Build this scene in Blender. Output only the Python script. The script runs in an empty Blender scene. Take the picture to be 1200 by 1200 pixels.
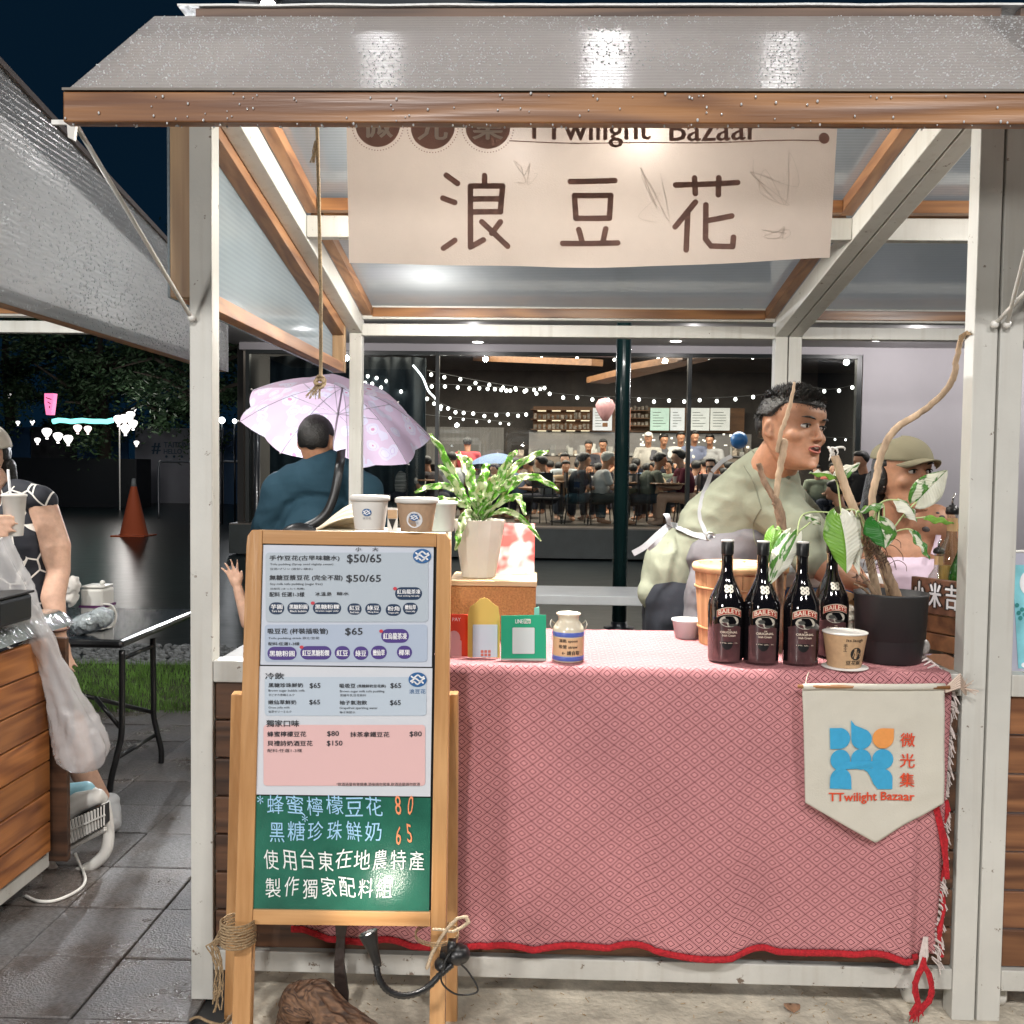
import bpy, bmesh, math, random
from mathutils import Vector, Matrix, Euler, noise
R = random.Random(7)
S = bpy.context.scene
COL = S.collection
rad = math.radians
# ------------------------------------------------------------------ camera, world, light, exposure
CAMZ = 1.45
cam = bpy.data.cameras.new('camera'); cam.lens = 36*1150/1200; cam.sensor_width = 36; cam.clip_start = .05; cam.clip_end = 400
camo = bpy.data.objects.new('camera', cam); COL.objects.link(camo); S.camera = camo
CM = Matrix.Translation((0, 0, CAMZ)) @ Matrix.Rotation(rad(1.6), 4, 'Z') @ Matrix.Rotation(rad(90-2.6), 4, 'X') @ Matrix.Rotation(rad(.7), 4, 'Z')
camo.matrix_world = CM
W = bpy.data.worlds.new('World'); S.world = W; W.use_nodes = True
W.node_tree.nodes['Background'].inputs[0].default_value = (.012, .055, .12, 1)
W.node_tree.nodes['Background'].inputs[1].default_value = .16
S.view_settings.view_transform = 'Standard'; S.view_settings.look = 'None'; S.view_settings.gamma = 1
S.view_settings.exposure = 0
S.cycles.max_bounces = 8; S.cycles.transparent_max_bounces = 16; S.cycles.caustics_reflective = False; S.cycles.caustics_refractive = False
S.cycles.sample_clamp_indirect = 4

def light(name, kind, loc, power, col=(1, 1, 1), size=.1, aim=None, spot=None, sy=None):
    l = bpy.data.lights.new(name, kind); l.energy = power; l.color = col
    if kind == 'AREA':
        l.size = size
        if sy: l.shape = 'RECTANGLE'; l.size_y = sy
    else: l.shadow_soft_size = size
    if spot: l.spot_size = rad(spot); l.spot_blend = .6
    o = bpy.data.objects.new(name, l); COL.objects.link(o); o.location = loc
    if aim is not None: o.rotation_euler = (Vector(aim)-Vector(loc)).to_track_quat('-Z', 'Y').to_euler()
    return o
# the market's floodlights, on poles across the aisle behind the photographer
light('floodlight', 'AREA', (-1.6, -6.0, 7.3), 600, (1, .97, .94), .7, (.0, 3, 1.0))
light('floodlight', 'AREA', (4.2, -5.4, 7.1), 400, (1, .96, .92), .7, (.2, 3, 1.0))
light('front_fill_light', 'AREA', (-6.4, -7, 2.5), 430, (1, .97, .92), 1.2, (0, 2.6, 1.3))  # added low fill that softens the awning's shadow on the posts
# the stall's own lamps under the roof, just behind the banner
light('stall_or_fill_lamp', 'POINT', (.245, 3.22, 2.31), 62, (1, .95, .86), .05)
light('stall_or_fill_lamp', 'POINT', (-.30, 3.20, 2.31), 50, (1, .95, .86), .05)
light('stall_or_fill_lamp', 'POINT', (-.50, 4.3, 2.10), 12, (1, .96, .9), .05)  # added fill near the rear posts, no fitting drawn
light('counter_fill_spot', 'SPOT', (.10, 2.98, 2.30), 270, (1, .96, .89), .06, (.0, 2.86, .9), 78)  # added spot to brighten the counter top, not a lamp in view
light('stall_or_fill_lamp', 'POINT', (-2.5, 3.2, 2.3), 90, (1, .97, .92), .06)  # added unseen fill behind the left neighbour's side panel
light('stall_or_fill_lamp', 'POINT', (-2.3, 5.0, 2.6), 60, (1, .97, .92), .06)  # added unseen fill to brighten lawn, slabs and folding table
light('stall_or_fill_lamp', 'POINT', (2.2, 3.0, 2.3), 60, (1, .96, .9), .06)  # added unseen fill inside the right stall
light('strip_light', 'POINT', tuple(Vector((.262, 2.735, 2.335))), 1.5, (1, .97, .92), .012)
light('strip_light', 'POINT', tuple(Vector((-.085, 2.735, 2.29))), .6, (.95, .98, 1), .012)
for _x, _y, _z, _p in ((-1.3, 6.4, 6.8, 80), (.45, 6.0, 6.6, 150), (1.9, 6.6, 7.0, 80)): light('overhead_streak_light', 'POINT', (_x, _y, _z), _p, (.96, .98, 1), .16)  # unseen lights added to draw bright streaks on awning and roof
# cafe: ceiling light indoors, downlights in the soffit
light('cafe_ceiling_light', 'AREA', (1.0, 19.2, 3.9), 1500, (1, .86, .72), 9, (1.0, 19.2, 0), sy=4)
for _x, _p in ((-3.5, 40), (-1.0, 40), (2.2, 40), (5.4, 90), (8.2, 125), (11, 125)): light('soffit_downlight', 'POINT', (_x, 14.4, 3.38), _p, (1, .95, .94), .05)

# ------------------------------------------------------------------ helpers
def P(x, y, Y):
    """point of the place that lies on the sight line of photo pixel (x, y) at depth Y"""
    d = CM.to_3x3() @ Vector(((x-600)/1150, (600-y)/1150, -1))
    t = Y/d.y
    return Vector((d.x*t, Y, CAMZ+d.z*t))
def onz(x, y, z):
    d = CM.to_3x3() @ Vector(((x-600)/1150, (600-y)/1150, -1))
    t = (z-CAMZ)/d.z
    return Vector((d.x*t, d.y*t, z))

class MB:
    def __init__(s): s.v = []; s.f = []; s.m = []; s.uv = {}
    def add(s, vs, fs, mi=0, uvs=None):
        b = len(s.v); s.v += [tuple(q) for q in vs]
        for k, f in enumerate(fs):
            if uvs: s.uv[len(s.f)] = [uvs[i] for i in f]
            s.f.append(tuple(i+b for i in f)); s.m.append(mi)
        return s
    def box(s, x0, x1, y0, y1, z0, z1, M=None, mi=0):
        vs = [Vector((x, y, z)) for x in (x0, x1) for y in (y0, y1) for z in (z0, z1)]
        if M is not None: vs = [M @ q for q in vs]
        return s.add(vs, [(0, 1, 3, 2), (4, 6, 7, 5), (0, 4, 5, 1), (2, 3, 7, 6), (0, 2, 6, 4), (1, 5, 7, 3)], mi)
    def bar(s, a, b, w, h, up=(0, 0, 1), mi=0):
        a = Vector(a); b = Vector(b); d = (b-a).normalized(); up = Vector(up)
        x = d.cross(up).normalized(); z = x.cross(d).normalized()
        vs = [p + x*(sx*w/2) + z*(sz*h/2) for p in (a, b) for sx, sz in ((-1, -1), (1, -1), (1, 1), (-1, 1))]
        return s.add(vs, [(3, 2, 1, 0), (4, 5, 6, 7), (0, 1, 5, 4), (1, 2, 6, 5), (2, 3, 7, 6), (3, 0, 4, 7)], mi)
    def tube(s, pts, r, n=8, mi=0, cap=True):
        pts = [Vector(p) for p in pts]
        rs = r if isinstance(r, (list, tuple)) else [r]*len(pts)
        ref = None; vs = []; fs = []
        for i, p in enumerate(pts):
            d = (pts[min(i+1, len(pts)-1)]-pts[max(i-1, 0)])
            d = d.normalized() if d.length > 1e-9 else Vector((0, 0, 1))
            if ref is None:
                ref = Vector((0, 0, 1)) if abs(d.z) < .9 else Vector((1, 0, 0))
            x = d.cross(ref).normalized(); y = d.cross(x).normalized(); ref = -y if y.dot(ref) < 0 else y
            x = d.cross(ref).normalized()
            for k in range(n):
                a = 2*math.pi*k/n
                vs.append(p + (x*math.cos(a)+ref*math.sin(a))*rs[i])
        for i in range(len(pts)-1):
            for k in range(n):
                fs.append((i*n+k, i*n+(k+1) % n, (i+1)*n+(k+1) % n, (i+1)*n+k))
        if cap: fs += [tuple(range(n-1, -1, -1)), tuple((len(pts)-1)*n+k for k in range(n))]
        return s.add(vs, fs, mi)
    def lathe(s, prof, c=(0, 0, 0), n=24, M=None, mi=0, sq=1, uv=False):
        vs = []; fs = []; c = Vector(c); uvs = []
        for j, (r, z) in enumerate(prof):
            for k in range(n):
                a = 2*math.pi*k/n
                q = Vector((r*math.cos(a), r*math.sin(a)*sq, z))
                vs.append((M @ q if M is not None else q) + c); uvs.append((k/n, z))
        for i in range(len(prof)-1):
            for k in range(n): fs.append((i*n+k, i*n+(k+1) % n, (i+1)*n+(k+1) % n, (i+1)*n+k))
        if prof[0][0] > 1e-4: fs.append(tuple(range(n-1, -1, -1)))
        if prof[-1][0] > 1e-4: fs.append(tuple((len(prof)-1)*n+k for k in range(n)))
        return s.add(vs, fs, mi, uvs)
    def ball(s, c, r, n=10, m=6, M=None, mi=0):
        r = r if isinstance(r, (tuple, list)) else (r, r, r); c = Vector(c)
        vs = [Vector((0, 0, -r[2]))]; fs = []
        for i in range(1, m):
            t = math.pi*i/m
            for k in range(n):
                a = 2*math.pi*k/n
                vs.append(Vector((r[0]*math.sin(t)*math.cos(a), r[1]*math.sin(t)*math.sin(a), -r[2]*math.cos(t))))
        vs.append(Vector((0, 0, r[2])))
        for k in range(n):
            fs.append((0, 1+(k+1) % n, 1+k)); fs.append((len(vs)-1, 1+(m-2)*n+k, 1+(m-2)*n+(k+1) % n))
        for i in range(m-2):
            for k in range(n): fs.append((1+i*n+k, 1+i*n+(k+1) % n, 1+(i+1)*n+(k+1) % n, 1+(i+1)*n+k))
        return s.add([(M @ q if M is not None else q)+c for q in vs], fs, mi)
    def cone(s, a, ra, b, rb, n=12):          # tapered capsule
        s.tube([a, b], [ra, rb], n); s.ball(a, ra, n, 8); s.ball(b, rb, n, 8); return s
    def grid(s, fn, nu, nv, mi=0, uvfn=None):
        vs = []; uvs = []
        for j in range(nv+1):
            for i in range(nu+1):
                vs.append(fn(i/nu, j/nv)); uvs.append(uvfn(i/nu, j/nv) if uvfn else (i/nu, j/nv))
        fs = [(j*(nu+1)+i, j*(nu+1)+i+1, (j+1)*(nu+1)+i+1, (j+1)*(nu+1)+i) for j in range(nv) for i in range(nu)]
        return s.add(vs, fs, mi, uvs)
    def prism(s, pts, d, mi=0):               # polygon (3-D points) extruded by vector d
        n = len(pts); d = Vector(d); vs = [Vector(p) for p in pts]; vs += [p+d for p in vs]
        fs = [tuple(range(n-1, -1, -1)), tuple(range(n, 2*n))] + [(i, (i+1) % n, n+(i+1) % n, n+i) for i in range(n)]
        return s.add(vs, fs, mi)

def mesh(name, mb, mats, off=(0, 0, 0), smooth=False):
    me = bpy.data.meshes.new(name); o = Vector(off)
    me.from_pydata([tuple(Vector(v)-o) for v in mb.v], [], mb.f)
    for m in mats: me.materials.append(m)
    if len(mats) > 1: me.polygons.foreach_set('material_index', mb.m)
    if mb.uv:
        uv = me.uv_layers.new(name='UVMap')
        for p in me.polygons:
            u = mb.uv.get(p.index)
            if u:
                for li, q in zip(p.loop_indices, u): uv.data[li].uv = q
    if smooth: me.polygons.foreach_set('use_smooth', [True]*len(me.polygons))
    me.update(); return me
def tag(o, label=None, cat=None, group=None, kind=None):
    if label: o['label'] = label
    if cat: o['category'] = cat
    if group: o['group'] = group
    if kind: o['kind'] = kind
    return o
WL = {}
def obj(name, mb, m, parent=None, smooth=False, bevel=0, label=None, kind=None, off=None, sub=0, thick=0):
    """one mesh object; vertices are given in world coordinates"""
    m = m if isinstance(m, (list, tuple)) else [m]
    if off is None:
        if parent is not None: off = WL[parent.name]
        else:
            xs = [v[0] for v in mb.v]; ys = [v[1] for v in mb.v]; zs = [v[2] for v in mb.v]
            off = Vector(((min(xs)+max(xs))/2, (min(ys)+max(ys))/2, min(zs)))
    me = mesh(name, mb, m, off, smooth)
    o = bpy.data.objects.new(name, me); COL.objects.link(o)
    if parent is not None: o.parent = parent
    else: o.location = off
    WL[o.name] = Vector(off)
    if bevel:
        b = o.modifiers.new('bevel', 'BEVEL'); b.width = bevel; b.segments = 2; b.limit_method = 'ANGLE'
    if thick:
        b = o.modifiers.new('solid', 'SOLIDIFY'); b.thickness = thick
    if sub:
        b = o.modifiers.new('sub', 'SUBSURF'); b.levels = sub; b.render_levels = sub
    if label: o['label'] = label
    if kind: o['kind'] = kind
    return o
def thing(name, loc, label, cat, group=None):
    o = bpy.data.objects.new(name, None); COL.objects.link(o); o.location = loc; o.empty_display_size = .1
    WL[o.name] = Vector(loc); return tag(o, label, cat, group)
def copy_tree(o, parent=None):
    c = o.copy(); COL.objects.link(c)
    if parent is not None: c.parent = parent
    WL[c.name] = WL[o.name]
    for ch in list(o.children): copy_tree(ch, c)
    return c

# ------------------------------------------------------------------ materials
def lin(c):
    if isinstance(c, str):
        c = [int(c[i:i+2], 16)/255 for i in (0, 2, 4)]; c = [x/12.92 if x < .04 else ((x+.055)/1.055)**2.4 for x in c]
    return (*c[:3], 1)
def mat(name, col, rough=.6, metal=0, ns=None, na=.15, bs=None, ba=.2, emit=None, trans=0, spec=.5, coat=0, alpha=1, sss=0, rand=0, aniso=None):
    m = bpy.data.materials.new(name); m.use_nodes = True; nt = m.node_tree; b = nt.nodes['Principled BSDF']
    c = lin(col); b.inputs['Base Color'].default_value = c
    b.inputs['Roughness'].default_value = rough; b.inputs['Metallic'].default_value = metal
    b.inputs['Specular IOR Level'].default_value = spec; b.inputs['Coat Weight'].default_value = coat
    b.inputs['Transmission Weight'].default_value = trans; b.inputs['Alpha'].default_value = alpha
    if sss: b.inputs['Subsurface Weight'].default_value = sss; b.inputs['Subsurface Radius'].default_value = (.02, .008, .004)
    if emit:
        b.inputs['Emission Color'].default_value = c; b.inputs['Emission Strength'].default_value = emit
        m.cycles.emission_sampling = 'NONE'
    N = nt.nodes.new; L = nt.links.new
    tc = N('ShaderNodeTexCoord'); mp = N('ShaderNodeMapping'); L(tc.outputs['Object'], mp.inputs[0])
    if aniso: mp.inputs['Scale'].default_value = aniso
    src = None
    if ns:
        n = N('ShaderNodeTexNoise'); n.inputs['Scale'].default_value = ns; n.inputs['Detail'].default_value = 6; n.inputs['Roughness'].default_value = .6
        L(mp.outputs[0], n.inputs['Vector'])
        r = N('ShaderNodeMapRange'); r.inputs[1].default_value = .3; r.inputs[2].default_value = .7; r.inputs[3].default_value = 1-na; r.inputs[4].default_value = 1+na
        L(n.outputs[0], r.inputs[0]); src = r.outputs[0]
    if rand:
        oi = N('ShaderNodeObjectInfo'); r2 = N('ShaderNodeMapRange'); r2.inputs[3].default_value = 1-rand; r2.inputs[4].default_value = 1+rand
        L(oi.outputs['Random'], r2.inputs[0])
        if src is None: src = r2.outputs[0]
        else:
            mu = N('ShaderNodeMath'); mu.operation = 'MULTIPLY'; L(src, mu.inputs[0]); L(r2.outputs[0], mu.inputs[1]); src = mu.outputs[0]
    if src is not None:
        v = N('ShaderNodeVectorMath'); v.operation = 'SCALE'; v.inputs[0].default_value = c[:3]; L(src, v.inputs['Scale']); L(v.outputs[0], b.inputs['Base Color'])
    if bs:
        n2 = N('ShaderNodeTexNoise'); n2.inputs['Scale'].default_value = bs; n2.inputs['Detail'].default_value = 5; L(mp.outputs[0], n2.inputs['Vector'])
        bp = N('ShaderNodeBump'); bp.inputs['Strength'].default_value = ba; bp.inputs['Distance'].default_value = .01
        L(n2.outputs[0], bp.inputs['Height']); L(bp.outputs[0], b.inputs['Normal'])
    return m
def wood(name, c1, c2, axis=0, rough=.5, fine=60, ring=9, knots=True, rand=.12):
    m = bpy.data.materials.new(name); m.use_nodes = True; nt = m.node_tree; b = nt.nodes['Principled BSDF']; N = nt.nodes.new; L = nt.links.new
    b.inputs['Roughness'].default_value = rough
    tc = N('ShaderNodeTexCoord'); oi = N('ShaderNodeObjectInfo'); ad = N('ShaderNodeVectorMath'); ad.operation = 'MULTIPLY_ADD'
    L(tc.outputs['Object'], ad.inputs[0]); ad.inputs[1].default_value = (1, 1, 1)
    cv = N('ShaderNodeVectorMath'); cv.operation = 'SCALE'; cv.inputs[0].default_value = (7, 3, 5); L(oi.outputs['Random'], cv.inputs['Scale']); L(cv.outputs[0], ad.inputs[2])
    def mapped(f, s):
        mp = N('ShaderNodeMapping'); sc = [f]*3; sc[axis] = f*s; mp.inputs['Scale'].default_value = sc; L(ad.outputs[0], mp.inputs[0]); return mp
    n1 = N('ShaderNodeTexNoise'); L(mapped(ring, .12).outputs[0], n1.inputs['Vector']); n1.inputs['Scale'].default_value = 1; n1.inputs['Detail'].default_value = 1
    w = N('ShaderNodeMath'); w.operation = 'MULTIPLY'; w.inputs[1].default_value = 38; L(n1.outputs[0], w.inputs[0])
    si = N('ShaderNodeMath'); si.operation = 'SINE'; L(w.outputs[0], si.inputs[0])
    n2 = N('ShaderNodeTexNoise'); L(mapped(fine, .04).outputs[0], n2.inputs['Vector']); n2.inputs['Scale'].default_value = 1; n2.inputs['Detail'].default_value = 4
    a = N('ShaderNodeMath'); a.operation = 'MULTIPLY_ADD'; a.inputs[1].default_value = .22; L(si.outputs[0], a.inputs[0]); L(n2.outputs[0], a.inputs[2])
    n3 = N('ShaderNodeTexNoise'); L(mapped(3, .6).outputs[0], n3.inputs['Vector']); n3.inputs['Scale'].default_value = 1; n3.inputs['Detail'].default_value = 3
    a2 = N('ShaderNodeMath'); a2.operation = 'MULTIPLY_ADD'; a2.inputs[1].default_value = .6; L(n3.outputs[0], a2.inputs[0]); L(a.outputs[0], a2.inputs[2])
    r = N('ShaderNodeMapRange'); r.inputs[1].default_value = .45; r.inputs[2].default_value = 1.15; L(a2.outputs[0], r.inputs[0])
    mx = N('ShaderNodeMix'); mx.data_type = 'RGBA'; mx.inputs[6].default_value = lin(c1); mx.inputs[7].default_value = lin(c2); L(r.outputs[0], mx.inputs[0])
    r2 = N('ShaderNodeMapRange'); r2.inputs[3].default_value = 1-rand; r2.inputs[4].default_value = 1+rand; L(oi.outputs['Random'], r2.inputs[0])
    v = N('ShaderNodeVectorMath'); v.operation = 'SCALE'; L(mx.outputs[2], v.inputs[0]); L(r2.outputs[0], v.inputs['Scale']); L(v.outputs[0], b.inputs['Base Color'])
    bp = N('ShaderNodeBump'); bp.inputs['Strength'].default_value = .25; bp.inputs['Distance'].default_value = .004; L(a2.outputs[0], bp.inputs['Height']); L(bp.outputs[0], b.inputs['Normal'])
    return m
def poly(name, tint, clear, axis, wet=True, rough=.25, tl_=.68, gw=.1):
    """milky twin-wall polycarbonate: part see-through, part translucent, ribbed and wet"""
    m = bpy.data.materials.new(name); m.use_nodes = True; nt = m.node_tree; N = nt.nodes.new; L = nt.links.new
    for n in list(nt.nodes): nt.nodes.remove(n)
    out = N('ShaderNodeOutputMaterial'); tr = N('ShaderNodeBsdfTransparent'); tr.inputs[0].default_value = (.85, .88, .9, 1)
    df = N('ShaderNodeBsdfDiffuse'); df.inputs[0].default_value = lin(tint); tl = N('ShaderNodeBsdfTranslucent'); tl.inputs[0].default_value = lin(tint)
    gl = N('ShaderNodeBsdfGlossy'); gl.inputs['Roughness'].default_value = rough; gl.inputs[0].default_value = (.9, .9, .9, 1)
    m1 = N('ShaderNodeMixShader'); m1.inputs[0].default_value = tl_; L(df.outputs[0], m1.inputs[1]); L(tl.outputs[0], m1.inputs[2])
    m2 = N('ShaderNodeMixShader'); L(m1.outputs[0], m2.inputs[1]); L(tr.outputs[0], m2.inputs[2])
    m3 = N('ShaderNodeMixShader'); m3.inputs[0].default_value = gw; L(m2.outputs[0], m3.inputs[1]); L(gl.outputs[0], m3.inputs[2]); L(m3.outputs[0], out.inputs[0])
    tc = N('ShaderNodeTexCoord'); sx = N('ShaderNodeSeparateXYZ'); L(tc.outputs['Object'], sx.inputs[0])
    a = N('ShaderNodeMath'); a.operation = 'MULTIPLY'; a.inputs[1].default_value = 2*math.pi/.018; L(sx.outputs[axis], a.inputs[0])
    si = N('ShaderNodeMath'); si.operation = 'SINE'; L(a.outputs[0], si.inputs[0])
    n = N('ShaderNodeTexNoise'); n.inputs['Scale'].default_value = 2.2; n.inputs['Detail'].default_value = 5; L(tc.outputs['Object'], n.inputs['Vector'])
    k = N('ShaderNodeMath'); k.operation = 'MULTIPLY_ADD'; k.inputs[1].default_value = .035; k.inputs[2].default_value = clear-.5*.35; L(si.outputs[0], k.inputs[0])
    k2 = N('ShaderNodeMath'); k2.operation = 'MULTIPLY_ADD'; k2.inputs[1].default_value = .35; L(n.outputs[0], k2.inputs[0]); L(k.outputs[0], k2.inputs[2]); k2.use_clamp = True; L(k2.outputs[0], m2.inputs[0])
    vo = N('ShaderNodeTexVoronoi'); vo.inputs['Scale'].default_value = 170; L(tc.outputs['Object'], vo.inputs['Vector'])
    mr = N('ShaderNodeMapRange'); mr.inputs[1].default_value = 0; mr.inputs[2].default_value = .35; mr.inputs[3].default_value = 1; mr.inputs[4].default_value = 0; L(vo.outputs[0], mr.inputs[0])
    bp = N('ShaderNodeBump'); bp.inputs['Strength'].default_value = .8 if wet else .9; bp.inputs['Distance'].default_value = .004
    sm = N('ShaderNodeMath'); sm.operation = 'MULTIPLY_ADD'; sm.inputs[1].default_value = .22 if wet else .8; L(si.outputs[0], sm.inputs[0])
    if wet: L(mr.outputs[0], sm.inputs[2]); L(sm.outputs[0], bp.inputs['Height'])
    for x in (gl, df): L(bp.outputs[0], x.inputs['Normal'])
    return m
def glass(name, tint=(.9, .95, .95), refl=.06, rough=.02):
    m = bpy.data.materials.new(name); m.use_nodes = True; nt = m.node_tree; N = nt.nodes.new; L = nt.links.new
    for n in list(nt.nodes): nt.nodes.remove(n)
    out = N('ShaderNodeOutputMaterial'); tr = N('ShaderNodeBsdfTransparent'); tr.inputs[0].default_value = (*tint, 1); gl = N('ShaderNodeBsdfGlossy'); gl.inputs['Roughness'].default_value = rough
    mx = N('ShaderNodeMixShader'); lw = N('ShaderNodeLayerWeight'); lw.inputs[0].default_value = .25
    a = N('ShaderNodeMath'); a.operation = 'MULTIPLY_ADD'; a.inputs[1].default_value = .6; a.inputs[2].default_value = refl; a.use_clamp = True
    L(lw.outputs['Facing'], a.inputs[0]); L(a.outputs[0], mx.inputs[0]); L(tr.outputs[0], mx.inputs[1]); L(gl.outputs[0], mx.inputs[2]); L(mx.outputs[0], out.inputs[0])
    return m
def grimy(m, lim=.645):
    """chips, scuffs and rain dirt on painted steel"""
    nt = m.node_tree; b = nt.nodes['Principled BSDF']; N = nt.nodes.new; L = nt.links.new; src = b.inputs['Base Color'].links[0].from_socket; ge = N('ShaderNodeNewGeometry')
    n = N('ShaderNodeTexNoise'); n.inputs['Scale'].default_value = 26; n.inputs['Detail'].default_value = 8; n.inputs['Roughness'].default_value = .7; L(ge.outputs['Position'], n.inputs['Vector'])
    r = N('ShaderNodeMapRange'); r.inputs[1].default_value = lim; r.inputs[2].default_value = lim+.03; L(n.outputs[0], r.inputs[0])
    mp = N('ShaderNodeMapping'); mp.inputs['Scale'].default_value = (30, 30, 1.6); L(ge.outputs['Position'], mp.inputs[0]); n2 = N('ShaderNodeTexNoise'); n2.inputs['Scale'].default_value = 1; n2.inputs['Detail'].default_value = 5; L(mp.outputs[0], n2.inputs['Vector'])
    r2 = N('ShaderNodeMapRange'); r2.inputs[1].default_value = .52; r2.inputs[2].default_value = .75; r2.inputs[4].default_value = .45; L(n2.outputs[0], r2.inputs[0])
    m1 = N('ShaderNodeMix'); m1.data_type = 'RGBA'; L(r2.outputs[0], m1.inputs[0]); L(src, m1.inputs[6]); m1.inputs[7].default_value = (.40, .37, .32, 1)
    m2 = N('ShaderNodeMix'); m2.data_type = 'RGBA'; L(r.outputs[0], m2.inputs[0]); L(m1.outputs[2], m2.inputs[6]); m2.inputs[7].default_value = (.16, .12, .09, 1); L(m2.outputs[2], b.inputs['Base Color']); return m
M = dict(
 white=grimy(mat('painted_steel', 'c4c3bd', .42, ns=3, na=.09, bs=120, ba=.05)),
 rail=grimy(mat('painted_steel_worn', 'bdbcb6', .45, ns=5, na=.12, bs=90, ba=.08), .62),
 deck=mat('counter_board', '8d8a84', .6, ns=6, na=.15),
 wx=wood('pine_x', (.33, .155, .058), (.13, .052, .022), 0, .33),
 wy=wood('pine_y', (.33, .165, .075), (.17, .075, .035), 1),
 wz=wood('pine_z', (.46, .30, .16), (.27, .155, .08), 2),
 dark_ridge=wood('weathered_ridge_wood', (.16, .10, .07), (.07, .045, .035), 0, .6),
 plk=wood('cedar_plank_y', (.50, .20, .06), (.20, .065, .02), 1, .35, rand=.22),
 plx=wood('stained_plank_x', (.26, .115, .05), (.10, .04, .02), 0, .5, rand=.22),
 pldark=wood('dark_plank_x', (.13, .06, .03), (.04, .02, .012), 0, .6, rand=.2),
 signw=wood('beech_z', (.58, .33, .15), (.42, .215, .085), 2, .32, fine=90, ring=5, rand=.05),
 signwx=wood('beech_x', (.58, .33, .15), (.42, .215, .085), 0, .32, fine=90, ring=5, rand=.05),
 roofp=poly('roof_polycarbonate', 'c9cdd0', .38, 1, False, .10, .6, .22),
 flapp=poly('awning_polycarbonate', 'dad5d2', .28, 1, True, .14, .40, .2),
 sidep=poly('side_polycarbonate', 'bcc8ce', .32, 2, False, .12, .6, .2),
 leftp=poly('neighbour_side_polycarbonate', 'cfcfd0', .12, 2, True, .16, .5, .16),
 black=mat('black_plastic', (.012, .012, .013), .35),
 blackm=mat('black_metal', (.012, .013, .015), .3, metal=.0, coat=.3),
 rubber=mat('black_rubber', (.01, .01, .01), .6),
 wplastic=mat('white_plastic', (.75, .74, .70), .35),
 twine=mat('jute_twine', (.30, .21, .12), .9, ns=200, na=.4),
 rope=mat('jute_rope', (.42, .32, .20), .9, ns=160, na=.35),
 skin=mat('skin', (.52, .28, .18), .52, ns=45, na=.12, sss=.12, bs=420, ba=.14, spec=.4),
 skin2=mat('skin_warm', (.44, .225, .135), .5, ns=45, na=.13, sss=.12, bs=420, ba=.14, spec=.4),
 skin3=mat('skin_light', (.58, .36, .26), .52, ns=45, na=.11, sss=.12, bs=420, ba=.12, spec=.4),
 hair=mat('black_hair', (.008, .007, .006), .45, ns=90, na=.5, bs=150, ba=.5),
 lip=mat('lip', (.40, .12, .09), .4), mouth=mat('mouth_inside', (.05, .012, .01), .5), teeth=mat('teeth', (.75, .70, .62), .3),
 eyew=mat('eye_white', (.62, .60, .57), .2), iris=mat('iris', (.015, .009, .006), .15),
)
# ------------------------------------------------------------------ lettering
TC = {}
def glyphs(s, bold=0):
    if (s, bold) in TC: return TC[(s, bold)]
    c = bpy.data.curves.new('txt', 'FONT'); c.body = s; c.size = 1; c.resolution_u = 2; c.offset = bold
    o = bpy.data.objects.new('txt', c); COL.objects.link(o)
    me = bpy.data.meshes.new_from_object(o.evaluated_get(bpy.context.evaluated_depsgraph_get()))
    vs = [(v.co.x, v.co.y) for v in me.vertices]; fs = [tuple(p.vertices) for p in me.polygons]
    bpy.data.objects.remove(o); bpy.data.curves.remove(c); bpy.data.meshes.remove(me)
    if not vs: vs = [(0, 0)]
    TC[(s, bold)] = (vs, fs, min(v[0] for v in vs), max(v[0] for v in vs), min(v[1] for v in vs), max(v[1] for v in vs))
    return TC[(s, bold)]
def put(mb, s, fn, x0, y0, x1, y1, bold=0, mi=0, jit=0):
    """lettering s stretched into the box x0..x1, y0(top)..y1(bottom) of the surface fn(x, y) -> point"""
    vs, fs, a, b, c, d = glyphs(s, 0)
    sh = R.uniform(-jit, jit); em = abs(y1-y0); C0 = Vector((0, 0, CAMZ))
    offs = [(0, 0)] if not bold else [(0, 0), (bold*1.6, 0), (-bold*1.6, 0), (0, bold*1.2)]
    for k, (ox, oy) in enumerate(offs):
        q = []
        for (x, y) in vs:
            u = (x-a)/(b-a+1e-9); v = (d-y)/(d-c+1e-9)
            p = fn(x0+(x1-x0)*u + sh*(v-.5)*(y1-y0) + ox*em, y0+(y1-y0)*v + sh*(u-.5)*(y1-y0) + oy*em)
            q.append(p+(C0-p).normalized()*.00012*k)
        mb.add(q, fs, mi)
def hand(mb, s, fn, x0, y0, x1, y1, bold=.0, jit=.12):
    """hand-written row: each character wobbles a little"""
    n = len(s); w = (x1-x0)/n
    for i, ch in enumerate(s):
        if ch == ' ': continue
        dy = R.uniform(-.08, .08)*(y1-y0); k = R.uniform(.74, .90)
        nar = .55 if ch in '0123456789$' else 1
        put(mb, ch, fn, x0+w*i+w*(1-k*nar)/2, y0+dy, x0+w*i+w*(1+k*nar)/2, y1+dy, bold, 0, jit)
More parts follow.
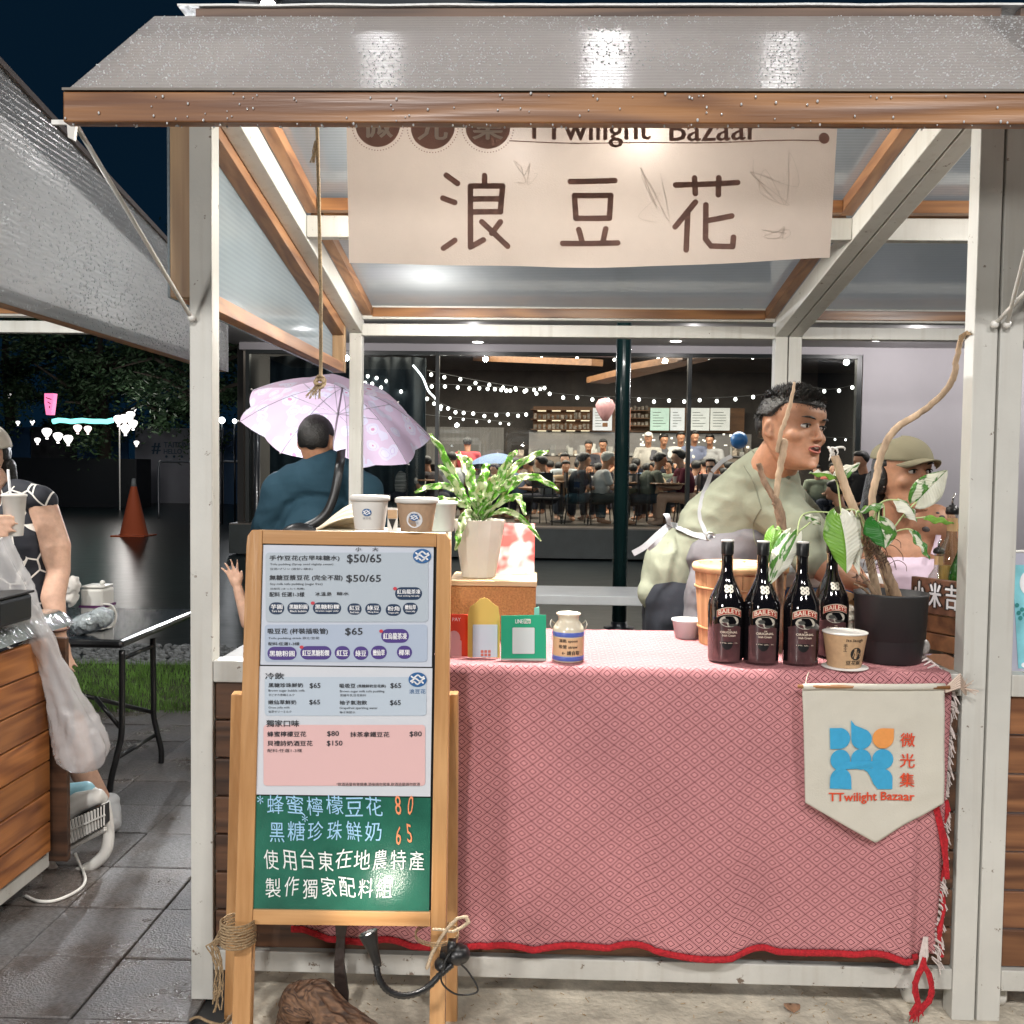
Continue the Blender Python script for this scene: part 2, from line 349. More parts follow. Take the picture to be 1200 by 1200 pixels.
def stroke(mb, fn, pts, w, n=8, mi=0):
    """one brush stroke of width w with round ends on surface fn"""
    for i in range(len(pts)-1):
        (ax, ay), (bx, by) = pts[i], pts[i+1]
        dx, dy = bx-ax, by-ay; l = math.hypot(dx, dy) or 1; nx, ny = -dy/l*w/2, dx/l*w/2
        ring = []; ang = math.atan2(ny, nx)
        for k in range(n+1): t = ang-math.pi*k/n; ring.append((bx+w/2*math.cos(t), by+w/2*math.sin(t)))
        for k in range(n+1): t = ang+math.pi-math.pi*k/n; ring.append((ax+w/2*math.cos(t), ay+w/2*math.sin(t)))
        mb.add([fn(*q) for q in ring], [tuple(range(len(ring)))], mi)
def disc(mb, fn, cx, cy, rx, ry, n=24, mi=0, a0=0, a1=2*math.pi):
    mb.add([fn(cx+rx*math.cos(a0+(a1-a0)*k/n), cy+ry*math.sin(a0+(a1-a0)*k/n)) for k in range(n)], [tuple(range(n))], mi)
def rrect(mb, fn, x0, y0, x1, y1, r, mi=0, n=5):
    pts = []
    for cx, cy, a in ((x1-r, y0+r, -90), (x1-r, y1-r, 0), (x0+r, y1-r, 90), (x0+r, y0+r, 180)):
        for k in range(n+1): t = rad(a+90*k/n); pts.append(fn(cx+r*math.cos(t), cy+r*math.sin(t)))
    mb.add(pts, [tuple(range(len(pts)))], mi)
def plane_px(o, ex, ey, nrm):
    """fn(px, py): photo pixel -> point of the surface through o with normal nrm (lifted by 'lift')"""
    o = Vector(o); nrm = Vector(nrm).normalized(); C0 = Vector((0, 0, CAMZ)); M3 = CM.to_3x3()
    def mk(lift=0):
        def f(x, y):
            d = M3 @ Vector(((x-600)/1150, (600-y)/1150, -1)); t = (o+nrm*lift-C0).dot(nrm)/d.dot(nrm); return C0+d*t
        return f
    return mk

def smooth_path(c, n=8):
    c = [Vector(p) for p in c]; o = []
    for i in range(len(c)-1):
        p0 = c[max(i-1, 0)]; p1 = c[i]; p2 = c[i+1]; p3 = c[min(i+2, len(c)-1)]
        for k in range(n): q = k/n; o.append(.5*((2*p1)+(p2-p0)*q+(2*p0-5*p1+4*p2-p3)*q*q+(3*p1-p0-3*p2+p3)*q**3))
    return o+[c[-1]]
# ------------------------------------------------------------------ one-skin bodies
def blob(name, parts, voxel, m, parent, smooth=3, dents=(), noisef=None, label=None, xf=None, kind=None):
    """parts: ('e', centre, radii[, M]) | ('c', a, ra, b, rb) fused into one continuous skin"""
    mb = MB()
    for p in parts:
        if p[0] == 'loft':
            vs = []; n = 40
            for (z, w, f, b_) in p[1]:
                for k in range(n):
                    a = 2*math.pi*k/n; c, s__ = math.cos(a), math.sin(a); yc = (f+b_)/2+(.012 if z < .03 else .0); h = (b_-yc) if s__ > 0 else (yc-f)
                    ex = .80 if s__ < 0 else .92
                    vs.append((w*math.copysign(abs(c)**.92, c), yc+h*math.copysign(abs(s__)**ex, s__), z))
            m_ = len(p[1]); mb.add(vs, [(i*n+k, i*n+(k+1) % n, (i+1)*n+(k+1) % n, (i+1)*n+k) for i in range(m_-1) for k in range(n)]+[tuple(range(n-1, -1, -1)), tuple((m_-1)*n+k for k in range(n))])
        elif p[0] == 'e': mb.ball(p[1], p[2], 16, 10, p[3] if len(p) > 3 else None)
        else: mb.cone(p[1], p[2], p[3], p[4], 14)
    me = mesh('tmp', mb, [])
    o = bpy.data.objects.new('tmp', me); COL.objects.link(o)
    r = o.modifiers.new('r', 'REMESH'); r.mode = 'VOXEL'; r.voxel_size = voxel
    if smooth: s = o.modifiers.new('s', 'SMOOTH'); s.iterations = smooth; s.factor = .6
    ev = o.evaluated_get(bpy.context.evaluated_depsgraph_get()); m2 = bpy.data.meshes.new_from_object(ev)
    bpy.data.objects.remove(o); bpy.data.meshes.remove(me)
    for v in m2.vertices:
        for c, rr, d in dents:
            q = ((v.co.x-c[0])/rr[0])**2+((v.co.y-c[1])/rr[1])**2+((v.co.z-c[2])/rr[2])**2
            if q < 6: v.co += Vector(d)*math.exp(-q)
        if noisef: v.co += noisef(v.co)
    off = WL[parent.name]
    if xf is not None: m2.transform(xf)
    m2.transform(Matrix.Translation(-Vector(off)))
    m2.materials.clear(); m2.materials.append(m)
    m2.polygons.foreach_set('use_smooth', [True]*len(m2.polygons)); m2.name = name
    q = bpy.data.objects.new(name, m2); COL.objects.link(q); q.parent = parent; WL[q.name] = Vector(off)
    if label: q['label'] = label
    return q
def chain(pts, rs):
    return [('c', Vector(pts[i]), rs[i], Vector(pts[i+1]), rs[i+1]) for i in range(len(pts)-1)]
def hand_parts(wrist, d, side, s=1, curl=.35, spread=.12, tips=None):
    """palm + five separate fingers. d: direction of the hand, side: towards the thumb"""
    w = Vector(wrist); d = Vector(d).normalized(); side = Vector(side); side = (side-d*side.dot(d)).normalized(); n = d.cross(side).normalized()
    P_ = [('c', w, .024*s, w+d*.035*s, .026*s)]
    for k in range(4):
        off = (.031-.0205*k)*s
        P_.append(('c', w+d*.02*s+side*off*.6, .017*s, w+d*.085*s+side*off, .0125*s))
        L = (.072, .08, .074, .058)[k]*s; a = w+d*.088*s+side*off; dd = (d+side*spread*(1.2-.8*k)).normalized(); t = curl
        for q, l in enumerate((.45, .32, .25)):
            dd2 = (dd*math.cos(t)-n*math.sin(t)).normalized(); b = a+dd2*L*l; P_.append(('c', a, (.0098-.0012*q)*s, b, (.0088-.0014*q)*s)); a = b; t += curl
    th = w+d*.025*s+side*.024*s; t1 = th+(d*.7+side*.8).normalized()*.038*s-n*.008*s; t2 = t1+(d*.95+side*.35-n*curl*.6).normalized()*.032*s
    P_ += [('c', th, .015*s, t1, .0115*s), ('c', t1, .0112*s, t2, .008*s)]
    return P_
def head(parent, c, yaw, pitch=0, roll=0, s=1, skin=None, hair='short', mouth='open', female=False, neck=None, vox=.0035, brow=1, ears=True, wide=1, tall=1):
    """face looks along -Y in its own frame; yaw>0 turns it towards +X"""
    X = Matrix.Translation(Vector(c)) @ Matrix.Rotation(yaw, 4, 'Z') @ Matrix.Rotation(pitch, 4, 'X') @ Matrix.Rotation(roll, 4, 'Y') @ Matrix.Diagonal((s*wide, s, s*tall, 1))
    skin = skin or M['skin']; E = lambda c, r, m=None: ('e', Vector(c), r, m) if m else ('e', Vector(c), r)
    jw = .052 if female else .060
    jk = .90 if female else 1.0
    rows = [(-.120, .018, -.040, -.005), (-.114, .034*jk, -.082, .012), (-.104, .045*jk, -.0925, .022), (-.088, .056*jk, -.0905, .036), (-.070, .063*jk, -.0895, .052), (-.050, .0680*jk, -.0915, .066), (-.028, .0720, -.0895, .082), (-.005, .0750, -.0875, .096),
            (.018, .0765, -.0870, .106), (.040, .0780, -.0925, .113), (.062, .0780, -.0925, .114), (.085, .0730, -.0830, .106), (.104, .0600, -.0620, .088), (.117, .0400, -.0370, .062), (.1235, .0150, -.0050, .028)]
    parts = [('loft', rows),
             E((.040, -.050, -.018), (.030, .031, .026)), E((-.040, -.050, -.018), (.030, .031, .026)), E((0, -.087, -.106), (.017, .012, .012)),
             ('c', Vector((0, -.088, .018)), .0078, Vector((0, -.104, -.016)), .0092), E((0, -.106, -.0205), (.0095, .0085, .0080)), E((.0115, -.095, -.0235), (.0075, .0095, .0066)), E((-.0115, -.095, -.0235), (.0075, .0095, .0066)),
             E((0, -.086, -.052), (.024, .012, .018))]
    if ears:
        for q in (1, -1):
            parts += [E((.079*q, .018, .000), (.0075, .017, .029), Matrix.Rotation(rad(-18*q), 4, 'Z')), E((.076*q, .010, -.022), (.007, .009, .010))]
    dents = []
    for q in (1, -1):
        dents += [((.032*q, -.088, .014), (.0175, .03, .0115), (0, .0100, 0)), ((.045*q, -.07, -.055), (.018, .03, .02), (-.003*q, .003, 0)), ((.086*q, .012, .002), (.006, .009, .014), (-.005*q, 0, 0))]
    dents += [((0, -.10, -.038), (.006, .02, .006), (0, .0015, 0)), ((0, -.10, -.074), (.02, .02, .007), (0, .0055, 0))]
    if mouth == 'open': dents += [((0, -.10, -.053), (.015, .02, .0065), (0, .010, 0))]
    h = blob('head', parts, vox, skin, parent, 9, dents, xf=X)
    def sub(name, mb, m, sm=True):
        mb.v = [tuple(X @ Vector(v)) for v in mb.v]; o = obj(name, mb, m, h, sm, off=WL[parent.name]); return o
    for q in (1, -1):
        e = MB(); e.ball((.031*q, -.0735, .015), (.0130, .0115, .0078), 14, 10); eo = sub('eye', e, M['eyew'])
        e = MB(); e.ball((.0315*q, -.0815, .0152), (.0056, .0046, .0062), 12, 8); i_ = sub('iris', e, M['iris'])
        e = MB(); e.tube([(.031*q+.0165*math.cos(t)*1, -.0852-.0018*math.sin(t)+.0065*abs(math.cos(t))**2, .0165+.0052*math.sin(t)) for t in [math.pi*k/8 for k in range(9)]], [.0006, .0014, .0018, .002, .002, .002, .0018, .0014, .0006], 6); sub('eyelid', e, M['hair'])
        e = MB(); e.tube([(q*(.0135+.040*k/6), -.0945+.0155*(k/6)**2, .0375+.0055*math.sin(math.pi*k/6*.85)) for k in range(7)], [.0014*brow, .0032*brow, .0036*brow, .0034*brow, .003*brow, .002*brow, .0007], 6); sub('eyebrow', e, M['hair'])
    lw = .021 if not female else .019
    if mouth == 'open':
        e = MB(); e.ball((0, -.0905, -.054), (.0150, .0075, .0080), 14, 8); sub('mouth', e, M['mouth'])
        e = MB(); e.ball((0, -.0975, -.0488), (.0105, .0022, .0022), 10, 6); sub('teeth', e, M['teeth'])
        up, lo = .0085, -.0105
    else: up, lo = .0022, -.0026
    e = MB()
    e.tube([(lw*math.cos(t), -.0985-.003*math.sin(t)+.010*math.cos(t)**2, -.053+up*math.sin(t)) for t in [math.pi*k/10 for k in range(11)]], [.0010]+[.0024]*9+[.0010], 8)
    e.tube([(lw*math.cos(t), -.0975-.003*math.sin(t)+.010*math.cos(t)**2, -.053+lo*math.sin(t)) for t in [math.pi*k/10 for k in range(11)]], [.0010]+[.0034]*9+[.0010], 8)
    sub('lips', e, M['lip'])
    if hair:
        def rf(d):
            # d: unit direction from the skull centre; front -Y
            f = -d.y; z = d.z
            if hair == 'cap' and (z > .42 or f > .2): return .84
            hl = {'short': .40, 'crop': .35, 'cap': .15, 'long': .42, 'bowl': .22}[hair]
            lim = (hl if f > .35 else hl-.0+(f-.35)*1.05)           # hairline rises to the forehead, falls to the nape
            if abs(d.x) > .75 and f > -.35: lim = max(lim, .05)
            lim = max(lim, -.62 if hair != 'long' else -.8)
            k = max(0, min(1, (z-lim)/.10)); k = k*k*(3-2*k)
            nz = noise.noise(Vector((d.x*7, d.y*7, d.z*3)))*.018+noise.noise(d*24)*.012
            t = max(0, z)
            base = 1.03+(.10 if hair == 'short' else .05)*t+nz
            return .86+(base-.86)*k
        mb = MB(); n, mm = 72, 48; vs = []; 
        for i in range(mm+1):
            th = math.pi*i/mm
            for k in range(n):
                a = 2*math.pi*k/n; d = Vector((math.sin(th)*math.cos(a), math.sin(th)*math.sin(a), -math.cos(th)))
                f = rf(d); vs.append((d.x*.083*f, .012+d.y*.110*f, .028+d.z*.103*f))
        fs = [(i*n+k, i*n+(k+1) % n, (i+1)*n+(k+1) % n, (i+1)*n+k) for i in range(mm) for k in range(n)]
        mb.add(vs, fs)
        if hair == 'short':
            for k in range(2600):
                a = R.uniform(0, 2*math.pi); z = R.uniform(.05, 1) if k % 3 else R.uniform(.6, 1); rr = math.sqrt(1-z*z); d = Vector((rr*math.cos(a), rr*math.sin(a), z))
                if -d.y > .2 and z < .50: continue
                if z < .45 and -d.y > -.35: continue
                b = Vector((d.x*.086, .012+d.y*.113, .028+d.z*.108)); t = b+(d*.8+Vector((R.uniform(-.6, .6), -.7+R.uniform(-.4, .4), .45 if z > .5 else -.6))).normalized()*(R.uniform(.012, .030) if z > .55 else R.uniform(.006, .011))
                mb.tube([b-d*.004, (b+t)/2+d*.003, t], [(.0016), .0013, .0003], 3, cap=False)
        mb.v = [tuple(X @ Vector(v)) for v in mb.v]
        if hair == 'short':
            mq = MB()
            for k in range(420):      # loose strands along the hairline soften its edge
                a = rad(-90)+R.uniform(-1.5, 1.5); f_ = max(0, -math.sin(a)); z = (.40 if f_ > .35 else .40+(f_-.35)*1.05)+R.uniform(.02, .10); z = max(-.5, min(.9, z)); rr = math.sqrt(max(0, 1-z*z)); d = Vector((rr*math.cos(a), rr*math.sin(a), z))
                b = Vector((d.x*.083, .012+d.y*.109, .028+d.z*.104)); t_ = b+Vector((R.uniform(-.006, .006), R.uniform(-.008, .002), R.uniform(-.012, .006)))
                mq.tube([b, (b+t_)/2+d*.002, t_], [.0013, .0011, .0003], 3, cap=False)
            mb.v += [tuple(X @ Vector(v)) for v in mq.v]; n0 = len(mb.v)-len(mq.v); mb.f += [tuple(i+n0 for i in f) for f in mq.f]; mb.m += mq.m
        obj('hair', mb, M['hair'], parent, True, off=WL[parent.name])
    return h, X
# ------------------------------------------------------------------ ground
G = {}
def slabmat():
    m = mat('slab_stone', (.165, .165, .17), .5, ns=60, na=.35, bs=140, ba=.5, rand=.25); nt = m.node_tree; b = nt.nodes['Principled BSDF']; N = nt.nodes.new; L = nt.links.new
    src = b.inputs['Base Color'].links[0].from_socket; ge = N('ShaderNodeNewGeometry'); n = N('ShaderNodeTexNoise'); n.inputs['Scale'].default_value = 2.6; n.inputs['Detail'].default_value = 7; n.inputs['Roughness'].default_value = .65; L(ge.outputs['Position'], n.inputs['Vector'])
    r = N('ShaderNodeMapRange'); r.inputs[1].default_value = .42; r.inputs[2].default_value = .6; L(n.outputs[0], r.inputs[0]); mx = N('ShaderNodeMix'); mx.data_type = 'RGBA'; mx.blend_type = 'MULTIPLY'; mx.inputs[7].default_value = (.62, .52, .45, 1); L(r.outputs[0], mx.inputs[0]); L(src, mx.inputs[6])
    n2 = N('ShaderNodeTexNoise'); n2.inputs['Scale'].default_value = 95; L(ge.outputs['Position'], n2.inputs['Vector']); g = N('ShaderNodeMapRange'); g.inputs[1].default_value = .70; g.inputs[2].default_value = .74; L(n2.outputs[0], g.inputs[0]); m2 = N('ShaderNodeMix'); m2.data_type = 'RGBA'; L(g.outputs[0], m2.inputs[0]); L(mx.outputs[2], m2.inputs[6]); m2.inputs[7].default_value = (.32, .31, .30, 1); L(m2.outputs[2], b.inputs['Base Color'])
    r3 = N('ShaderNodeMapRange'); r3.inputs[1].default_value = .40; r3.inputs[2].default_value = .62; r3.inputs[3].default_value = .55; r3.inputs[4].default_value = .22; L(n.outputs[0], r3.inputs[0]); L(r3.outputs[0], b.inputs['Roughness'])
    return m
def ground():
    m = mat('wet_asphalt', (.006, .013, .015), .28, ns=1.2, na=.35, bs=3.5, ba=.5, spec=.14)
    mb = MB(); mb.box(-120, 120, -12, 220, -.3, -.03); tag(obj('ground', mb, m, off=(0, 0, -.3)), 'dark wet asphalt ground stretching behind the stalls', kind='structure')
    m = mat('sandy_concrete', (.60, .54, .44), .85, ns=9, na=.35, bs=60, ba=.5)
    mb = MB(); n = 60
    mb.grid(lambda u, v: Vector((-.80+3.7*u, 1.2+3.4*v, .0+noise.noise(Vector((u*60, v*50, 0)))*.003)), 120, 100)
    tag(obj('concrete_ground', mb, m, off=(0, 2, 0)), 'sandy concrete ground littered with debris under the stalls', kind='structure')
    # paving slabs
    ms = slabmat()
    mb = MB(); mb.box(-6, -.81, 1.2, 5.56, -.029, -.012); pv = obj('pavement', mb, mat('joint_sand', (.03, .03, .03), .95), off=(0, 0, 0)); tag(pv, 'grey square slab pavement beside the stall', kind='structure')
    k = 0
    for j in range(14):
        for i in range(16):
            x = -1.045-.3155*i+(.0 if j % 2 else .0); y = 1.35+.318*j
            if x < -5: continue
            mb = MB(); a = .1562; z = R.uniform(-.0025, .0025)
            mb.box(-a, a, -a, a, -.02, 0)
            if k == 0: me = mesh('slab', mb, [ms]); 
            o = bpy.data.objects.new('slab', me); COL.objects.link(o); o.location = (x+R.uniform(-.002, .002), y+R.uniform(-.002, .002), z+.001); o.rotation_euler = (R.uniform(-.004, .004), R.uniform(-.004, .004), R.uniform(-.004, .004)); o.parent = pv
            b = o.modifiers.new('bevel', 'BEVEL'); b.width = .003; b.segments = 1
            k += 1
    # lawn
    ml = mat('lawn_soil', (.035, .04, .018), .95, ns=20, na=.4); mb = MB()
    mb.grid(lambda u, v: Vector((-7+9.5*u, 5.58+1.35*v, .0+noise.noise(Vector((u*20, v*6, 3)))*.02)), 60, 12)
    tag(obj('lawn_soil', mb, ml, off=(0, 6, 0)), kind='structure')
    mg = mat('grass_blade', (.15, .30, .055), .6, ns=3, na=.45); mb = MB(); vs = []; fs = []
    for k in range(26000):
        x = R.uniform(-5.2, .2); y = 5.57+1.38*R.random(); h = R.uniform(.02, .062)*(1+.5*noise.noise(Vector((x*3, y*3, 0)))); a = R.uniform(0, 6.28); l = R.uniform(0, .03)
        b = len(vs); dx, dy = .0030*math.cos(a), .0030*math.sin(a)
        vs += [(x-dx, y-dy, -.005), (x+dx, y+dy, -.005), (x+l*math.cos(a*3), y+l*math.sin(a*3), h)]; fs.append((b, b+1, b+2))
    mb.add(vs, fs); tag(obj('grass', mb, mg, off=(0, 6, 0)), 'short green grass growing behind the pavement', 'grass', kind='stuff')
    mgv = mat('gravel_stone', (.24, .25, .25), .8, ns=30, na=.4); mb = MB()
    for k in range(3200):
        x = R.uniform(-5.5, .6); y = R.uniform(6.93, 7.75); r = R.uniform(.012, .03); mb.ball((x, y, r*.5-.02), (r, r*R.uniform(.6, 1), r*.7), 5, 3)
    tag(obj('gravel', mb, mgv, off=(0, 7, 0)), 'strip of grey gravel along the far edge of the lawn', 'gravel', kind='stuff')
    # litter under the stall
    md = mat('dry_litter', (.36, .24, .12), .9, ns=30, na=.5); mb = MB()
    for k in range(900):
        x = R.uniform(-.78, 1.5); y = R.uniform(1.9, 3.0); a = R.uniform(0, 6.28); l = R.uniform(.003, .014); mb.bar((x, y, .004), (x+l*math.cos(a), y+l*math.sin(a), .007), .0016, .001)
    tag(obj('leaf_litter', mb, md, off=(0, 2.5, 0)), 'dry twigs and wood chips strewn under the counter', 'litter', kind='stuff')
    m2 = mat('dry_leaf', (.34, .19, .11), .8)
    for k, (x, y, lab) in enumerate([(928, 1183, 'curled dry leaf lying near the right caster under the counter')]):
        p = onz(x, y, .008); mb = MB()
        mb.grid(lambda u, v: p+Vector((.022*(u-.5)*2*(1-(2*v-1)**2)**.5, .04*(v-.5), .01*abs(u-.5)+.008*math.sin(v*3))), 4, 6); tag(obj('dry_leaf', mb, m2, smooth=True, thick=.001), lab, 'leaf')
ground()

# ------------------------------------------------------------------ market stalls
YF, YB = 2.57, 4.79
def roofz(y): return 2.455-.17*(y-YF)             # underside of the side beams
def stall(x0, x1, label, front=True, sidepanel=None, sideplanks=None, flap=True, panelmat=None, plank=None, plank_y1=3.35, po=0, name='market_stall'):
    t = thing(name, ((x0+x1)/2, (YF+YB)/2, 0), label, 'market stall', 'row of white framed market stalls')
    w = .06; m = M['white']
    def bx(nm, a, b, c, d, e, f, mm=m, bv=.003): 
        mb = MB(); mb.box(a, b, c, d, e, f); return obj(nm, mb, mm, t, bevel=bv)
    for (px_, py_, h) in ((x0, YF, roofz(YF)+.08), (x1-w, YF, roofz(YF)+.08), (x0, YB-w, roofz(YB-w)-.001), (x1-w, YB-w, roofz(YB-w)-.001)):
        z0 = .0 if py_ == YF and px_ == x0 else .0
        bx('post', px_, px_+w, py_, py_+w, z0, h)
    for x in (x0, x1-w):
        mb = MB(); ya, yb = YF+w+.001, YB; n = 1
        for (za, zb) in ((0, .085),):
            mb.add([Vector((xx, yy, roofz(yy)+zz)) for xx in (x, x+w) for yy in (ya, yb) for zz in (za, zb)], [(0, 1, 3, 2), (4, 6, 7, 5), (0, 4, 5, 1), (2, 3, 7, 6), (0, 2, 6, 4), (1, 5, 7, 3)])
        obj('side_beam', mb, m, t, bevel=.003)
    a, b = x0+w+.001, x1-w-.001
    zb = roofz(YB-w)
    bx('rear_beam', a, b, YB-w, YB, zb+.067, zb+.165); bx('rear_beam', a, b, YB-w-.0, YB-.002, zb-.012, zb+.045)
    zm = roofz(3.62); bx('cross_beam', a, b, 3.60, 3.65, zm+.005, zm+.083)
    bx('front_beam', a, b, YF, YF+.05, roofz(YF)-.01, roofz(YF)+.07)
    bx('bottom_rail', a, b, YF+.001, YF+.055, .082, .138, M['rail'])
    bx('counter_rail', a, b, YF+.001, YF+.058, .868, .926, M['rail'])
    for x in (x0+.002, x1-w+.002): bx('side_rail', x, x+w-.004, YF+w+.001, 3.22, .082, .138, M['rail'])
    bx('counter_top', a, b, YF+.060, 3.16, .90, .922, M['deck'])
    bx('counter_rail', a, b, 3.165, 3.205, .868, .915, M['rail'])
    # casters
    for (cx, cy) in ((x0+.09, YF+.09), (x1-.14, YF+.09)):
        mb = MB(); X = Matrix.Rotation(rad(90), 4, 'Y'); mb.lathe([(.006, -.014), (.036, -.014), (.04, -.008), (.04, .008), (.036, .014), (.006, .014)], (cx, cy, .041), 20, X)
        c = obj('caster', mb, M['wplastic'], t, True)
        mb = MB(); mb.box(cx-.022, cx-.018, cy-.018, cy+.018, .038, .081); mb.box(cx+.018, cx+.022, cy-.018, cy+.018, .038, .081); mb.box(cx-.017, cx+.017, cy-.018, cy+.018, .076, .081); obj('caster_fork', mb, mat('zinc', (.4, .4, .4), .35, metal=.9), c, off=WL[t.name])
    # planks of the counter, front and sides
    pm = plank or M['plx']; n = 7; hh = (.868-.142)/n
    for k in range(n):
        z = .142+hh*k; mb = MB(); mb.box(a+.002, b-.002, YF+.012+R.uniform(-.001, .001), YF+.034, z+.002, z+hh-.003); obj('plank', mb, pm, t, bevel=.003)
    for s_, sx in (('l', x0+.012), ('r', x1-.034)):
        for k in range(n):
            z = .142+hh*k; dx = (.025 if s_ == 'r' else -.025) if sideplanks == s_ else 0
            mb = MB(); mb.box(sx+dx+R.uniform(-.001, .001), sx+dx+.022, YF+w+.003, plank_y1-.0 if sideplanks == s_ else 3.155, z+.002, z+hh-.003); obj('plank', mb, M['plk'], t, bevel=.003)
    # roof: two framed polycarbonate sheets
    for (ya, yb) in ((YF+.06, 3.595), (3.66, YB-.02)):
        mb = MB(); z = lambda y: roofz(y)+.13
        mb.add([Vector((xx, yy, z(yy)+zz)) for xx in (x0+.005, x1-.005) for yy in (ya, yb) for zz in (0, .008)], [(0, 1, 3, 2), (4, 6, 7, 5), (0, 4, 5, 1), (2, 3, 7, 6), (0, 2, 6, 4), (1, 5, 7, 3)])
        o = obj('roof_sheet', mb, M['roofp'], t)
        for x in (x0+w+.004, x1-w-.049):
            mb = MB(); mb.bar((x+.022, ya, z(ya)-.024), (x+.022, yb, z(yb)-.024), .045, .045); obj('roof_batten', mb, M['wy'], o, bevel=.002, off=WL[t.name])
        for y in (ya+.025, yb-.025):
            mb = MB(); mb.box(x0+w+.051, x1-w-.051, y-.022, y+.022, z(y)-.050, z(y)-.006); obj('roof_batten', mb, M['wx'], o, bevel=.002, off=WL[t.name])
    mb = MB(); mb.box(x0+.02, x1-.02, YF-.005, YF+.04, 2.590, 2.625); obj('ridge_board', mb, M['dark_ridge'], t, bevel=.003)
    mb = MB(); mb.grid(lambda u, v: Vector((x0-.025+(x1-x0+.05)*u, YF-.012+.09*v, 2.6325+.0025*noise.noise(Vector((u*14, v*2, x0))))), 60, 3)
    obj('ridge_sheet', mb, mat('wet_ridge_sheet', (.72, .73, .72), .25, bs=80, ba=.5), t, thick=.005)
    # awning held out over the front
    if flap:
        A = Vector((0, 2.575, 2.598)); B = Vector((0, 2.10, 2.232)); xa, xb = x0-.088, x1+.085
        mb = MB(); nrm = (B-A).cross(Vector((1, 0, 0))).normalized(); nrm = nrm if nrm.z > 0 else -nrm
        c4 = [Vector((xa, A.y, A.z)), Vector((xb, A.y, A.z)), Vector((xb, B.y, B.z)), Vector((xa, B.y, B.z))]
        mb.prism(c4, nrm*.01); fl = obj('awning', mb, M['flapp'], t)
        mb = MB(); mb.box(xa, xb, 2.072, 2.104, 2.165, 2.228); obj('awning_board', mb, M['wx'], fl, bevel=.003, off=WL[t.name])
        mb = MB(); mb.box(xa, xb, 2.068, 2.11, 2.2295, 2.2345); obj('awning_trim', mb, mat('awning_trim', (.16, .14, .12), .4), fl, off=WL[t.name])
        for x in (xa+.012, xb-.012):
            mb = MB(); mb.bar(Vector((x, B.y+.012, B.z-.02)), Vector((x, A.y, A.z-.028)), .022, .04); obj('awning_batten', mb, M['wy'], fl, off=WL[t.name])
        mb = MB(); nd = 8000
        for k in range(nd):
            u = R.random(); v = R.random(); q = A.lerp(B, v); r = R.uniform(.0007, .0024)*(1.5 if R.random() < .1 else 1)
            if noise.noise(Vector((u*5, v*2.2, x0)))+R.uniform(-.25, .25) < -.12: continue
            c = Vector((xa+(xb-xa)*u, q.y, q.z))+nrm*.0105
            mb.ball(c, (r, r*R.uniform(1, 1.6), r*.8), 6, 4)
        obj('rain_drops', mb, M['drop'], fl, True, kind='stuff', off=WL[t.name])
        mb = MB()
        for k in range(150):
            x = R.uniform(xa, xb); z = 2.164 if R.random() < .5 else R.uniform(2.168, 2.226); r = R.uniform(.0012, .0028); mb.ball((x, 2.070 if z > 2.165 else R.uniform(2.072, 2.1), z-.001), (r, r, r*1.4), 6, 4)
        obj('rain_drops', mb, M['drop'], fl, True, kind='stuff', off=WL[t.name])
        sp = (x0-.02, x1-.03)
        for (x, q) in ((x0+.005, -1), (x1-.02, 1)):
            mb = MB(); a_ = Vector((x-.10 if q < 0 else x+.2, 2.13, 2.19)); b_ = Vector((x+.005, YF-.012, 1.83)); mb.tube([a_, b_], .0055, 8); mb.ball(b_, .011, 8, 6); obj('prop_rod', mb, M['wplastic'], t, True)
            mb = MB(); mb.box(a_.x-.045, a_.x+.01, a_.y-.004, a_.y+.004, a_.z-.012, a_.z-.002); mb.prism([a_+Vector((-.012, -.006, .01)), a_+Vector((.012, -.006, .01)), a_+Vector((.004, -.006, -.045)), a_+Vector((-.008, -.006, -.04))], (0, .012, 0)); obj('rod_clip', mb, M['wplastic'], t)
    # gable side panels
    for s_ in (sidepanel or ''):
        x = x0-.030 if s_ == 'l' else x1+.030+po; g = -1 if s_ == 'l' else 1; pmt = panelmat or M['sidep']
        ya, yb = YF+.02, 4.66; zl = 1.888; th = .028
        zt = lambda y: roofz(y)+.09
        mb = MB(); xa, xb = (x+g*.029, x+g*.035)
        mb.prism([(xa, ya, zl), (xa, yb, zl), (xa, yb, zt(yb)), (xa, ya, zt(ya))], (g*.006, 0, 0)); sp_ = obj('side_panel', mb, pmt, t)
        fr = [('panel_stile', (x, ya+.0225, zl), (x, ya+.0225, zt(ya)), M['wz']), ('panel_stile', (x, yb-.0225, zl), (x, yb-.0225, zt(yb)), M['wz'])]
        for nm, p, q, mm in fr: mb = MB(); mb.box(x-.028, x+.028, p[1]-.0225, p[1]+.0225, p[2], q[2]); obj(nm, mb, mm, sp_, bevel=.002, off=WL[t.name])
        mb = MB(); mb.bar((x, ya+.047, zl+.0225), (x, yb-.047, zl+.0225), .05, .045); obj('panel_rail', mb, M['wy'], sp_, bevel=.002, off=WL[t.name])
        mb = MB(); mb.bar((x, ya+.047, zt(ya)-.105), (x, yb-.047, zt(yb)-.105), .055, .05); obj('panel_rail', mb, M['wy'], sp_, bevel=.002, off=WL[t.name])
        mb = MB(); sd = []
        for k in range(4200 if s_ == 'r' else 900):
            yy = R.uniform(ya, yb); zz = R.uniform(zl, zt(yy)); r = R.uniform(.001, .0032); mb.ball((xa+g*.0065, yy, zz), (r*.8, r, r*R.uniform(1, 1.7)), 6, 4)
        obj('rain_drops', mb, M['drop'], sp_, True, kind='stuff', off=WL[t.name])
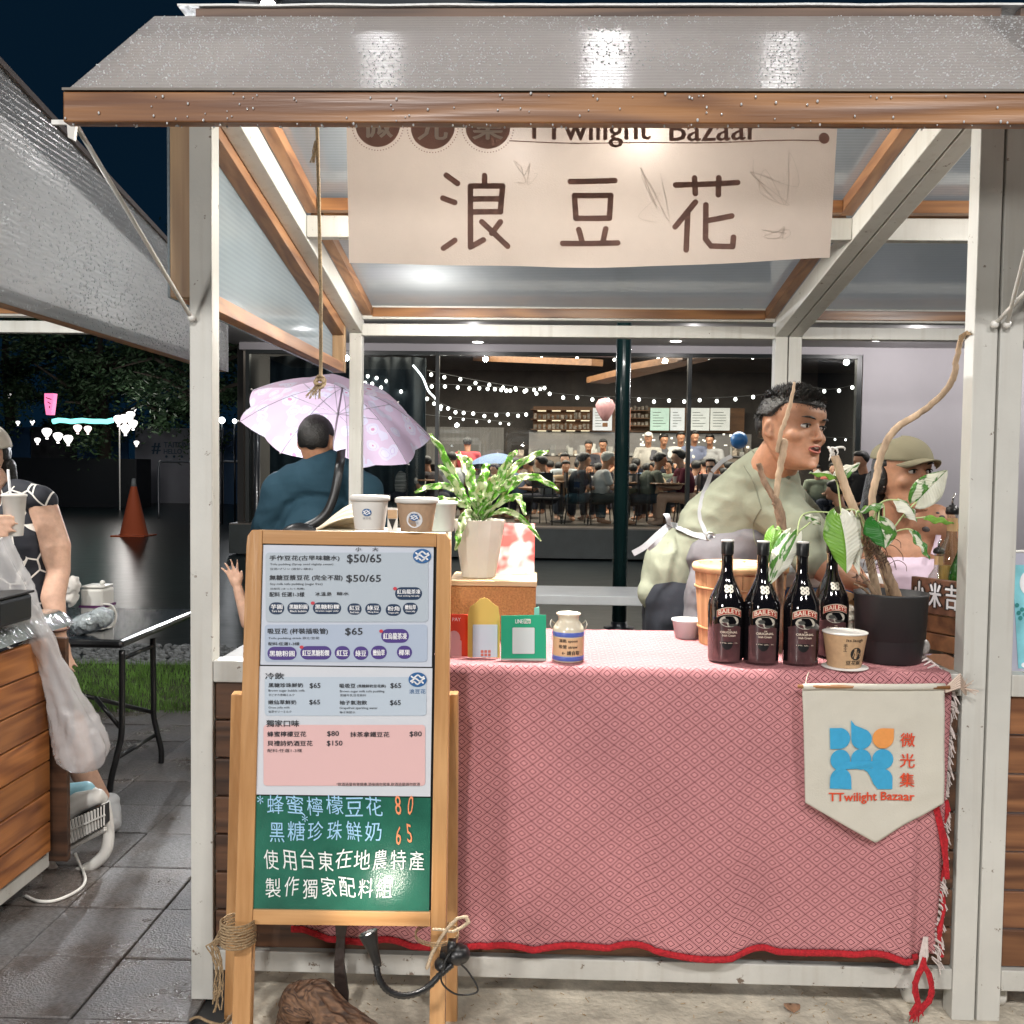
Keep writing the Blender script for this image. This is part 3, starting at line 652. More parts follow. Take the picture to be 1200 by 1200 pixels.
        mb = MB(); mb.bar((x+g*.032, ya, zt(ya)+.01), (x+g*.026, yb, zt(yb)+.01), .03, .018); obj('panel_trim', mb, mat('panel_trim', (.15, .12, .11), .5), sp_, off=WL[t.name])
    return t
M['drop'] = mat('water_drop', (.86, .88, .9), .03, trans=.25, spec=1, coat=1)
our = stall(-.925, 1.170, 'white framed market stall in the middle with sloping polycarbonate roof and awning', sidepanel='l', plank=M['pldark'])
lft = stall(-3.735, -1.640, 'neighbouring stall at the left edge with orange cedar planks on its side', sidepanel='r', sideplanks='r', panelmat=M['leftp'], plank_y1=3.20, po=.085)
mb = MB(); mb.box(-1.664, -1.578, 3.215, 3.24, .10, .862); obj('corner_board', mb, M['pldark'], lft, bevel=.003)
rgt = stall(1.176, 3.271, 'neighbouring stall at the right edge with brown plank counter front', plank=M['plx'])
# ------------------------------------------------------------------ tablecloth on the counter
def cloth_mat():
    m = bpy.data.materials.new('woven_cloth'); m.use_nodes = True; nt = m.node_tree; b = nt.nodes['Principled BSDF']; N = nt.nodes.new; L = nt.links.new
    b.inputs['Roughness'].default_value = .9; b.inputs['Specular IOR Level'].default_value = .2
    uv = N('ShaderNodeUVMap'); wn = N('ShaderNodeTexNoise'); wn.inputs['Scale'].default_value = 5; wn.inputs['Detail'].default_value = 1; L(uv.outputs[0], wn.inputs['Vector'])
    wm = N('ShaderNodeVectorMath'); wm.operation = 'MULTIPLY_ADD'; wm.inputs[1].default_value = (.012, .012, 0); L(wn.outputs['Color'], wm.inputs[0]); L(uv.outputs[0], wm.inputs[2])
    sp = N('ShaderNodeSeparateXYZ'); L(wm.outputs[0], sp.inputs[0])
    def ma(op, a, b_, c=None):
        n = N('ShaderNodeMath'); n.operation = op
        for i, x in enumerate((a, b_, c)):
            if x is None: continue
            if isinstance(x, (int, float)): n.inputs[i].default_value = x
            else: L(x, n.inputs[i])
        return n.outputs[0]
    u = ma('DIVIDE', sp.outputs[0], .0470); v = ma('DIVIDE', sp.outputs[1], .0365)
    s = ma('FRACT', ma('ADD', u, v), 0); t = ma('FRACT', ma('SUBTRACT', u, v), 0)
    a = ma('ABSOLUTE', ma('SUBTRACT', s, .5), 0); c = ma('ABSOLUTE', ma('SUBTRACT', t, .5), 0); d = ma('MAXIMUM', a, c)
    lat = ma('GREATER_THAN', d, .470); ring = ma('MULTIPLY', ma('GREATER_THAN', d, .185), ma('LESS_THAN', d, .240)); r2 = ma('MULTIPLY', ma('GREATER_THAN', d, .365), ma('LESS_THAN', d, .405))
    mk = ma('MINIMUM', ma('ADD', ma('ADD', lat, ring), ma('MULTIPLY', r2, .42)), 1)
    thr = ma('SINE', ma('MULTIPLY', sp.outputs[0], 2*math.pi/.0026), 0); th2 = ma('SINE', ma('MULTIPLY', sp.outputs[1], 2*math.pi/.0034), 0)
    w = ma('MULTIPLY_ADD', ma('MULTIPLY', thr, th2), .18, .5)
    mx = N('ShaderNodeMix'); mx.data_type = 'RGBA'; L(w, mx.inputs[0]); mx.inputs[6].default_value = lin('ac5d66'); mx.inputs[7].default_value = lin('d8a8a8')
    sn = N('ShaderNodeTexNoise'); sn.inputs['Scale'].default_value = 4; sn.inputs['Detail'].default_value = 6; L(uv.outputs[0], sn.inputs['Vector']); sr = ma('MULTIPLY_ADD', sn.outputs[0], .5, .75); vs_ = N('ShaderNodeVectorMath'); vs_.operation = 'SCALE'; L(mx.outputs[2], vs_.inputs[0]); L(sr, vs_.inputs['Scale'])
    m2 = N('ShaderNodeMix'); m2.data_type = 'RGBA'; L(mk, m2.inputs[0]); L(vs_.outputs[0], m2.inputs[6]); m2.inputs[7].default_value = lin('4c1020'); L(m2.outputs[2], b.inputs['Base Color'])
    bp = N('ShaderNodeBump'); bp.inputs['Strength'].default_value = .35; bp.inputs['Distance'].default_value = .001; L(ma('ADD', w, mk), bp.inputs['Height']); L(bp.outputs[0], b.inputs['Normal'])
    return m
XA, XB = -.640, 1.072
ZT = .930
def hem(u): return .196+.008*math.sin(u*17)+.014*(1 if (u*5.3) % 1 > .62 else 0)*math.sin(math.pi*(((u*5.3) % 1)-.62)/.38)+.016*noise.noise(Vector((u*9, 1, 0)))+(.035*max(0, 1-u/.06) if u < .06 else 0)
def clothpt(u, v):
    # v 0..1: back of the counter -> hem
    x = XA+(XB-XA)*u
    if v < .42: q = v/.42; return Vector((x, 3.15-(3.15-2.565)*q, ZT+.0015*noise.noise(Vector((x*8, q*6, 0)))-.0*q))
    if v < .46: q = (v-.42)/.04; a = q*math.pi/2; return Vector((x, 2.565-.014*math.sin(a), ZT-.014*(1-math.cos(a))))
    q = (v-.46)/.54; z = ZT-.014+(hem(u)-ZT+.014)*q
    fold = .012*math.sin(x*7.3+.6+q*.8)+.007*math.sin(x*19+q*2.4)+.012*noise.noise(Vector((x*3.3+q*.8, q*2, 4)))+.006*q*math.exp(-((x-.97-.10*(1-q))/.04)**2)
    xx = x-.02*q*u
    return Vector((xx, 2.545-.012*q-abs(fold)*q*1.4+(.02*q if x > 1.0 else 0), z))
def clothuv(u, v):
    x = XA+(XB-XA)*u; y = .585*v/.42 if v < .42 else .585+.02*(v-.42)/.04 if v < .46 else .605+.72*(v-.46)/.54
    return (x, -y)
t = thing('tablecloth', (.21, 2.85, ZT-.005), 'pink tablecloth woven with red diamonds and red hem, draped over the middle counter', 'tablecloth')
mb = MB(); mb.grid(clothpt, 150, 110, 0, clothuv); obj('cloth', mb, cloth_mat(), t, True, thick=.0015)
mred = mat('red_yarn', 'b3202b', .9, ns=120, na=.3, bs=300, ba=.6)
mb = MB(); 
mb.grid(lambda u, v: clothpt(u*.97, 1)+Vector((0, -.004-.004*math.sin(math.pi*v), .004-.015*v+.0015*noise.noise(Vector((u*200, v*9, 0))))), 260, 5); obj('hem', mb, mred, t, True, thick=.003)
mwy = mat('white_yarn', 'cfc4c0', .95, ns=90, na=.15)
mb = MB()
for k in range(46):
    z = .90-.72*k/45; x = 1.060-.012*(1-(z-.2)/.7)+R.uniform(-.003, .003); l = R.uniform(.030, .05)
    for q in range(5):
        a = Vector((x, 2.556-.01*q*.2, z+R.uniform(-.004, .004))); e = a+Vector((l*.55+R.uniform(-.006, .006), R.uniform(-.012, .004), -l*R.uniform(.5, .9))); mb.tube([a, (a+e)/2+Vector((.006, 0, .002)), e], [.0016, .0016, .0012], 4)
for k in range(14):
    a = Vector((1.03+.012*k/2, 2.60+.04*k, .934)); 
    for q in range(4): mb.tube([a, a+Vector((.018, R.uniform(-.01, .01), .010)), a+Vector((.038, R.uniform(-.012, .012), -.002))], .0016, 4)
obj('fringe', mb, mwy, t, kind='stuff')
mb = MB()
pts = [Vector((1.066+.006*math.sin(k*1.3), 2.550-.006*math.cos(k), .60-.42*k/16)) for k in range(17)]
mb.tube(pts, [.006+.002*math.sin(k*2) for k in range(17)], 6)
for q in range(9):
    pts = [P(1097+R.uniform(-3, 3), 945, 2.535), P(1106+R.uniform(-4, 4), 985, 2.53), P(1110+R.uniform(-3, 3), 1030, 2.525)]; mb.tube(pts, [.004, .005, .003], 5)
for q in range(16):
    g = 1 if q % 2 else -1
    pts = [P(1083, 1122, 2.525)]+[P(1082+g*10*math.sin(math.pi*k/5)+R.uniform(-2, 2), 1130+k*11, 2.52-.003*k) for k in range(5)]+[P(1074+R.uniform(-9, 9), 1192+R.uniform(-6, 6), 2.51)]
    mb.tube(pts, [.005]*5+[.006, .0015], 5)
obj('red_tassel', mb, mred, t)
mb = MB()
for q in range(9): mb.tube([P(1085+R.uniform(-2, 2), 1098, 2.53), P(1083+R.uniform(-5, 5), 1120, 2.527), P(1080+R.uniform(-7, 7), 1140, 2.524)], [.003, .004, .001], 5)
obj('white_tassel', mb, mwy, t)

# ------------------------------------------------------------------ hanging banner
YBN = 2.66
def cloth_fabric(name, col, tl=.35, ns=260, em=None):
    m = mat(name, col, .9, ns=7, na=.05, bs=ns, ba=.15, spec=.1); nt = m.node_tree; b = nt.nodes['Principled BSDF']; out = nt.nodes['Material Output']
    tr = nt.nodes.new('ShaderNodeBsdfTranslucent'); tr.inputs[0].default_value = lin(col); mx = nt.nodes.new('ShaderNodeMixShader'); mx.inputs[0].default_value = tl
    nt.links.new(b.outputs[0], mx.inputs[1]); nt.links.new(tr.outputs[0], mx.inputs[2]); nt.links.new(mx.outputs[0], out.inputs[0]); return m
def bannerfn(lift=0):
    def f(x, y):
        p = P(x, y, YBN); p.y += .010*math.sin(p.x*7)+.005*math.sin(p.x*16+p.z*3)-lift
        return p
    return f
t = thing('banner', (.13, YBN, 1.98), 'cream cloth banner lettered in brown, clipped up under the middle awning', 'banner')
bf = bannerfn()
def bpt(u, v):
    xl = 405+(409-405)*v; xr = 984+(971-984)*v; x = xl+(xr-xl)*u; yb = 308+6*math.sin(math.pi*u)-5*u*u; return bf(x, 92+(yb-92)*v)
mb = MB(); mb.grid(bpt, 80, 30); obj('cloth', mb, cloth_fabric('banner_cotton', 'dccdc2', .20), t, True)
br = cloth_fabric('brown_print', 'a4847a', .20)
chs = [MB(), MB(), MB()]; bl = bannerfn(.004); mb = MB(); bw = bannerfn(.006)
for c in [[(523.3, 206.7), (536.7, 216.7)], [(519.3, 233.3), (533.3, 238.7)], [(520, 291.7), (533.3, 282.7)], [(568.3, 208), (568.3, 219)], [(551.7, 220), (589.3, 220), (586.7, 250), (552, 250)], [(552, 235), (588, 235)],
          [(551.7, 220), (551.7, 290.7), (566.7, 282.7)], [(586.7, 261.7), (576.7, 275)], [(565, 261.7), (595, 290)], [(668.3, 212), (720.7, 211)], [(673.3, 228.3), (716, 228.3), (714.3, 255), (675, 255), (673.3, 228.3)],
          [(678.3, 268.3), (682.7, 284)], [(710, 267.3), (706.7, 283)], [(659.3, 285), (724, 284)], [(791.7, 216.7), (864, 214.5)], [(814, 208.3), (815, 226.7)], [(842.3, 208.3), (841.7, 228.3)],
          [(815, 236.7), (791, 266)], [(806, 250), (804, 293)], [(827.3, 240), (826.7, 280), (833, 288.3), (858.3, 289.3), (859.3, 278.3)], [(830, 258.3), (857.3, 253.3)]]:
    xm = sum(q[0] for q in c)/len(c); k_ = 0 if xm < 620 else 1 if xm < 760 else 2
    for i in range(len(c)-1):   # short pieces so that the print follows the cloth
        a, b = c[i], c[i+1]; n = max(1, int(math.hypot(b[0]-a[0], b[1]-a[1])/10))
        stroke(chs[k_], bl, [(a[0]+(b[0]-a[0])*k/n, a[1]+(b[1]-a[1])*k/n) for k in range(n+1)], 6.6)
for q in chs: obj('character', q, br, t)
mb = MB()
for cx, cy in ((443, 147), (507.5, 150), (572, 151)):
    disc(mb, bl, cx, cy, 26, 26, 36)
    for k in range(56): a = 2*math.pi*k/56; disc(mb, bl, cx+30*math.cos(a), cy+30*math.sin(a), .8, .8, 6)
put(mb, 'TTwilight', bl, 615, 136, 762, 172, .012); put(mb, 'Bazaar', bl, 785, 136, 889, 165, .012)
for k in range(36): stroke(mb, bl, [(598+10*k, 167), (608+10*k, 167)], 1.3, 3)
disc(mb, bl, 964, 164, 6.5, 6.5)
obj('badge_print', mb, br, t, kind='stuff')
mb = MB()
mcp = mat('cream_print', 'e0d2c4', .9)
for ch, cx, cy in (('微', 443, 147), ('光', 507.5, 150), ('集', 572, 151)): mb = MB(); put(mb, ch, bw, cx-17, cy-17, cx+17, cy+15, .02); obj('badge_character', mb, mcp, t)
# faint pencil autographs
mb = MB()
for (cx, cy, w, h) in ((905, 215, 30, 34), (765, 225, 22, 40), (622, 205, 20, 16), (905, 275, 25, 8)):
    p = [(cx+R.uniform(-w, w), cy+R.uniform(-h, h)) for k in range(10)]
    q_ = smooth_path([Vector((a, b, 0)) for a, b in p], 5)
    for i in range(len(q_)-1): stroke(mb, bl, [(q_[i].x, q_[i].y), (q_[i+1].x, q_[i+1].y)], .6, 2)
obj('pencil_marks', mb, mat('pencil', 'cfc2b6', .9), t, kind='stuff')
mg = mat('green_clip', (.25, .32, .14), .4)
for k, (x, lab) in enumerate(((405, 'green plastic clip holding the left corner of the cream banner'), (692, 'green plastic clip holding the middle of the cream banner'), (981, 'green plastic clip holding the right corner of the cream banner'))):
    mb = MB(); c = P(x, 88, YBN-.012)
    mb.box(c.x-.018, c.x+.018, c.y-.010, c.y+.03, c.z-.016, c.z+.006)
    mb.lathe([(.012, 0), (.006, .012), (.005, .03), (.010, .040), (.008, .050), (0, .053)], (c.x, c.y-.012, c.z+.004), 12, Matrix.Scale(1, 4))
    tag(obj('banner_clip', mb, mg, bevel=.003), lab, 'clip', 'clips that hold the banner')
# stall lamps behind the banner
for k, (x, yy, zz, lab) in enumerate(((.245, 3.22, 2.31, 'lit bulb under the roof behind the middle of the banner'), (-.30, 3.20, 2.31, 'lit bulb under the roof behind the left half of the banner'))):
    t = thing('pendant_lamp', (x, yy, zz), lab, 'lamp', 'lamps behind the banner')
    mb = MB(); mb.ball((x, yy, zz), (.028, .028, .034), 16, 10); obj('bulb', mb, mat('lit_bulb', (1, .95, .86), emit=14), t, True)
    mb = MB(); mb.lathe([(.016, .036), (.018, .07), (.006, .085)], (x, yy, zz), 12); mb.tube([(x, yy, 2.38), (x, yy-.02, 2.42)], .003, 6); obj('socket', mb, M['black'], t, True)

t = thing('fill_spot_housing', (.10, 2.98, 2.36), 'added housing of the counter fill spot, under the roof between the hanging bulbs', 'lamp')  # added to carry the counter fill spot
mb = MB(); mb.lathe([(.045, -.0), (.075, -.05), (.078, -.05), (.05, .004), (.02, .03), (0, .031)], (.10, 2.98, 2.36), 24); obj('shade', mb, M['black'], t, True); mb = MB(); mb.tube([(.10, 2.98, 2.385), (.10, 2.98, 2.50)], .006, 6); obj('stem', mb, M['black'], t, True)
# ------------------------------------------------------------------ rope with a frayed knot
def rope_mesh(mb, pts, r, turns=90, strands=3, n=5):
    L = [Vector(p) for p in pts]; seg = len(L)-1; N_ = int(turns*6)
    for s in range(strands):
        q = []
        for i in range(N_+1):
            f = i/N_*seg; k = min(int(f), seg-1); p = L[k].lerp(L[k+1], f-k); a = 2*math.pi*(turns*i/N_+s/strands)
            q.append(p+Vector((math.cos(a), math.sin(a), 0))*r*.55)
        mb.tube(q, r*.6, n)
t = thing('hanging_rope', P(374, 160, 2.80), 'twisted jute rope hanging at the left of the banner with a frayed knot', 'rope')
mb = MB(); rope_mesh(mb, [P(371, 120, 2.74), P(374, 250, 2.76), P(376, 350, 2.77), P(376, 445, 2.77)], .0050, 70); obj('cord', mb, M['rope'], t, True)
mb = MB(); c = P(375, 447, 2.77)
for k in range(3): rope_mesh(mb, [c+Vector((.012*math.cos(a+k), .010*math.sin(a*2), .006*k+.012*math.sin(a+k)-.008)) for a in [2*math.pi*i/14 for i in range(15)]], .005, 8)
obj('knot', mb, M['rope'], t, True)
mb = MB()
for k in range(26):
    a = c+Vector((R.uniform(-.012, .004), R.uniform(-.006, .006), -.008)); b = a+Vector((-.012+R.uniform(-.018, .016), R.uniform(-.01, .01), R.uniform(-.042, -.022))); mb.tube([a, (a+b)/2+Vector((R.uniform(-.004, .004), 0, 0)), b], .0012, 4)
a0 = P(369, 165, 2.745)
for k in range(6): mb.tube([a0, a0+Vector((R.uniform(-.01, .004), 0, -.03)), a0+Vector((R.uniform(-.014, .002), 0, -.06))], .0015, 4)
obj('frayed_end', mb, M['rope'], t, kind='stuff')

# ------------------------------------------------------------------ pennant
YP = 2.503
pf = plane_px((0, YP, 0), 0, 0, (0, -1, 0)); pf0 = pf(0)
def pen(lift):
    def f(x, y):
        p = P(x, y, YP); g_ = noise.noise(Vector((p.x*5+p.z*3, 0, p.z*6-p.x*2))); p.y += -lift+.004*math.sin(p.x*22+p.z*11)+.007*abs(g_)+.003*abs(noise.noise(Vector((p.x*11-p.z*9, 2, p.z*13)))); return p
    return f
t = thing('pennant', (.96, YP, .60), 'cream pennant with blue and orange petal logo, hung on the front of the pink tablecloth', 'pennant')
f0, f1, f2 = pen(0), pen(.0055), pen(.0065)
def pp(u, v):
    x = 940+(944-940)*v+((1108-940)+(1106-944-168)*v)*u; xl = 940+4*v; xr = 1108-2*v; x = xl+(xr-xl)*u
    side = 941+(942-941)*u; yb = 941+47*(1-abs(u-.508)/.508 if u < .508 else 1-(u-.508)/.492); return f0(x, 806+(yb-806)*v)
mb = MB(); mb.grid(pp, 60, 50); obj('cloth', mb, cloth_fabric('pennant_canvas', 'd0ccc0', .1), t, True, thick=.001)
mb = MB(); mb.tube([P(935, 804.5, YP), P(1113, 805.5, YP)], .0050, 8); obj('dowel', mb, M['wx'], t, True)
mb = MB(); mb.tube([f0(941+167*k/12, 805)+Vector((0, -.001, 0)) for k in range(13)], .0085, 8); obj('rod_sleeve', mb, bpy.data.materials['pennant_canvas'], t, True)
mb = MB()
for k in range(6): mb.tube([P(1108, 806+k, 2.505), P(1125, 790+3*k, 2.51), P(1132, 804+2*k, 2.55)], .0028, 5)
mb.tube([P(944, 802, 2.512), P(946, 792, 2.53), P(948, 787, 2.56)], .0015, 5)
for k in range(12): a = P(1128, 806, 2.54); mb.tube([a, a+Vector((R.uniform(-.01, .035), -.02, R.uniform(-.02, .03)))], .001, 4)
obj('tie_cord', mb, mat('tie_cord', (.62, .50, .42), .9), t)
bluep = mat('blue_print', '3a9cc8', .9, ns=90, na=.06); orp = mat('orange_print', 'dd9350', .9, ns=90, na=.05); redp = mat('vermilion_print', 'cf4a2c', .9)
mb = MB(); q = [984.2, 1009.3, 1034.8]; r = 12.1
def polyp(mb, pts, fn=f1): mb.add([fn(*p) for p in pts], [tuple(range(len(pts)))])
def arc(cx, cy, r, a0, a1, n=14): return [(cx+r*math.cos(rad(a0+(a1-a0)*k/n)), cy+r*math.sin(rad(a0+(a1-a0)*k/n))) for k in range(n+1)]
polyp(mb, [(972, 853), (984, 853)]+arc(984, 865, r, -90, 90)+[(972, 877)])
polyp(mb, arc(1009.5, 866, r, -75, 180, 20)+[(997.4, 844), (1002, 850)])
for cx in q: polyp(mb, arc(cx, 890, r, 0, 345, 24))
polyp(mb, [(984, 892), (1035, 892), (1035, 903), (1022, 900), (1010, 901), (984, 901)])
polyp(mb, [(971.5, 923)]+arc(984.3, 912, 12.6, 180, 360)+[(997, 924)])
polyp(mb, [(1008, 899.5), (1035, 901)]+arc(1034.5, 913, 11.8, -90, 0)+[(1046, 925), (1029, 925), (1024, 919), (1021, 912), (1017, 905)])
obj('blue_logo', mb, bluep, t)
mb = MB(); polyp(mb, arc(1034.5, 865, r, 0, 270, 20)+[(1046.6, 853)]); obj('orange_petal', mb, orp, t)
mb = MB()
for ch, y in (('微', 858), ('光', 882.5), ('集', 905.5)): m_ = MB(); put(m_, ch, f1, 1054.5, y, 1071, y+16.5, .012); obj('character', m_, redp, t)
put(mb, 'TTwilight Bazaar', f1, 970.5, 928, 1071, 941, .018); obj('lettering', mb, redp, t)

# ------------------------------------------------------------------ A-board menu
TN = (0, -1, .065)
sp = plane_px((0, 2.275, 0), 0, 0, TN); S0, S1, S2, S3, S4 = sp(0), sp(-.006), sp(-.004), sp(-.0025), sp(-.0010)
NB = Vector(TN).normalized()
t = thing('menu_board', (-.44, 2.40, 0), 'wooden A frame menu board with printed menus above a green chalkboard', 'menu board')
def xl(y): return 289-13.5*(y-621)/449
def xli(y): return 307.5-11.5*(y-621)/449
def xri(y): return 512-7*(y-621)/449
def xr(y): return 528-5.3*(y-621)/449
mb = MB(); yb = 1279
def slab(mb, pts, th=.032): mb.prism([S0(*p) for p in pts], -NB*th)
slab(mb, [(xl(640), 640), (xl(628)+1, 628), (xl(620)+6, 621), (xli(621), 620.7), (xli(yb), yb), (xl(yb), yb)]); obj('stile', mb, M['signw'], t, bevel=.002)
mb = MB(); slab(mb, [(xri(624), 624.6), (xr(625)-6, 625.2), (xr(630)-1, 632), (xr(640), 640), (xr(yb), yb), (xri(yb), yb)]); obj('stile', mb, M['signw'], t, bevel=.002)
mb = MB(); slab(mb, [(xli(621)+.3, 620.9), (xri(625)-.3, 624.8), (xri(640)-.3, 641), (xli(637)+.3, 637)]); obj('rail', mb, M['signwx'], t, bevel=.0015)
mb = MB(); slab(mb, [(xli(1066)+.3, 1066), (xri(1070)-.3, 1069), (xri(1087)-.3, 1086), (xli(1083)+.3, 1083.5)]); obj('rail', mb, M['signwx'], t, bevel=.0015)
# rear frame, hinged behind
rp = plane_px((0, 2.50, 0), 0, 0, (0, -1, -.13)); R0 = rp(0); nb2 = Vector((0, -1, -.13)).normalized()
for (a, b, c, d) in ((270.5, 286, 262, 278), (518, 536.5, 516, 535.5)):
    mb = MB(); mb.prism([R0(a, 814), R0(b, 814), R0(d, 1210), R0(c, 1210)], -nb2*.028); obj('rear_leg', mb, M['signw'], t, bevel=.002)
mb = MB(); mb.prism([R0(287, 1030), R0(516, 1034), R0(516, 1048), R0(287, 1044)], -nb2*.02); obj('rear_rail', mb, M['signwx'], t, bevel=.002)
mb = MB(); mb.prism([sp(-.012)(xli(637)+.2, 637), sp(-.012)(xri(640)-.2, 640), sp(-.012)(xri(1069)-.2, 1069), sp(-.012)(xli(1066)+.2, 1066)], -NB*.006); obj('backing', mb, M['black'], t)
chalk = mat('green_chalkboard', (.022, .125, .085), .22, ns=6, na=.3, bs=260, ba=.12, coat=.5)
pap1 = mat('laminated_menu', 'c9cfdb', .28, ns=3, na=.03, bs=45, ba=.05, coat=.9); pap2 = mat('laminated_menu_lower', 'd3d6dd', .3, ns=3, na=.03, bs=40, ba=.05, coat=.9)
def sheet(nm, m, y0, y1, ins=1.2, lift=S1, th=.001):
    mb = MB(); mb.prism([lift(xli(y0)+ins, y0), lift(xri(y0)-ins-2, y0+2.5), lift(xri(y1)-ins-2, y1+2.5), lift(xli(y1)+ins, y1)], -NB*th); return obj(nm, mb, m, t)
s1 = sheet('upper_menu', pap1, 638.5, 779, 1.5); s2 = sheet('lower_menu', pap2, 780.5, 931, .8); cb = sheet('chalkboard', chalk, 932.5, 1066, .3)
def Z(x, y): return (280+x/4.8, 610+y/4.8)
def Z4(x, y): return (280+x/4.8, 840+y/4.8)
ink = mat('menu_ink', (.02, .022, .03), .5); wink = mat('white_ink', (.85, .85, .88), .5)
def lay(nm, parent, m, items, fn=S3, bold=.0, conv=Z):
    mb = MB()
    for s_, x0, y0, x1, y1 in items:
        a = conv(x0, y0); b = conv(x1, y1); put(mb, s_, fn, a[0], a[1], b[0], b[1], bold)
    return obj(nm, mb, m, parent, off=WL[t.name])
def pan(nm, parent, m, items, fn=S2, conv=Z, r=4):
    mb = MB()
    for x0, y0, x1, y1 in items:
        a = conv(x0, y0); b = conv(x1, y1); rrect(mb, fn, a[0], a[1], b[0], b[1], min(r, (b[1]-a[1])/2-.01))
    return obj(nm, mb, m, parent, off=WL[t.name])
pan('menu_field', s1, mat('menu_field_grey', 'b4bec8', .3, coat=.8), [(150, 180, 1065, 570)]); pan('menu_field', s1, mat('menu_field_blue', 'b0bccf', .3, coat=.8), [(145, 585, 1060, 795)])
pan('menu_field', s2, mat('menu_field_pale', 'bdc9d6', .3, coat=.8), [(145, 880, 1055, 1098)]); pan('menu_field', s2, mat('menu_field_pink', 'e2bab9', .35, coat=.8), [(138, 45, 1048, 388)], conv=Z4)
lay('lettering', s1, ink, [('小', 655, 150, 688, 172), ('大', 750, 150, 783, 172), ('$50/65', 608, 190, 800, 242), ('$50/65', 604, 305, 798, 350), ('$65', 598, 604, 695, 648)], bold=.012)
lay('lettering', s1, ink, [('手作豆花(古早味糖水)', 172, 196, 565, 228), ('無糖豆漿豆花 (完全不甜)', 172, 306, 582, 340), ('配料 任選1-3樣', 172, 402, 368, 428), ('冰.溫.熱', 430, 402, 520, 424), ('糖水', 550, 402, 618, 420), ('吸豆花 (杯裝插吸管)', 162, 606, 500, 642), ('配料:任選1-3樣', 165, 684, 340, 702)], bold=.012)
lay('small_print', s1, ink, [('Tofu pudding (Syrup used slightly sweet)', 175, 240, 530, 254), ('豆花/プリン (微甘い糖水)', 175, 266, 415, 280), ('Soy milk tofu pudding (sugar free)', 175, 350, 470, 366), ('豆腐花 (まったく無糖)', 175, 378, 368, 391), ('Tofu pudding drink 飲む豆花', 166, 654, 452, 670)])
np_ = mat('navy_pill', '1d3350', .4, coat=.5); pu = mat('purple_pill', '4d3a80', .4, coat=.5)
navy = [('芋圓', 'Taro ball', 168, 460, 255, 528), ('黑糖粉圓', 'Black bubble', 272, 460, 395, 526), ('黑糖粉粿', 'Brown sugar jelly', 416, 460, 575, 526), ('紅豆', 'Red bean', 610, 466, 690, 530), ('綠豆', 'Mung bean', 710, 466, 800, 530), ('粉角', 'Fenguo jelly', 825, 470, 912, 536), ('嫩仙草', 'Grass jelly', 922, 462, 1006, 528), ('紅烏龍茶凍', 'Red oolong tea jelly', 878, 375, 1030, 446)]
purp = [('黑糖粉圓', 160, 710, 325, 784), ('紅豆黑糖粉粿', 345, 706, 520, 782), ('紅豆', 538, 706, 625, 782), ('綠豆', 644, 708, 728, 784), ('嫩仙草', 742, 704, 832, 780), ('椰果', 888, 704, 974, 778), ('紅烏龍茶凍', 800, 610, 956, 688)]
pan('pill', s1, np_, [x[2:] for x in navy], r=7.5, fn=sp(-.0032)); pan('pill', s1, pu, [x[1:] for x in purp], r=8, fn=sp(-.0032))
lay('lettering', s1, wink, [(a, x0+12, y0+12, x1-10, y0+38) for a, b, x0, y0, x1, y1 in navy]+[(b, x0+16, y0+44, x1-14, y0+55) for a, b, x0, y0, x1, y1 in navy]+[(a, x0+12, y0+22, x1-12, y1-20) for a, x0, y0, x1, y1 in purp], fn=sp(-.002), bold=.015)
mb = MB()
for x, y in ((415, 464), (878, 383), (352, 712), (800, 622)): disc(mb, sp(-.0018), *Z(x, y), 2.4, 2, 10)
obj('red_mark', mb, mat('red_mark', 'c23a48', .5), s1, off=WL[t.name])
lb = mat('logo_blue', '2c5f94', .4)
def wavelogo(mb, mw, fn, fw, cx, cy, r):
    disc(mb, fn, cx, cy, r, r*.8, 28)
    for k, (dy, a) in enumerate(((-.35, .9), (.02, 1.0), (.36, .8))):
        pts = [(cx+r*(-.75+1.5*i/8)*a, cy+r*(dy+.16*math.sin(i*1.15+k*1.7))) for i in range(9)]
        for i in range(8): stroke(mw, fw, [pts[i], pts[i+1]], r*.17, 3)
mb = MB(); mw = MB(); wavelogo(mb, mw, S3, S4, *Z(1030, 200), 10.7); obj('logo', mb, lb, s1, off=WL[t.name]); obj('logo_wave', mw, wink, s1, off=WL[t.name])
mb = MB(); mw = MB(); wavelogo(mb, mw, S3, S4, *Z(1005, 895), 10.7); obj('logo', mb, lb, s2, off=WL[t.name]); obj('logo_wave', mw, wink, s2, off=WL[t.name])
lay('lettering', s2, lb, [('浪豆花', 958, 948, 1050, 974)])
lay('lettering', s2, ink, [('冷飲', 148, 856, 252, 892), ('黑糖珍珠鮮奶', 166, 914, 360, 938), ('$65', 398, 914, 458, 946), ('吸吸豆', 566, 918, 655, 942), ('(黑糖鮮奶豆花飲)', 664, 922, 826, 942), ('$65', 852, 914, 912, 946), ('嫩仙草鮮奶', 164, 1010, 322, 1034), ('$65', 396, 1008, 456, 1038), ('柚子氣泡飲', 566, 1012, 720, 1036), ('$65', 850, 1010, 910, 1042)], bold=.012)
lay('lettering', s2, ink, [('獨家口味', 154, 18, 338, 56), ('蜂蜜檸檬豆花', 160, 82, 378, 112), ('$80', 496, 80, 562, 112), ('抹茶拿鐵豆花', 626, 84, 846, 114), ('$80', 960, 82, 1028, 114), ('貝禮詩奶酒豆花', 160, 134, 414, 164), ('$150', 494, 134, 582, 166)], bold=.012, conv=Z4)
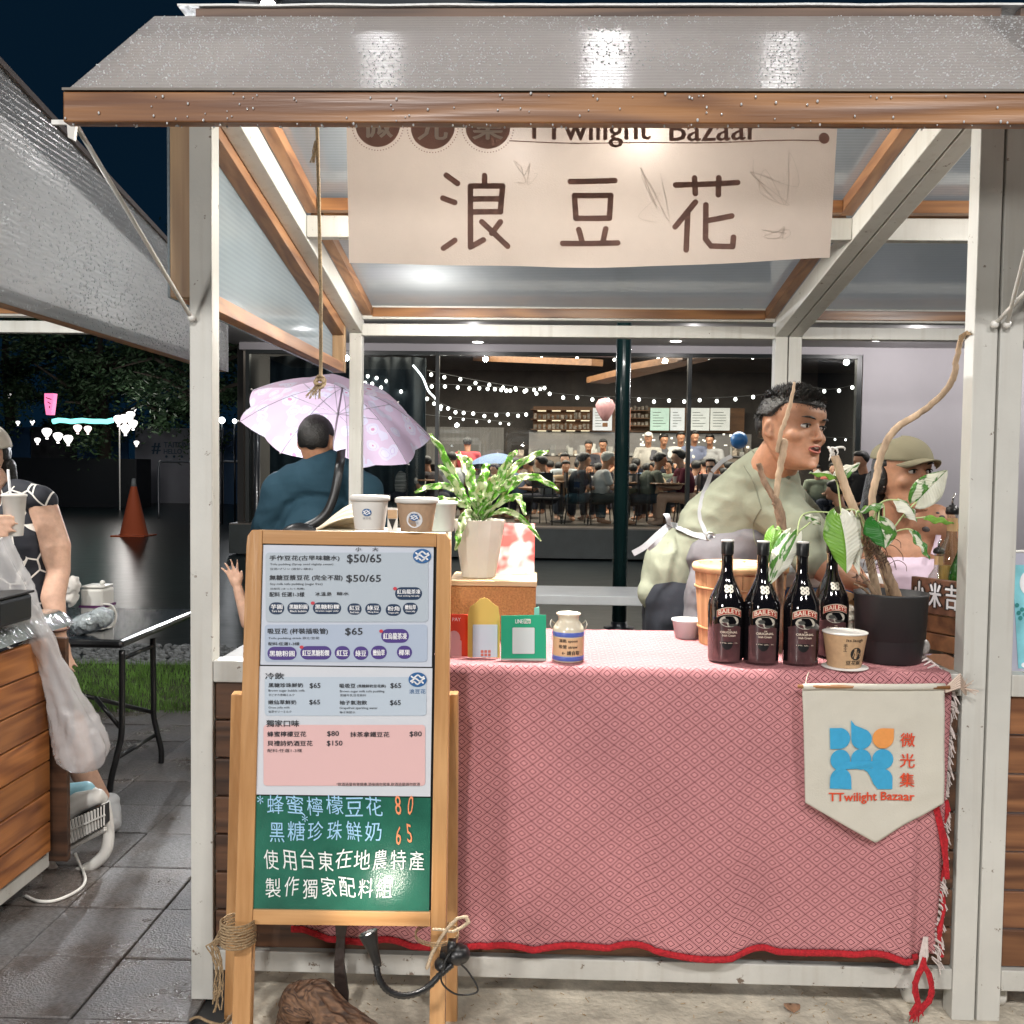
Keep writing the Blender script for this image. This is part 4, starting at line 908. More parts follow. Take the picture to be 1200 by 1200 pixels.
lay('small_print', s2, ink, [('Brown sugar bubble milk', 166, 950, 370, 966), ('タピオカ黒糖ミルク', 166, 974, 312, 988), ('Brown sugar milk tofu pudding', 568, 954, 818, 970), ('黒糖牛乳豆花飲料', 568, 976, 716, 990), ('Grass jelly milk', 166, 1046, 286, 1060), ('仙草ゼリーミルク', 166, 1068, 295, 1082), ('Grapefruit sparkling water', 566, 1048, 780, 1064), ('柚子炭酸水', 566, 1072, 655, 1085)])
lay('small_print', s2, ink, [('配料:任選1-3樣', 160, 180, 355, 200), ('*飲酒過量有害健康,酒後請勿駕車,飲酒過量請勿飲酒', 548, 370, 1018, 390)], conv=Z4)
cw = mat('white_chalk', (.80, .84, .82), .9, ns=300, na=.2); cbl = mat('blue_chalk', (.36, .62, .85), .9, ns=300, na=.2); cor = mat('orange_chalk', (.85, .30, .14), .9, ns=300, na=.2)
def row(m, items):
    mb = MB()
    for s_, x0, y0, x1, y1 in items: a = Z4(x0, y0); b = Z4(x1, y1); hand(mb, s_, S3, a[0], a[1], b[0], b[1])
    obj('chalk_writing', mb, m, cb, off=WL[t.name])
row(cbl, [('蜂蜜檸檬豆花', 150, 446, 815, 552), ('黑糖珍珠鮮奶', 160, 592, 810, 702), ('*', 100, 440, 140, 490), ('*', 350, 550, 392, 592)])
row(cor, [('80', 860, 440, 1000, 550), ('65', 868, 610, 988, 715)]); row(cw, [('使用台東在地農特產', 130, 750, 1050, 860), ('製作獨家配料組', 140, 905, 870, 1015)])
# twine tied round the left leg, zip tie on the right leg
t2 = thing('twine', P(285, 1095, 2.25), 'frayed brown twine wound round the left leg of the menu board', 'twine')
mb = MB()
for k in range(9):
    z = 1078+3.2*k; pts = []
    for i in range(25):
        a = 2*math.pi*i/24; c = P(279, z+R.uniform(-.6, .6)+2*math.sin(a), 2.30); pts.append(c+Vector((.040*math.cos(a), .048*math.sin(a), 0)))
    mb.tube(pts, .0026, 5)
for k in range(10):
    a = P(262+R.uniform(-3, 3), 1092+R.uniform(-8, 8), 2.27); pts = [a]
    x, y = 250+R.uniform(-4, 8), 1112; amp = R.uniform(4, 12)
    pts += [P(x-4, 1108, 2.28), P(x+amp*.5, 1130, 2.285), P(256+R.uniform(-6, 6), 1160, 2.29), P(250+R.uniform(-5, 10), 1182+R.uniform(-15, 12), 2.28)]
    sm = []
    for i in range(len(pts)-1): 
        for q in range(5): sm.append(pts[i].lerp(pts[i+1], q/5)+Vector((R.uniform(-.003, .003), R.uniform(-.003, .003), 0)))
    mb.tube(sm, .0017, 4)
obj('strand', mb, M['twine'], t2)
t2 = thing('twine', P(520, 1090, 2.26), 'pale twine looped round the right leg of the menu board above the clip lamp', 'twine')
mb = MB()
pts = [P(x, y, Y) for x, y, Y in ((500, 1135, 2.25), (506, 1118, 2.25), (516, 1100, 2.25), (526, 1086, 2.24), (536, 1076, 2.24), (546, 1074, 2.24), (549, 1081, 2.24), (541, 1087, 2.24), (530, 1092, 2.24), (520, 1090, 2.25), (508, 1089, 2.25))]
rope_mesh(mb, pts, .0046, 24); obj('strand', mb, mat('pale_twine', (.55, .43, .30), .9, ns=200, na=.3), t2, True)
mb = MB()
for k in range(3):
    pts = [P(512, 1092+2*k, 2.30)+Vector((.052*math.cos(a), .055*math.sin(a), 0)) for a in [2*math.pi*i/20 for i in range(21)]]; mb.tube(pts, .0015, 4)
obj('strand', mb, M['twine'], t2)

# clip lamp with a gooseneck
t = thing('clip_lamp', P(530, 1140, 2.24), 'black gooseneck clip lamp clamped to the right leg of the menu board', 'lamp')
gp = smooth_path([P(441, 1128, 2.14), P(444, 1146, 2.13), P(455, 1161, 2.13), P(474, 1167, 2.14), P(497, 1160, 2.17), P(516, 1142, 2.20), P(530, 1130, 2.215)], 10)
mb = MB(); mb.tube(gp, [.0075+.0009*math.sin(i*2.6) for i in range(len(gp))], 10); obj('gooseneck', mb, M['black'], t, True)
mb = MB(); a = P(443, 1132, 2.14); b = P(432, 1096, 2.15); d = (b-a).normalized(); Q = d.to_track_quat('Z', 'Y').to_matrix().to_4x4()
mb.lathe([(.008, -.002), (.010, .008), (.012, .030), (.0165, .052), (.0215, .072), (.022, .076), (.018, .0755), (.012, .066)], a, 24, Q); obj('lamp_head', mb, M['black'], t, True)
mb = MB(); mb.ball(a+d*.066, (.012, .012, .006), 12, 6, Q); obj('bulb', mb, mat('lamp_led', (1, .93, .8), emit=25), t, True)
mb = MB(); c = P(530, 1124, 2.225)
mb.ball(c+Vector((.012, 0, .012)), (.03, .028, .024), 16, 10); mb.ball(c+Vector((-.022, 0, -.012)), (.020, .026, .016), 14, 8); mb.box(c.x-.03, c.x+.03, c.y+.0, c.y+.055, c.z-.006, c.z+.008); mb.box(c.x-.01, c.x+.008, c.y-.02, c.y+.01, c.z+.02, c.z+.045)
obj('clamp', mb, M['black'], t, True)
mb = MB(); mb.tube(smooth_path([c+Vector((0, -.02, .03)), c+Vector((-.015, -.04, .01)), c+Vector((-.02, -.045, -.03)), c+Vector((.01, -.04, -.06)), c+Vector((.045, -.03, -.066)), c+Vector((.062, -.025, -.056)), c+Vector((.040, -.02, -.02)), c+Vector((.02, -.02, .0))]), .0022, 6); obj('cable', mb, M['rubber'], t, True)
light('clip_lamp_light', 'SPOT', tuple(a+d*.082), 1.5, (1, .93, .8), .012, tuple(S0(448, 1052)), 110)

# driftwood and dark stake in front of the stall
def drift_noise(q):
    u = q.x*.75-q.z*.65; w = q.x*.65+q.z*.75; n = noise.noise(q*8)*.020-abs(noise.noise(Vector((u*6, q.y*40, w*46))))*.022+noise.noise(Vector((u*20, q.y*80, w*90)))*.005; return Vector((n*.6, -n, n))
wd = wood('driftwood', (.24, .135, .08), (.05, .03, .022), 0, .75, fine=110, ring=26)
t = thing('driftwood', onz(385, 1230, 0), 'brown driftwood log lying below the menu board', 'driftwood')
pp_ = [P(342, 1158, 2.42), P(365, 1152, 2.40), P(392, 1172, 2.38), P(425, 1204, 2.34), P(455, 1240, 2.3)]
blob('log', chain([P(338, 1210, 2.44), P(352, 1172, 2.42), P(374, 1168, 2.40)], [.035, .05, .045])+chain([P(374, 1166, 2.40), P(394, 1192, 2.38), P(428, 1226, 2.34)], [.042, .05, .055])+chain([P(340, 1235, 2.4), P(400, 1238, 2.38)], [.06, .06]), .004, wd, t, 1, noisef=drift_noise)
t = thing('stake', onz(400, 1215, 0), 'flat dark stake standing behind the driftwood below the menu board', 'stake')
mb = MB(); qs = [P(399, 1225, 2.46), P(400, 1165, 2.46), P(397, 1130, 2.465), P(399, 1100, 2.47), P(400, 1080, 2.47)]; ws = [.018, .0175, .0125, .011, .017]
for i in range(4): 
    a, b = qs[i], qs[i+1]; mb.add([a+Vector((-ws[i], 0, 0)), a+Vector((ws[i], 0, 0)), b+Vector((ws[i+1], 0, 0)), b+Vector((-ws[i+1], 0, 0))]+[a+Vector((-ws[i], .012, 0)), a+Vector((ws[i], .012, 0)), b+Vector((ws[i+1], .012, 0)), b+Vector((-ws[i+1], .012, 0))], [(0, 1, 2, 3), (7, 6, 5, 4), (1, 5, 6, 2), (0, 3, 7, 4)])
obj('blade', mb, mat('dark_wood', (.03, .02, .017), .45, bs=60, ba=.3), t)
mb = MB(); c = P(318, 1160, 2.62)
for k in range(14): 
    a = R.uniform(0, 6.28); mb.tube(smooth_path([c+Vector((.05*math.cos(a+q)*R.uniform(.5, 1), .04*math.sin(a+q), -.045+.03*R.random())) for q in range(5)], 4), .0014, 4)
tag(obj('string_bundle', mb, mat('pale_string', (.7, .64, .5), .9)), 'tangle of pale string lying under the counter behind the menu board', 'string')
# loose strand on the foot of the left post
mb = MB(); mb.tube(smooth_path([onz(222, 1196, .01), onz(232, 1192, .014), onz(246, 1198, .008), onz(262, 1200, .006), onz(275, 1185, .006)], 5), .004, 5); tag(obj('rope_scrap', mb, M['twine']), 'scrap of brown rope at the foot of the left front post', 'rope')
# ------------------------------------------------------------------ things on the counter
ZC = ZT+.003
def cyl_fn(c, rf, lift=.0008):
    """fn(s, z): s = arc length to the right of the front, z = height -> point on a lathed wall"""
    def f(s, z):
        r = rf(z); a = s/max(r, .001); return Vector((c[0]+(r+lift)*math.sin(a), c[1]-(r+lift)*math.cos(a), c[2]+z))
    return f
def interp(prof):
    def f(z):
        for (r0, z0), (r1, z1) in zip(prof, prof[1:]):
            if z0 <= z <= z1: return r0+(r1-r0)*(z-z0)/max(1e-6, z1-z0)
        return prof[-1][0]
    return f
bg = mat('bottle_glass', (.006, .005, .006), .06, coat=1, spec=.8); bl_ = mat('bottle_lower_label', (.075, .034, .036), .3, ns=30, na=.3, coat=.5)
def bottle(c, label, first=None):
    t = thing('liqueur_bottle', c, label, 'bottle', 'black liqueur bottles on the counter')
    prof = [(.040, 0), (.0455, .004), (.047, .012), (.0475, .05), (.048, .10), (.0485, .148), (.0475, .160), (.043, .176), (.035, .194), (.026, .213), (.019, .230), (.0158, .245), (.0150, .262), (.0148, .292), (.0158, .294), (.0160, .3265), (.0155, .328)]
    mb = MB(); mb.lathe(prof, c, 40); g = obj('glass', mb, bg, t, True)
    mb = MB(); mb.lathe([(.0162, .290), (.0167, .292), (.0167, .326), (.0150, .3285)], c, 28); obj('cap', mb, mat('bottle_cap', (.01, .01, .011), .35), t, True)
    mb = MB(); mb.lathe([(.0168, .3240), (.0168, .3285), (.0, .330)], c, 28); obj('cap_top', mb, mat('cap_top', (.55, .53, .5), .4), t, True)
    rf = interp(prof); F = lambda l: cyl_fn(c, rf, l)
    def patch(fn, pts, mb, rows=6): mb.add([fn(*p) for p in pts], [tuple(range(len(pts)))])
    # lower label wraps the front
    mb = MB(); f = F(.0006); mb.grid(lambda u, v: f(-.046+.080*u, .006+(.105-.02*abs(u-.4))*v), 24, 8); obj('label', mb, bl_, t, True)
    mb = MB(); f = F(.0012)
    for k in range(16): 
        x0 = -.019+.03*k/16*1.0; x1 = x0+.03/16; h = lambda x: .018*math.sqrt(max(0, 1-((x+.004)/.0155)**2)) if abs(x+.004) < .0155 else 0
        patch(f, [(x0, .060-h(x0)*1.2), (x1, .060-h(x1)*1.2), (x1, .060), (x0, .060)], mb)
    obj('label_motif', mb, M['black'], t)
    # arch
    def archband(mb, f, half, base, w, sag, ins=0):
        n = 16
        mb.grid(lambda u, v: f(-half+ins+(2*half-2*ins)*u, base+ins+(w-2*ins)*v-sag*(2*u-1)**2), n, 2)
    mb = MB(); archband(mb, F(.0014), .034, .1335, .019, .010); obj('label_border', mb, mat('label_cream', (.70, .58, .45), .4), t)
    mb = MB(); archband(mb, F(.0020), .034, .1335, .019, .010, .0016); obj('name_band', mb, mat('label_red', (.36, .035, .02), .4), t)
    mb = MB(); f = F(.0028); w8 = glyphs('BAILEYS', .012)
    g_ = lambda x, y: f(x, y-.010*(x/.034)**2); put(mb, 'BAILEYS', g_, -.0285, .1493, .0285, .1372, .012); obj('lettering', mb, mat('label_letters', (.85, .72, .58), .4), t)
    mb = MB(); f = F(.0014); mb.add([f(.026*math.cos(2*math.pi*k/20), .112+.0155*math.sin(2*math.pi*k/20)+.003) for k in range(20)], [tuple(range(20))]); obj('label_picture', mb, mat('label_picture', (.42, .39, .33), .5, ns=70, na=.5), t)
    mb = MB(); f = F(.0024); disc(mb, f, -.010, .117, .009, .0055, 12); disc(mb, f, .010, .105, .013, .003, 12); obj('picture_detail', mb, mat('label_dark', (.05, .05, .045), .5), t)
    mb = MB(); f = F(.0024)
    for (s_, a, b, c_, d) in (('THE', -.004, .0935, .004, .0905), ('ORIGINAL', -.0235, .0885, .0225, .0825), ('Irish Cream', -.0170, .0800, .0165, .0740), ('17% alc. 1L', -.022, .058, .024, .0553)): put(mb, s_, f, a, b, c_, d, .01)
    obj('lettering', mb, bpy.data.materials['label_letters'], t)
    mb = MB(); 
    f = F(.0022)
    for x in (-.0055, .0055):
        for z in (.1955, .2050): disc(mb, f, x, z, .0060, .0058, 14)
    obj('emblem', mb, mat('emblem_cream', (.78, .74, .62), .4), t)
    mb = MB(); f = F(.0032)
    for x in (-.0055, .0055):
        for z in (.1955, .2050): disc(mb, f, x, z, .0017, .0017, 8)
    obj('emblem_hole', mb, M['black'], t)
for px_, py_, Y, lab in ((849.5, 783, 2.66, 'leftmost of the black cream liqueur bottles on the tablecloth'), (891, 786, 2.645, 'black cream liqueur bottle second from the left'), (937, 787, 2.64, 'black cream liqueur bottle standing behind the left side of the kraft cup, nearest to it'), (972, 780, 2.76, 'black cream liqueur bottle set furthest back, just left of the black plant pot')):
    p = P(px_, py_, Y); bottle(Vector((p.x, Y, ZC)), lab)

# kraft cup with doodles by the pot
def cup(name, c, r0, r1, h, m, rimm, label, cat, group, lid=True):
    t = thing(name, c, label, cat, group)
    mb = MB(); mb.lathe([(r0-.004, .0), (r0-.0005, .0), (r0, .001), (r0+.0003, .003), (r1-.0004, h-.004), (r1, h), (r1-.002, h), (r1-.003, h-.006), (r0-.003, .006), (0, .006)], c, 40); b = obj('cup_body', mb, m, t, True)
    mb = MB()
    if lid: mb.lathe([(r1+.001, h-.007), (r1+.0035, h-.006), (r1+.0035, h+.004), (r1-.002, h+.0065), (r1-.006, h+.004), (0, h+.003)], c, 40); obj('lid', mb, rimm, t, True)
    else: mb.lathe([(r1-.001, h-.003), (r1+.0022, h-.001), (r1+.0022, h+.001), (r1-.001, h+.002)], c, 40); obj('rim', mb, rimm, t, True)
    return t, cyl_fn(c, lambda z: r0+(r1-r0)*z/h, .0008)
kraft = mat('kraft_paper', (.50, .32, .18), .75, ns=60, na=.12); wpap = mat('white_paper', (.70, .67, .63), .6, ns=8, na=.05)
p = P(989, 786, 2.60); c = Vector((p.x, 2.60, ZC+.004)); t, f = cup('kraft_cup', c, .043, .0565, .090, kraft, wpap, 'small kraft paper cup with black hand-drawn doodles in front of the black pot', 'cup', None, False)
mb = MB(); disc(mb, f, .016, .040, .016, .017, 18); put(mb, 'Its.laugh', f, -.012, .080, .034, .070, .01); put(mb, '手', f, -.018, .066, -.008, .056, .01); put(mb, '工', f, -.018, .054, -.009, .046, .01); put(mb, '豆花碗', f, -.010, .022, .030, .010, .01); obj('doodle', mb, mat('black_marker', (.02, .018, .016), .6), t)
mb = MB(); f2_ = cyl_fn(c, lambda z: .043+.0135*z/.09, .0022)
for k in range(5): stroke(mb, f2_, [(.006+.005*k, .032+.01*(k % 2)), (.010+.005*k, .047-.008*(k % 2))], .0016, 3)
obj('doodle_line', mb, kraft, t)
mb = MB(); mb.lathe([(.0, 0), (.058, 0), (.060, .002), (.058, .004), (0, .003)], (c.x+.002, c.y, ZC), 36); tag(obj('saucer_lid', mb, wpap, smooth=True), 'clear white plastic lid lying under the doodled kraft cup', 'lid')

# cups that stand on top of the menu board
zt = S0(400, 621.5).z
def sticker(t, f, mbg=True, z0=.030, s=1):
    if mbg: mb = MB(); disc(mb, f, 0, z0+.010, .0195, .0195, 28); obj('sticker', mb, mat('sticker_white', (.70, .69, .70), .5), t)
    g = lambda l: (lambda x, y: f(x, y)+Vector((0, -l, 0)))
    mb = MB(); mw = MB(); wavelogo(mb, mw, g(.0010), g(.0018), 0, z0+.016, .0112); obj('logo', mb, lb, t); obj('logo_wave', mw, wink, t)
    mb = MB(); put(mb, '浪豆花', g(.0010), -.010, z0+.005, .010, z0-.001); obj('lettering', mb, mat('grey_print', (.25, .26, .3), .6), t)
p = P(433, 620, 2.385); t, f = cup('paper_cup', Vector((p.x, 2.388, zt+.001)), .036, .0455, .078, wpap, wpap, 'white paper cup with blue wave logo, on top of the menu board', 'cup', 'sample cups on the menu board'); sticker(t, f, False, .028)
p = P(488, 621, 2.385); t, f = cup('paper_cup', Vector((p.x, 2.386, zt-.001)), .038, .0495, .076, mat('kraft_cup_brown', (.40, .265, .17), .7, ns=50, na=.1), wpap, 'brown paper cup with round wave logo sticker, on top of the menu board', 'cup', 'sample cups on the menu board'); sticker(t, f, True, .020)
# cloth bag, picture card and tub behind the board, on a shelf box
t = thing('display_box', P(450, 700, 2.80), 'cream display box standing on the counter behind the menu board', 'box')
a = P(372, 628, 2.8); b = P(524, 628, 2.8); zb_ = P(450, 622, 2.80).z
mb = MB(); mb.box(a.x, b.x, 2.72, 2.95, ZC, zb_); obj('box_body', mb, mat('cream_box', (.62, .58, .48), .7), t, bevel=.003)
mb = MB(); mb.box(a.x+.01, b.x-.01, 2.718, 2.7195, ZC+.02, zb_-.02); obj('box_front', mb, mat('cream_box_front', (.55, .50, .42), .7), t)
cr = mat('striped_cotton', (.72, .62, .48), .9)
t = thing('folded_cloth', P(395, 618, 2.8), 'pleated cream cloth folded behind the white cup', 'cloth')
mb = MB(); o_ = P(372, 621, 2.80)
mb.grid(lambda u, v: Vector((o_.x+.155*u, 2.78+.10*v, zb_+.004+(.075*math.sin(min(1, u*1.25)*math.pi/2)**1.1)*math.sin(math.pi*(.15+.85*v))+.0025*math.sin(u*3+v*60))), 24, 60); obj('pleats', mb, cr, t, True, thick=.004)
mb = MB(); p = P(459, 622, 2.76); mb.box(p.x-.012, p.x+.016, 2.76, 2.763, zb_+.001, zb_+.068); t = thing('picture_card', p, 'small card with an ice cream cone between the two cups', 'card'); obj('card', mb, wpap, t)
mb = MB(); mb.add([Vector((p.x-.009, 2.7585, zb_+.036)), Vector((p.x+.012, 2.7585, zb_+.036)), Vector((p.x+.002, 2.7585, zb_+.006))], [(0, 1, 2)]); obj('cone', mb, M['black'], t)
mb = MB(); mb.box(p.x-.011, p.x+.015, 2.757, 2.7588, zb_+.038, zb_+.062); obj('card_picture', mb, kraft, t)
mb = MB(); p = P(517, 622, 2.80); mb.lathe([(.034, 0), (.036, .002), (.042, .075), (.046, .076), (.046, .086), (0, .087)], (p.x, 2.81, zb_+.001), 32); tag(obj('tub', mb, mat('pale_tub', (.72, .78, .72), .4), smooth=True), 'pale plastic tub with lid behind the brown cup', 'tub')

# cardboard box with planter, fern and card
a = P(527, 680, 2.90); b = P(628, 680, 2.90); zx = a.z
t = thing('wooden_box', (a.x, 3.03, ZC), 'brown cork-faced box with pale wooden lid under the planter', 'box')
mb = MB(); mb.box(a.x, b.x, 2.905, 3.145, ZC, zx-.017); obj('box_body', mb, mat('cork_board', (.36, .17, .06), .8, ns=160, na=.35, bs=200, ba=.3), t, bevel=.003)
mb = MB(); mb.box(a.x-.004, b.x+.003, 2.90, 3.15, zx-.016, zx); obj('box_lid', mb, wood('pale_wood', (.62, .45, .28), (.42, .28, .15), 0), t, bevel=.002)
pc = P(561, 674, 3.0); pc = Vector((pc.x, 3.0, zx+.001))
t = thing('planter', pc, 'cream faceted planter holding the fern on the wooden box', 'planter')
mb = MB(); mb.lathe([(.050, 0), (.052, .003), (.080, .172), (.0805, .176), (.074, .176), (.070, .165), (0, .160)], pc, 12); obj('pot', mb, mat('faceted_cream', (.74, .69, .60), .55, ns=12, na=.05), t)
mb = MB(); mb.lathe([(.070, .164), (.02, .170), (0, .172)], pc, 12); obj('soil', mb, mat('potting_soil', (.03, .02, .014), .95, bs=60, ba=1), t)
def leafmat(name, g, w, frac, sc=14, along=(1, 6, 1)):
    m = bpy.data.materials.new(name); m.use_nodes = True; nt = m.node_tree; b = nt.nodes['Principled BSDF']; N = nt.nodes.new; L = nt.links.new
    b.inputs['Roughness'].default_value = .38
    uv = N('ShaderNodeUVMap'); mp = N('ShaderNodeMapping'); mp.inputs['Scale'].default_value = along; L(uv.outputs[0], mp.inputs[0])
    oi = N('ShaderNodeObjectInfo'); ad = N('ShaderNodeVectorMath'); ad.operation = 'ADD'; L(mp.outputs[0], ad.inputs[0]); cx = N('ShaderNodeVectorMath'); cx.operation = 'SCALE'; cx.inputs[0].default_value = (11, 17, 5); L(oi.outputs['Random'], cx.inputs['Scale']); L(cx.outputs[0], ad.inputs[1])
    n = N('ShaderNodeTexNoise'); n.inputs['Scale'].default_value = sc/6; n.inputs['Detail'].default_value = 4; L(ad.outputs[0], n.inputs['Vector'])
    r = N('ShaderNodeValToRGB'); r.color_ramp.elements[0].position = frac-.03; r.color_ramp.elements[1].position = frac+.03; L(n.outputs[0], r.inputs[0])
    r.color_ramp.elements[0].color = lin(g); r.color_ramp.elements[1].color = lin(w)
    e = r.color_ramp.elements.new(frac-.09); e.color = lin([g[0]*1.7, g[1]*1.45, g[2]*1.5])
    L(r.outputs[0], b.inputs['Base Color'])
    tr = N('ShaderNodeBsdfTranslucent'); L(r.outputs[0], tr.inputs[0]); mx = N('ShaderNodeMixShader'); mx.inputs[0].default_value = .3; out = nt.nodes['Material Output']
    L(b.outputs[0], mx.inputs[1]); L(tr.outputs[0], mx.inputs[2]); L(mx.outputs[0], out.inputs[0])
    sx = N('ShaderNodeSeparateXYZ'); L(uv.outputs[0], sx.inputs[0]); s = N('ShaderNodeMath'); s.operation = 'MULTIPLY'; s.inputs[1].default_value = 90; ab = N('ShaderNodeMath'); ab.operation = 'ABSOLUTE'; sb = N('ShaderNodeMath'); sb.operation = 'SUBTRACT'; sb.inputs[1].default_value = .5
    L(sx.outputs[0], sb.inputs[0]); L(sb.outputs[0], ab.inputs[0]); s2 = N('ShaderNodeMath'); s2.operation = 'MULTIPLY_ADD'; s2.inputs[1].default_value = 34; L(ab.outputs[0], s2.inputs[0]); L(sx.outputs[1], s.inputs[0]); L(s.outputs[0], s2.inputs[2])
    sn = N('ShaderNodeMath'); sn.operation = 'SINE'; L(s2.outputs[0], sn.inputs[0]); bp = N('ShaderNodeBump'); bp.inputs['Strength'].default_value = .3; bp.inputs['Distance'].default_value = .002; L(sn.outputs[0], bp.inputs['Height']); L(bp.outputs[0], b.inputs['Normal'])
    return m
fern = leafmat('variegated_fern', (.10, .30, .03), (.62, .70, .42), .50, 10)
t = thing('fern', pc+Vector((0, 0, .165)), 'variegated green and white fern with wavy fronds in the cream planter', 'plant')
base = pc+Vector((0, 0, .170))
def frond(t, tip, mid, w, wav=1, Yt=3.0, Ym=3.0, b0=(0, 0)):
    a = base+Vector((b0[0], b0[1], 0)); m_ = P(mid[0], mid[1], Ym); e = P(tip[0], tip[1], Yt); c = smooth_path([a, a.lerp(m_, .5)+Vector((0, 0, .012)), m_, m_.lerp(e, .55)+Vector((0, 0, .012)), e], 10); n = len(c)-1; ph = R.random()*6
    def fn(u, v):
        k = int(v*n+.5); p = c[k]; d = (c[min(k+1, n)]-c[max(k-1, 0)]).normalized(); s_ = d.cross(Vector((.15, -1, .1))).normalized(); nn = s_.cross(d)
        ww = w*(math.sin(math.pi*min(1, (v*.93+.05)))**.55)*(.42+.58*min(1, v*2.4)); q = (u-.5)*2
        return p+s_*q*ww*(1+.22*wav*math.sin(v*30+ph+q*1.5))+nn*(abs(q)*ww*.45+.007*wav*q*math.sin(v*34+ph*2+q))
    mb = MB(); mb.grid(fn, 6, n); obj('frond', mb, fern, t, True, thick=.0006)
for tip, mid, w, Yt, Ym in (((503, 508), (533, 560), .0115, 2.93, 2.97), ((513, 545), (540, 580), .012, 2.90, 2.96), ((486, 577), (530, 572), .0105, 2.9, 2.95), ((498, 592), (534, 588), .010, 2.86, 2.93), ((536, 531), (551, 560), .0145, 3.08, 3.03), ((549, 536), (552, 570), .014, 2.99, 2.99), ((571, 543), (564, 575), .0155, 3.06, 3.03), ((583, 558), (572, 580), .013, 2.93, 2.97),
                            ((643, 529), (598, 553), .0115, 3.05, 3.03), ((606, 528), (586, 560), .0125, 2.99, 3.0), ((655, 575), (614, 559), .011, 3.0, 3.0), ((612, 563), (592, 570), .012, 2.93, 2.97), ((616, 604), (604, 582), .011, 2.9, 2.94), ((634, 634), (598, 600), .009, 2.88, 2.93), ((534, 645), (545, 604), .0125, 2.88, 2.92), ((565, 555), (562, 580), .012, 2.92, 2.96), ((592, 546), (580, 572), .011, 3.08, 3.04)):
    frond(t, tip, mid, w, 1, Yt, Ym, (R.uniform(-.02, .02), R.uniform(-.02, .02)))
# leaning card
a = P(592, 667, 3.09); mb = MB(); h = P(600, 613, 3.12).z-zx
t = thing('art_card', (a.x, 3.1, zx), 'red and white watercolour card leaning behind the planter', 'card')
mb.add([Vector((a.x-.05, 3.085, zx+.001)), Vector((a.x+.092, 3.085, zx+.001)), Vector((a.x+.092, 3.115, zx+h)), Vector((a.x-.05, 3.115, zx+h))]+[Vector((a.x-.05, 3.088, zx+.001)), Vector((a.x+.092, 3.088, zx+.001)), Vector((a.x+.092, 3.118, zx+h)), Vector((a.x-.05, 3.118, zx+h))], [(0, 1, 2, 3), (7, 6, 5, 4), (1, 5, 6, 2), (0, 3, 7, 4), (2, 6, 7, 3)])
m = mat('watercolour', (.8, .3, .28), .5); nt = m.node_tree; n = nt.nodes.new('ShaderNodeTexNoise'); n.inputs['Scale'].default_value = 14; tc = nt.nodes.new('ShaderNodeTexCoord'); nt.links.new(tc.outputs['Object'], n.inputs['Vector']); r = nt.nodes.new('ShaderNodeValToRGB'); r.color_ramp.elements[0].position = .42; r.color_ramp.elements[0].color = lin('e6605a'); r.color_ramp.elements[1].position = .58; r.color_ramp.elements[1].color = lin('f3e6e4'); nt.links.new(n.outputs[0], r.inputs[0]); nt.links.new(r.outputs[0], m.node_tree.nodes['Principled BSDF'].inputs['Base Color'])
obj('card', mb, m, t)
# three payment stands
def stand(x0, x1, y0, y1, Y, m, label, extra):
    a = P(x0, y1, Y); b = P(x1, y1, Y); z1 = P(x0, y0, Y).z
    t = thing('payment_stand', ((a.x+b.x)/2, Y, ZC), label, 'card stand', 'payment stands on the counter')
    F = lambda l: (lambda x, y: (lambda p: Vector((p.x, Y-l+(p.z-ZC)*.06, max(p.z, ZC+.0005))))(P(x, y, Y)))
    f = F(0); extra(t, f, F, m)
def greenstand(t, f, F, m):
    mb = MB(); mb.prism([f(587, 722), f(640, 721), f(640, 782), f(587, 782)], (0, .003, 0)); obj('card', mb, m, t)
    mb = MB(); rrect(mb, F(.0035), 587.4, 771.5, 639.6, 779.5, .1); obj('strip', mb, mat('grey_strip', (.40, .42, .38), .5), t)
    mb = MB(); rrect(mb, F(.0035), 600.5, 735.5, 626.5, 766, 1.2); obj('code_field', mb, mat('code_field', (.60, .66, .66), .5), t)
    mb = MB(); rrect(mb, F(.0035), 613.5, 725.5, 622, 731, 1); obj('logo', mb, wpap, t)
    mb = MB(); put(mb, 'LINE', F(.0040), 604, 726, 612.8, 730.6, .01); obj('lettering', mb, wink, t); mb = MB(); put(mb, 'Pay', F(.0045), 614.6, 726, 621, 731, .01); obj('lettering', mb, m, t)
    mb = MB(); mb.prism([F(-.004)(626, 713), F(-.004)(632, 712), F(-.004)(632, 724), F(-.004)(626, 724)], (0, .002, 0)); obj('tag', mb, mat('mint_tag', (.20, .55, .45), .5), t)
    mb = MB(); mb.prism([f(600, 782), f(627, 782), f(625, 782)+Vector((0, .06, .0)), f(602, 782)+Vector((0, .06, 0))], (0, 0, .002)); obj('foot', mb, m, t)
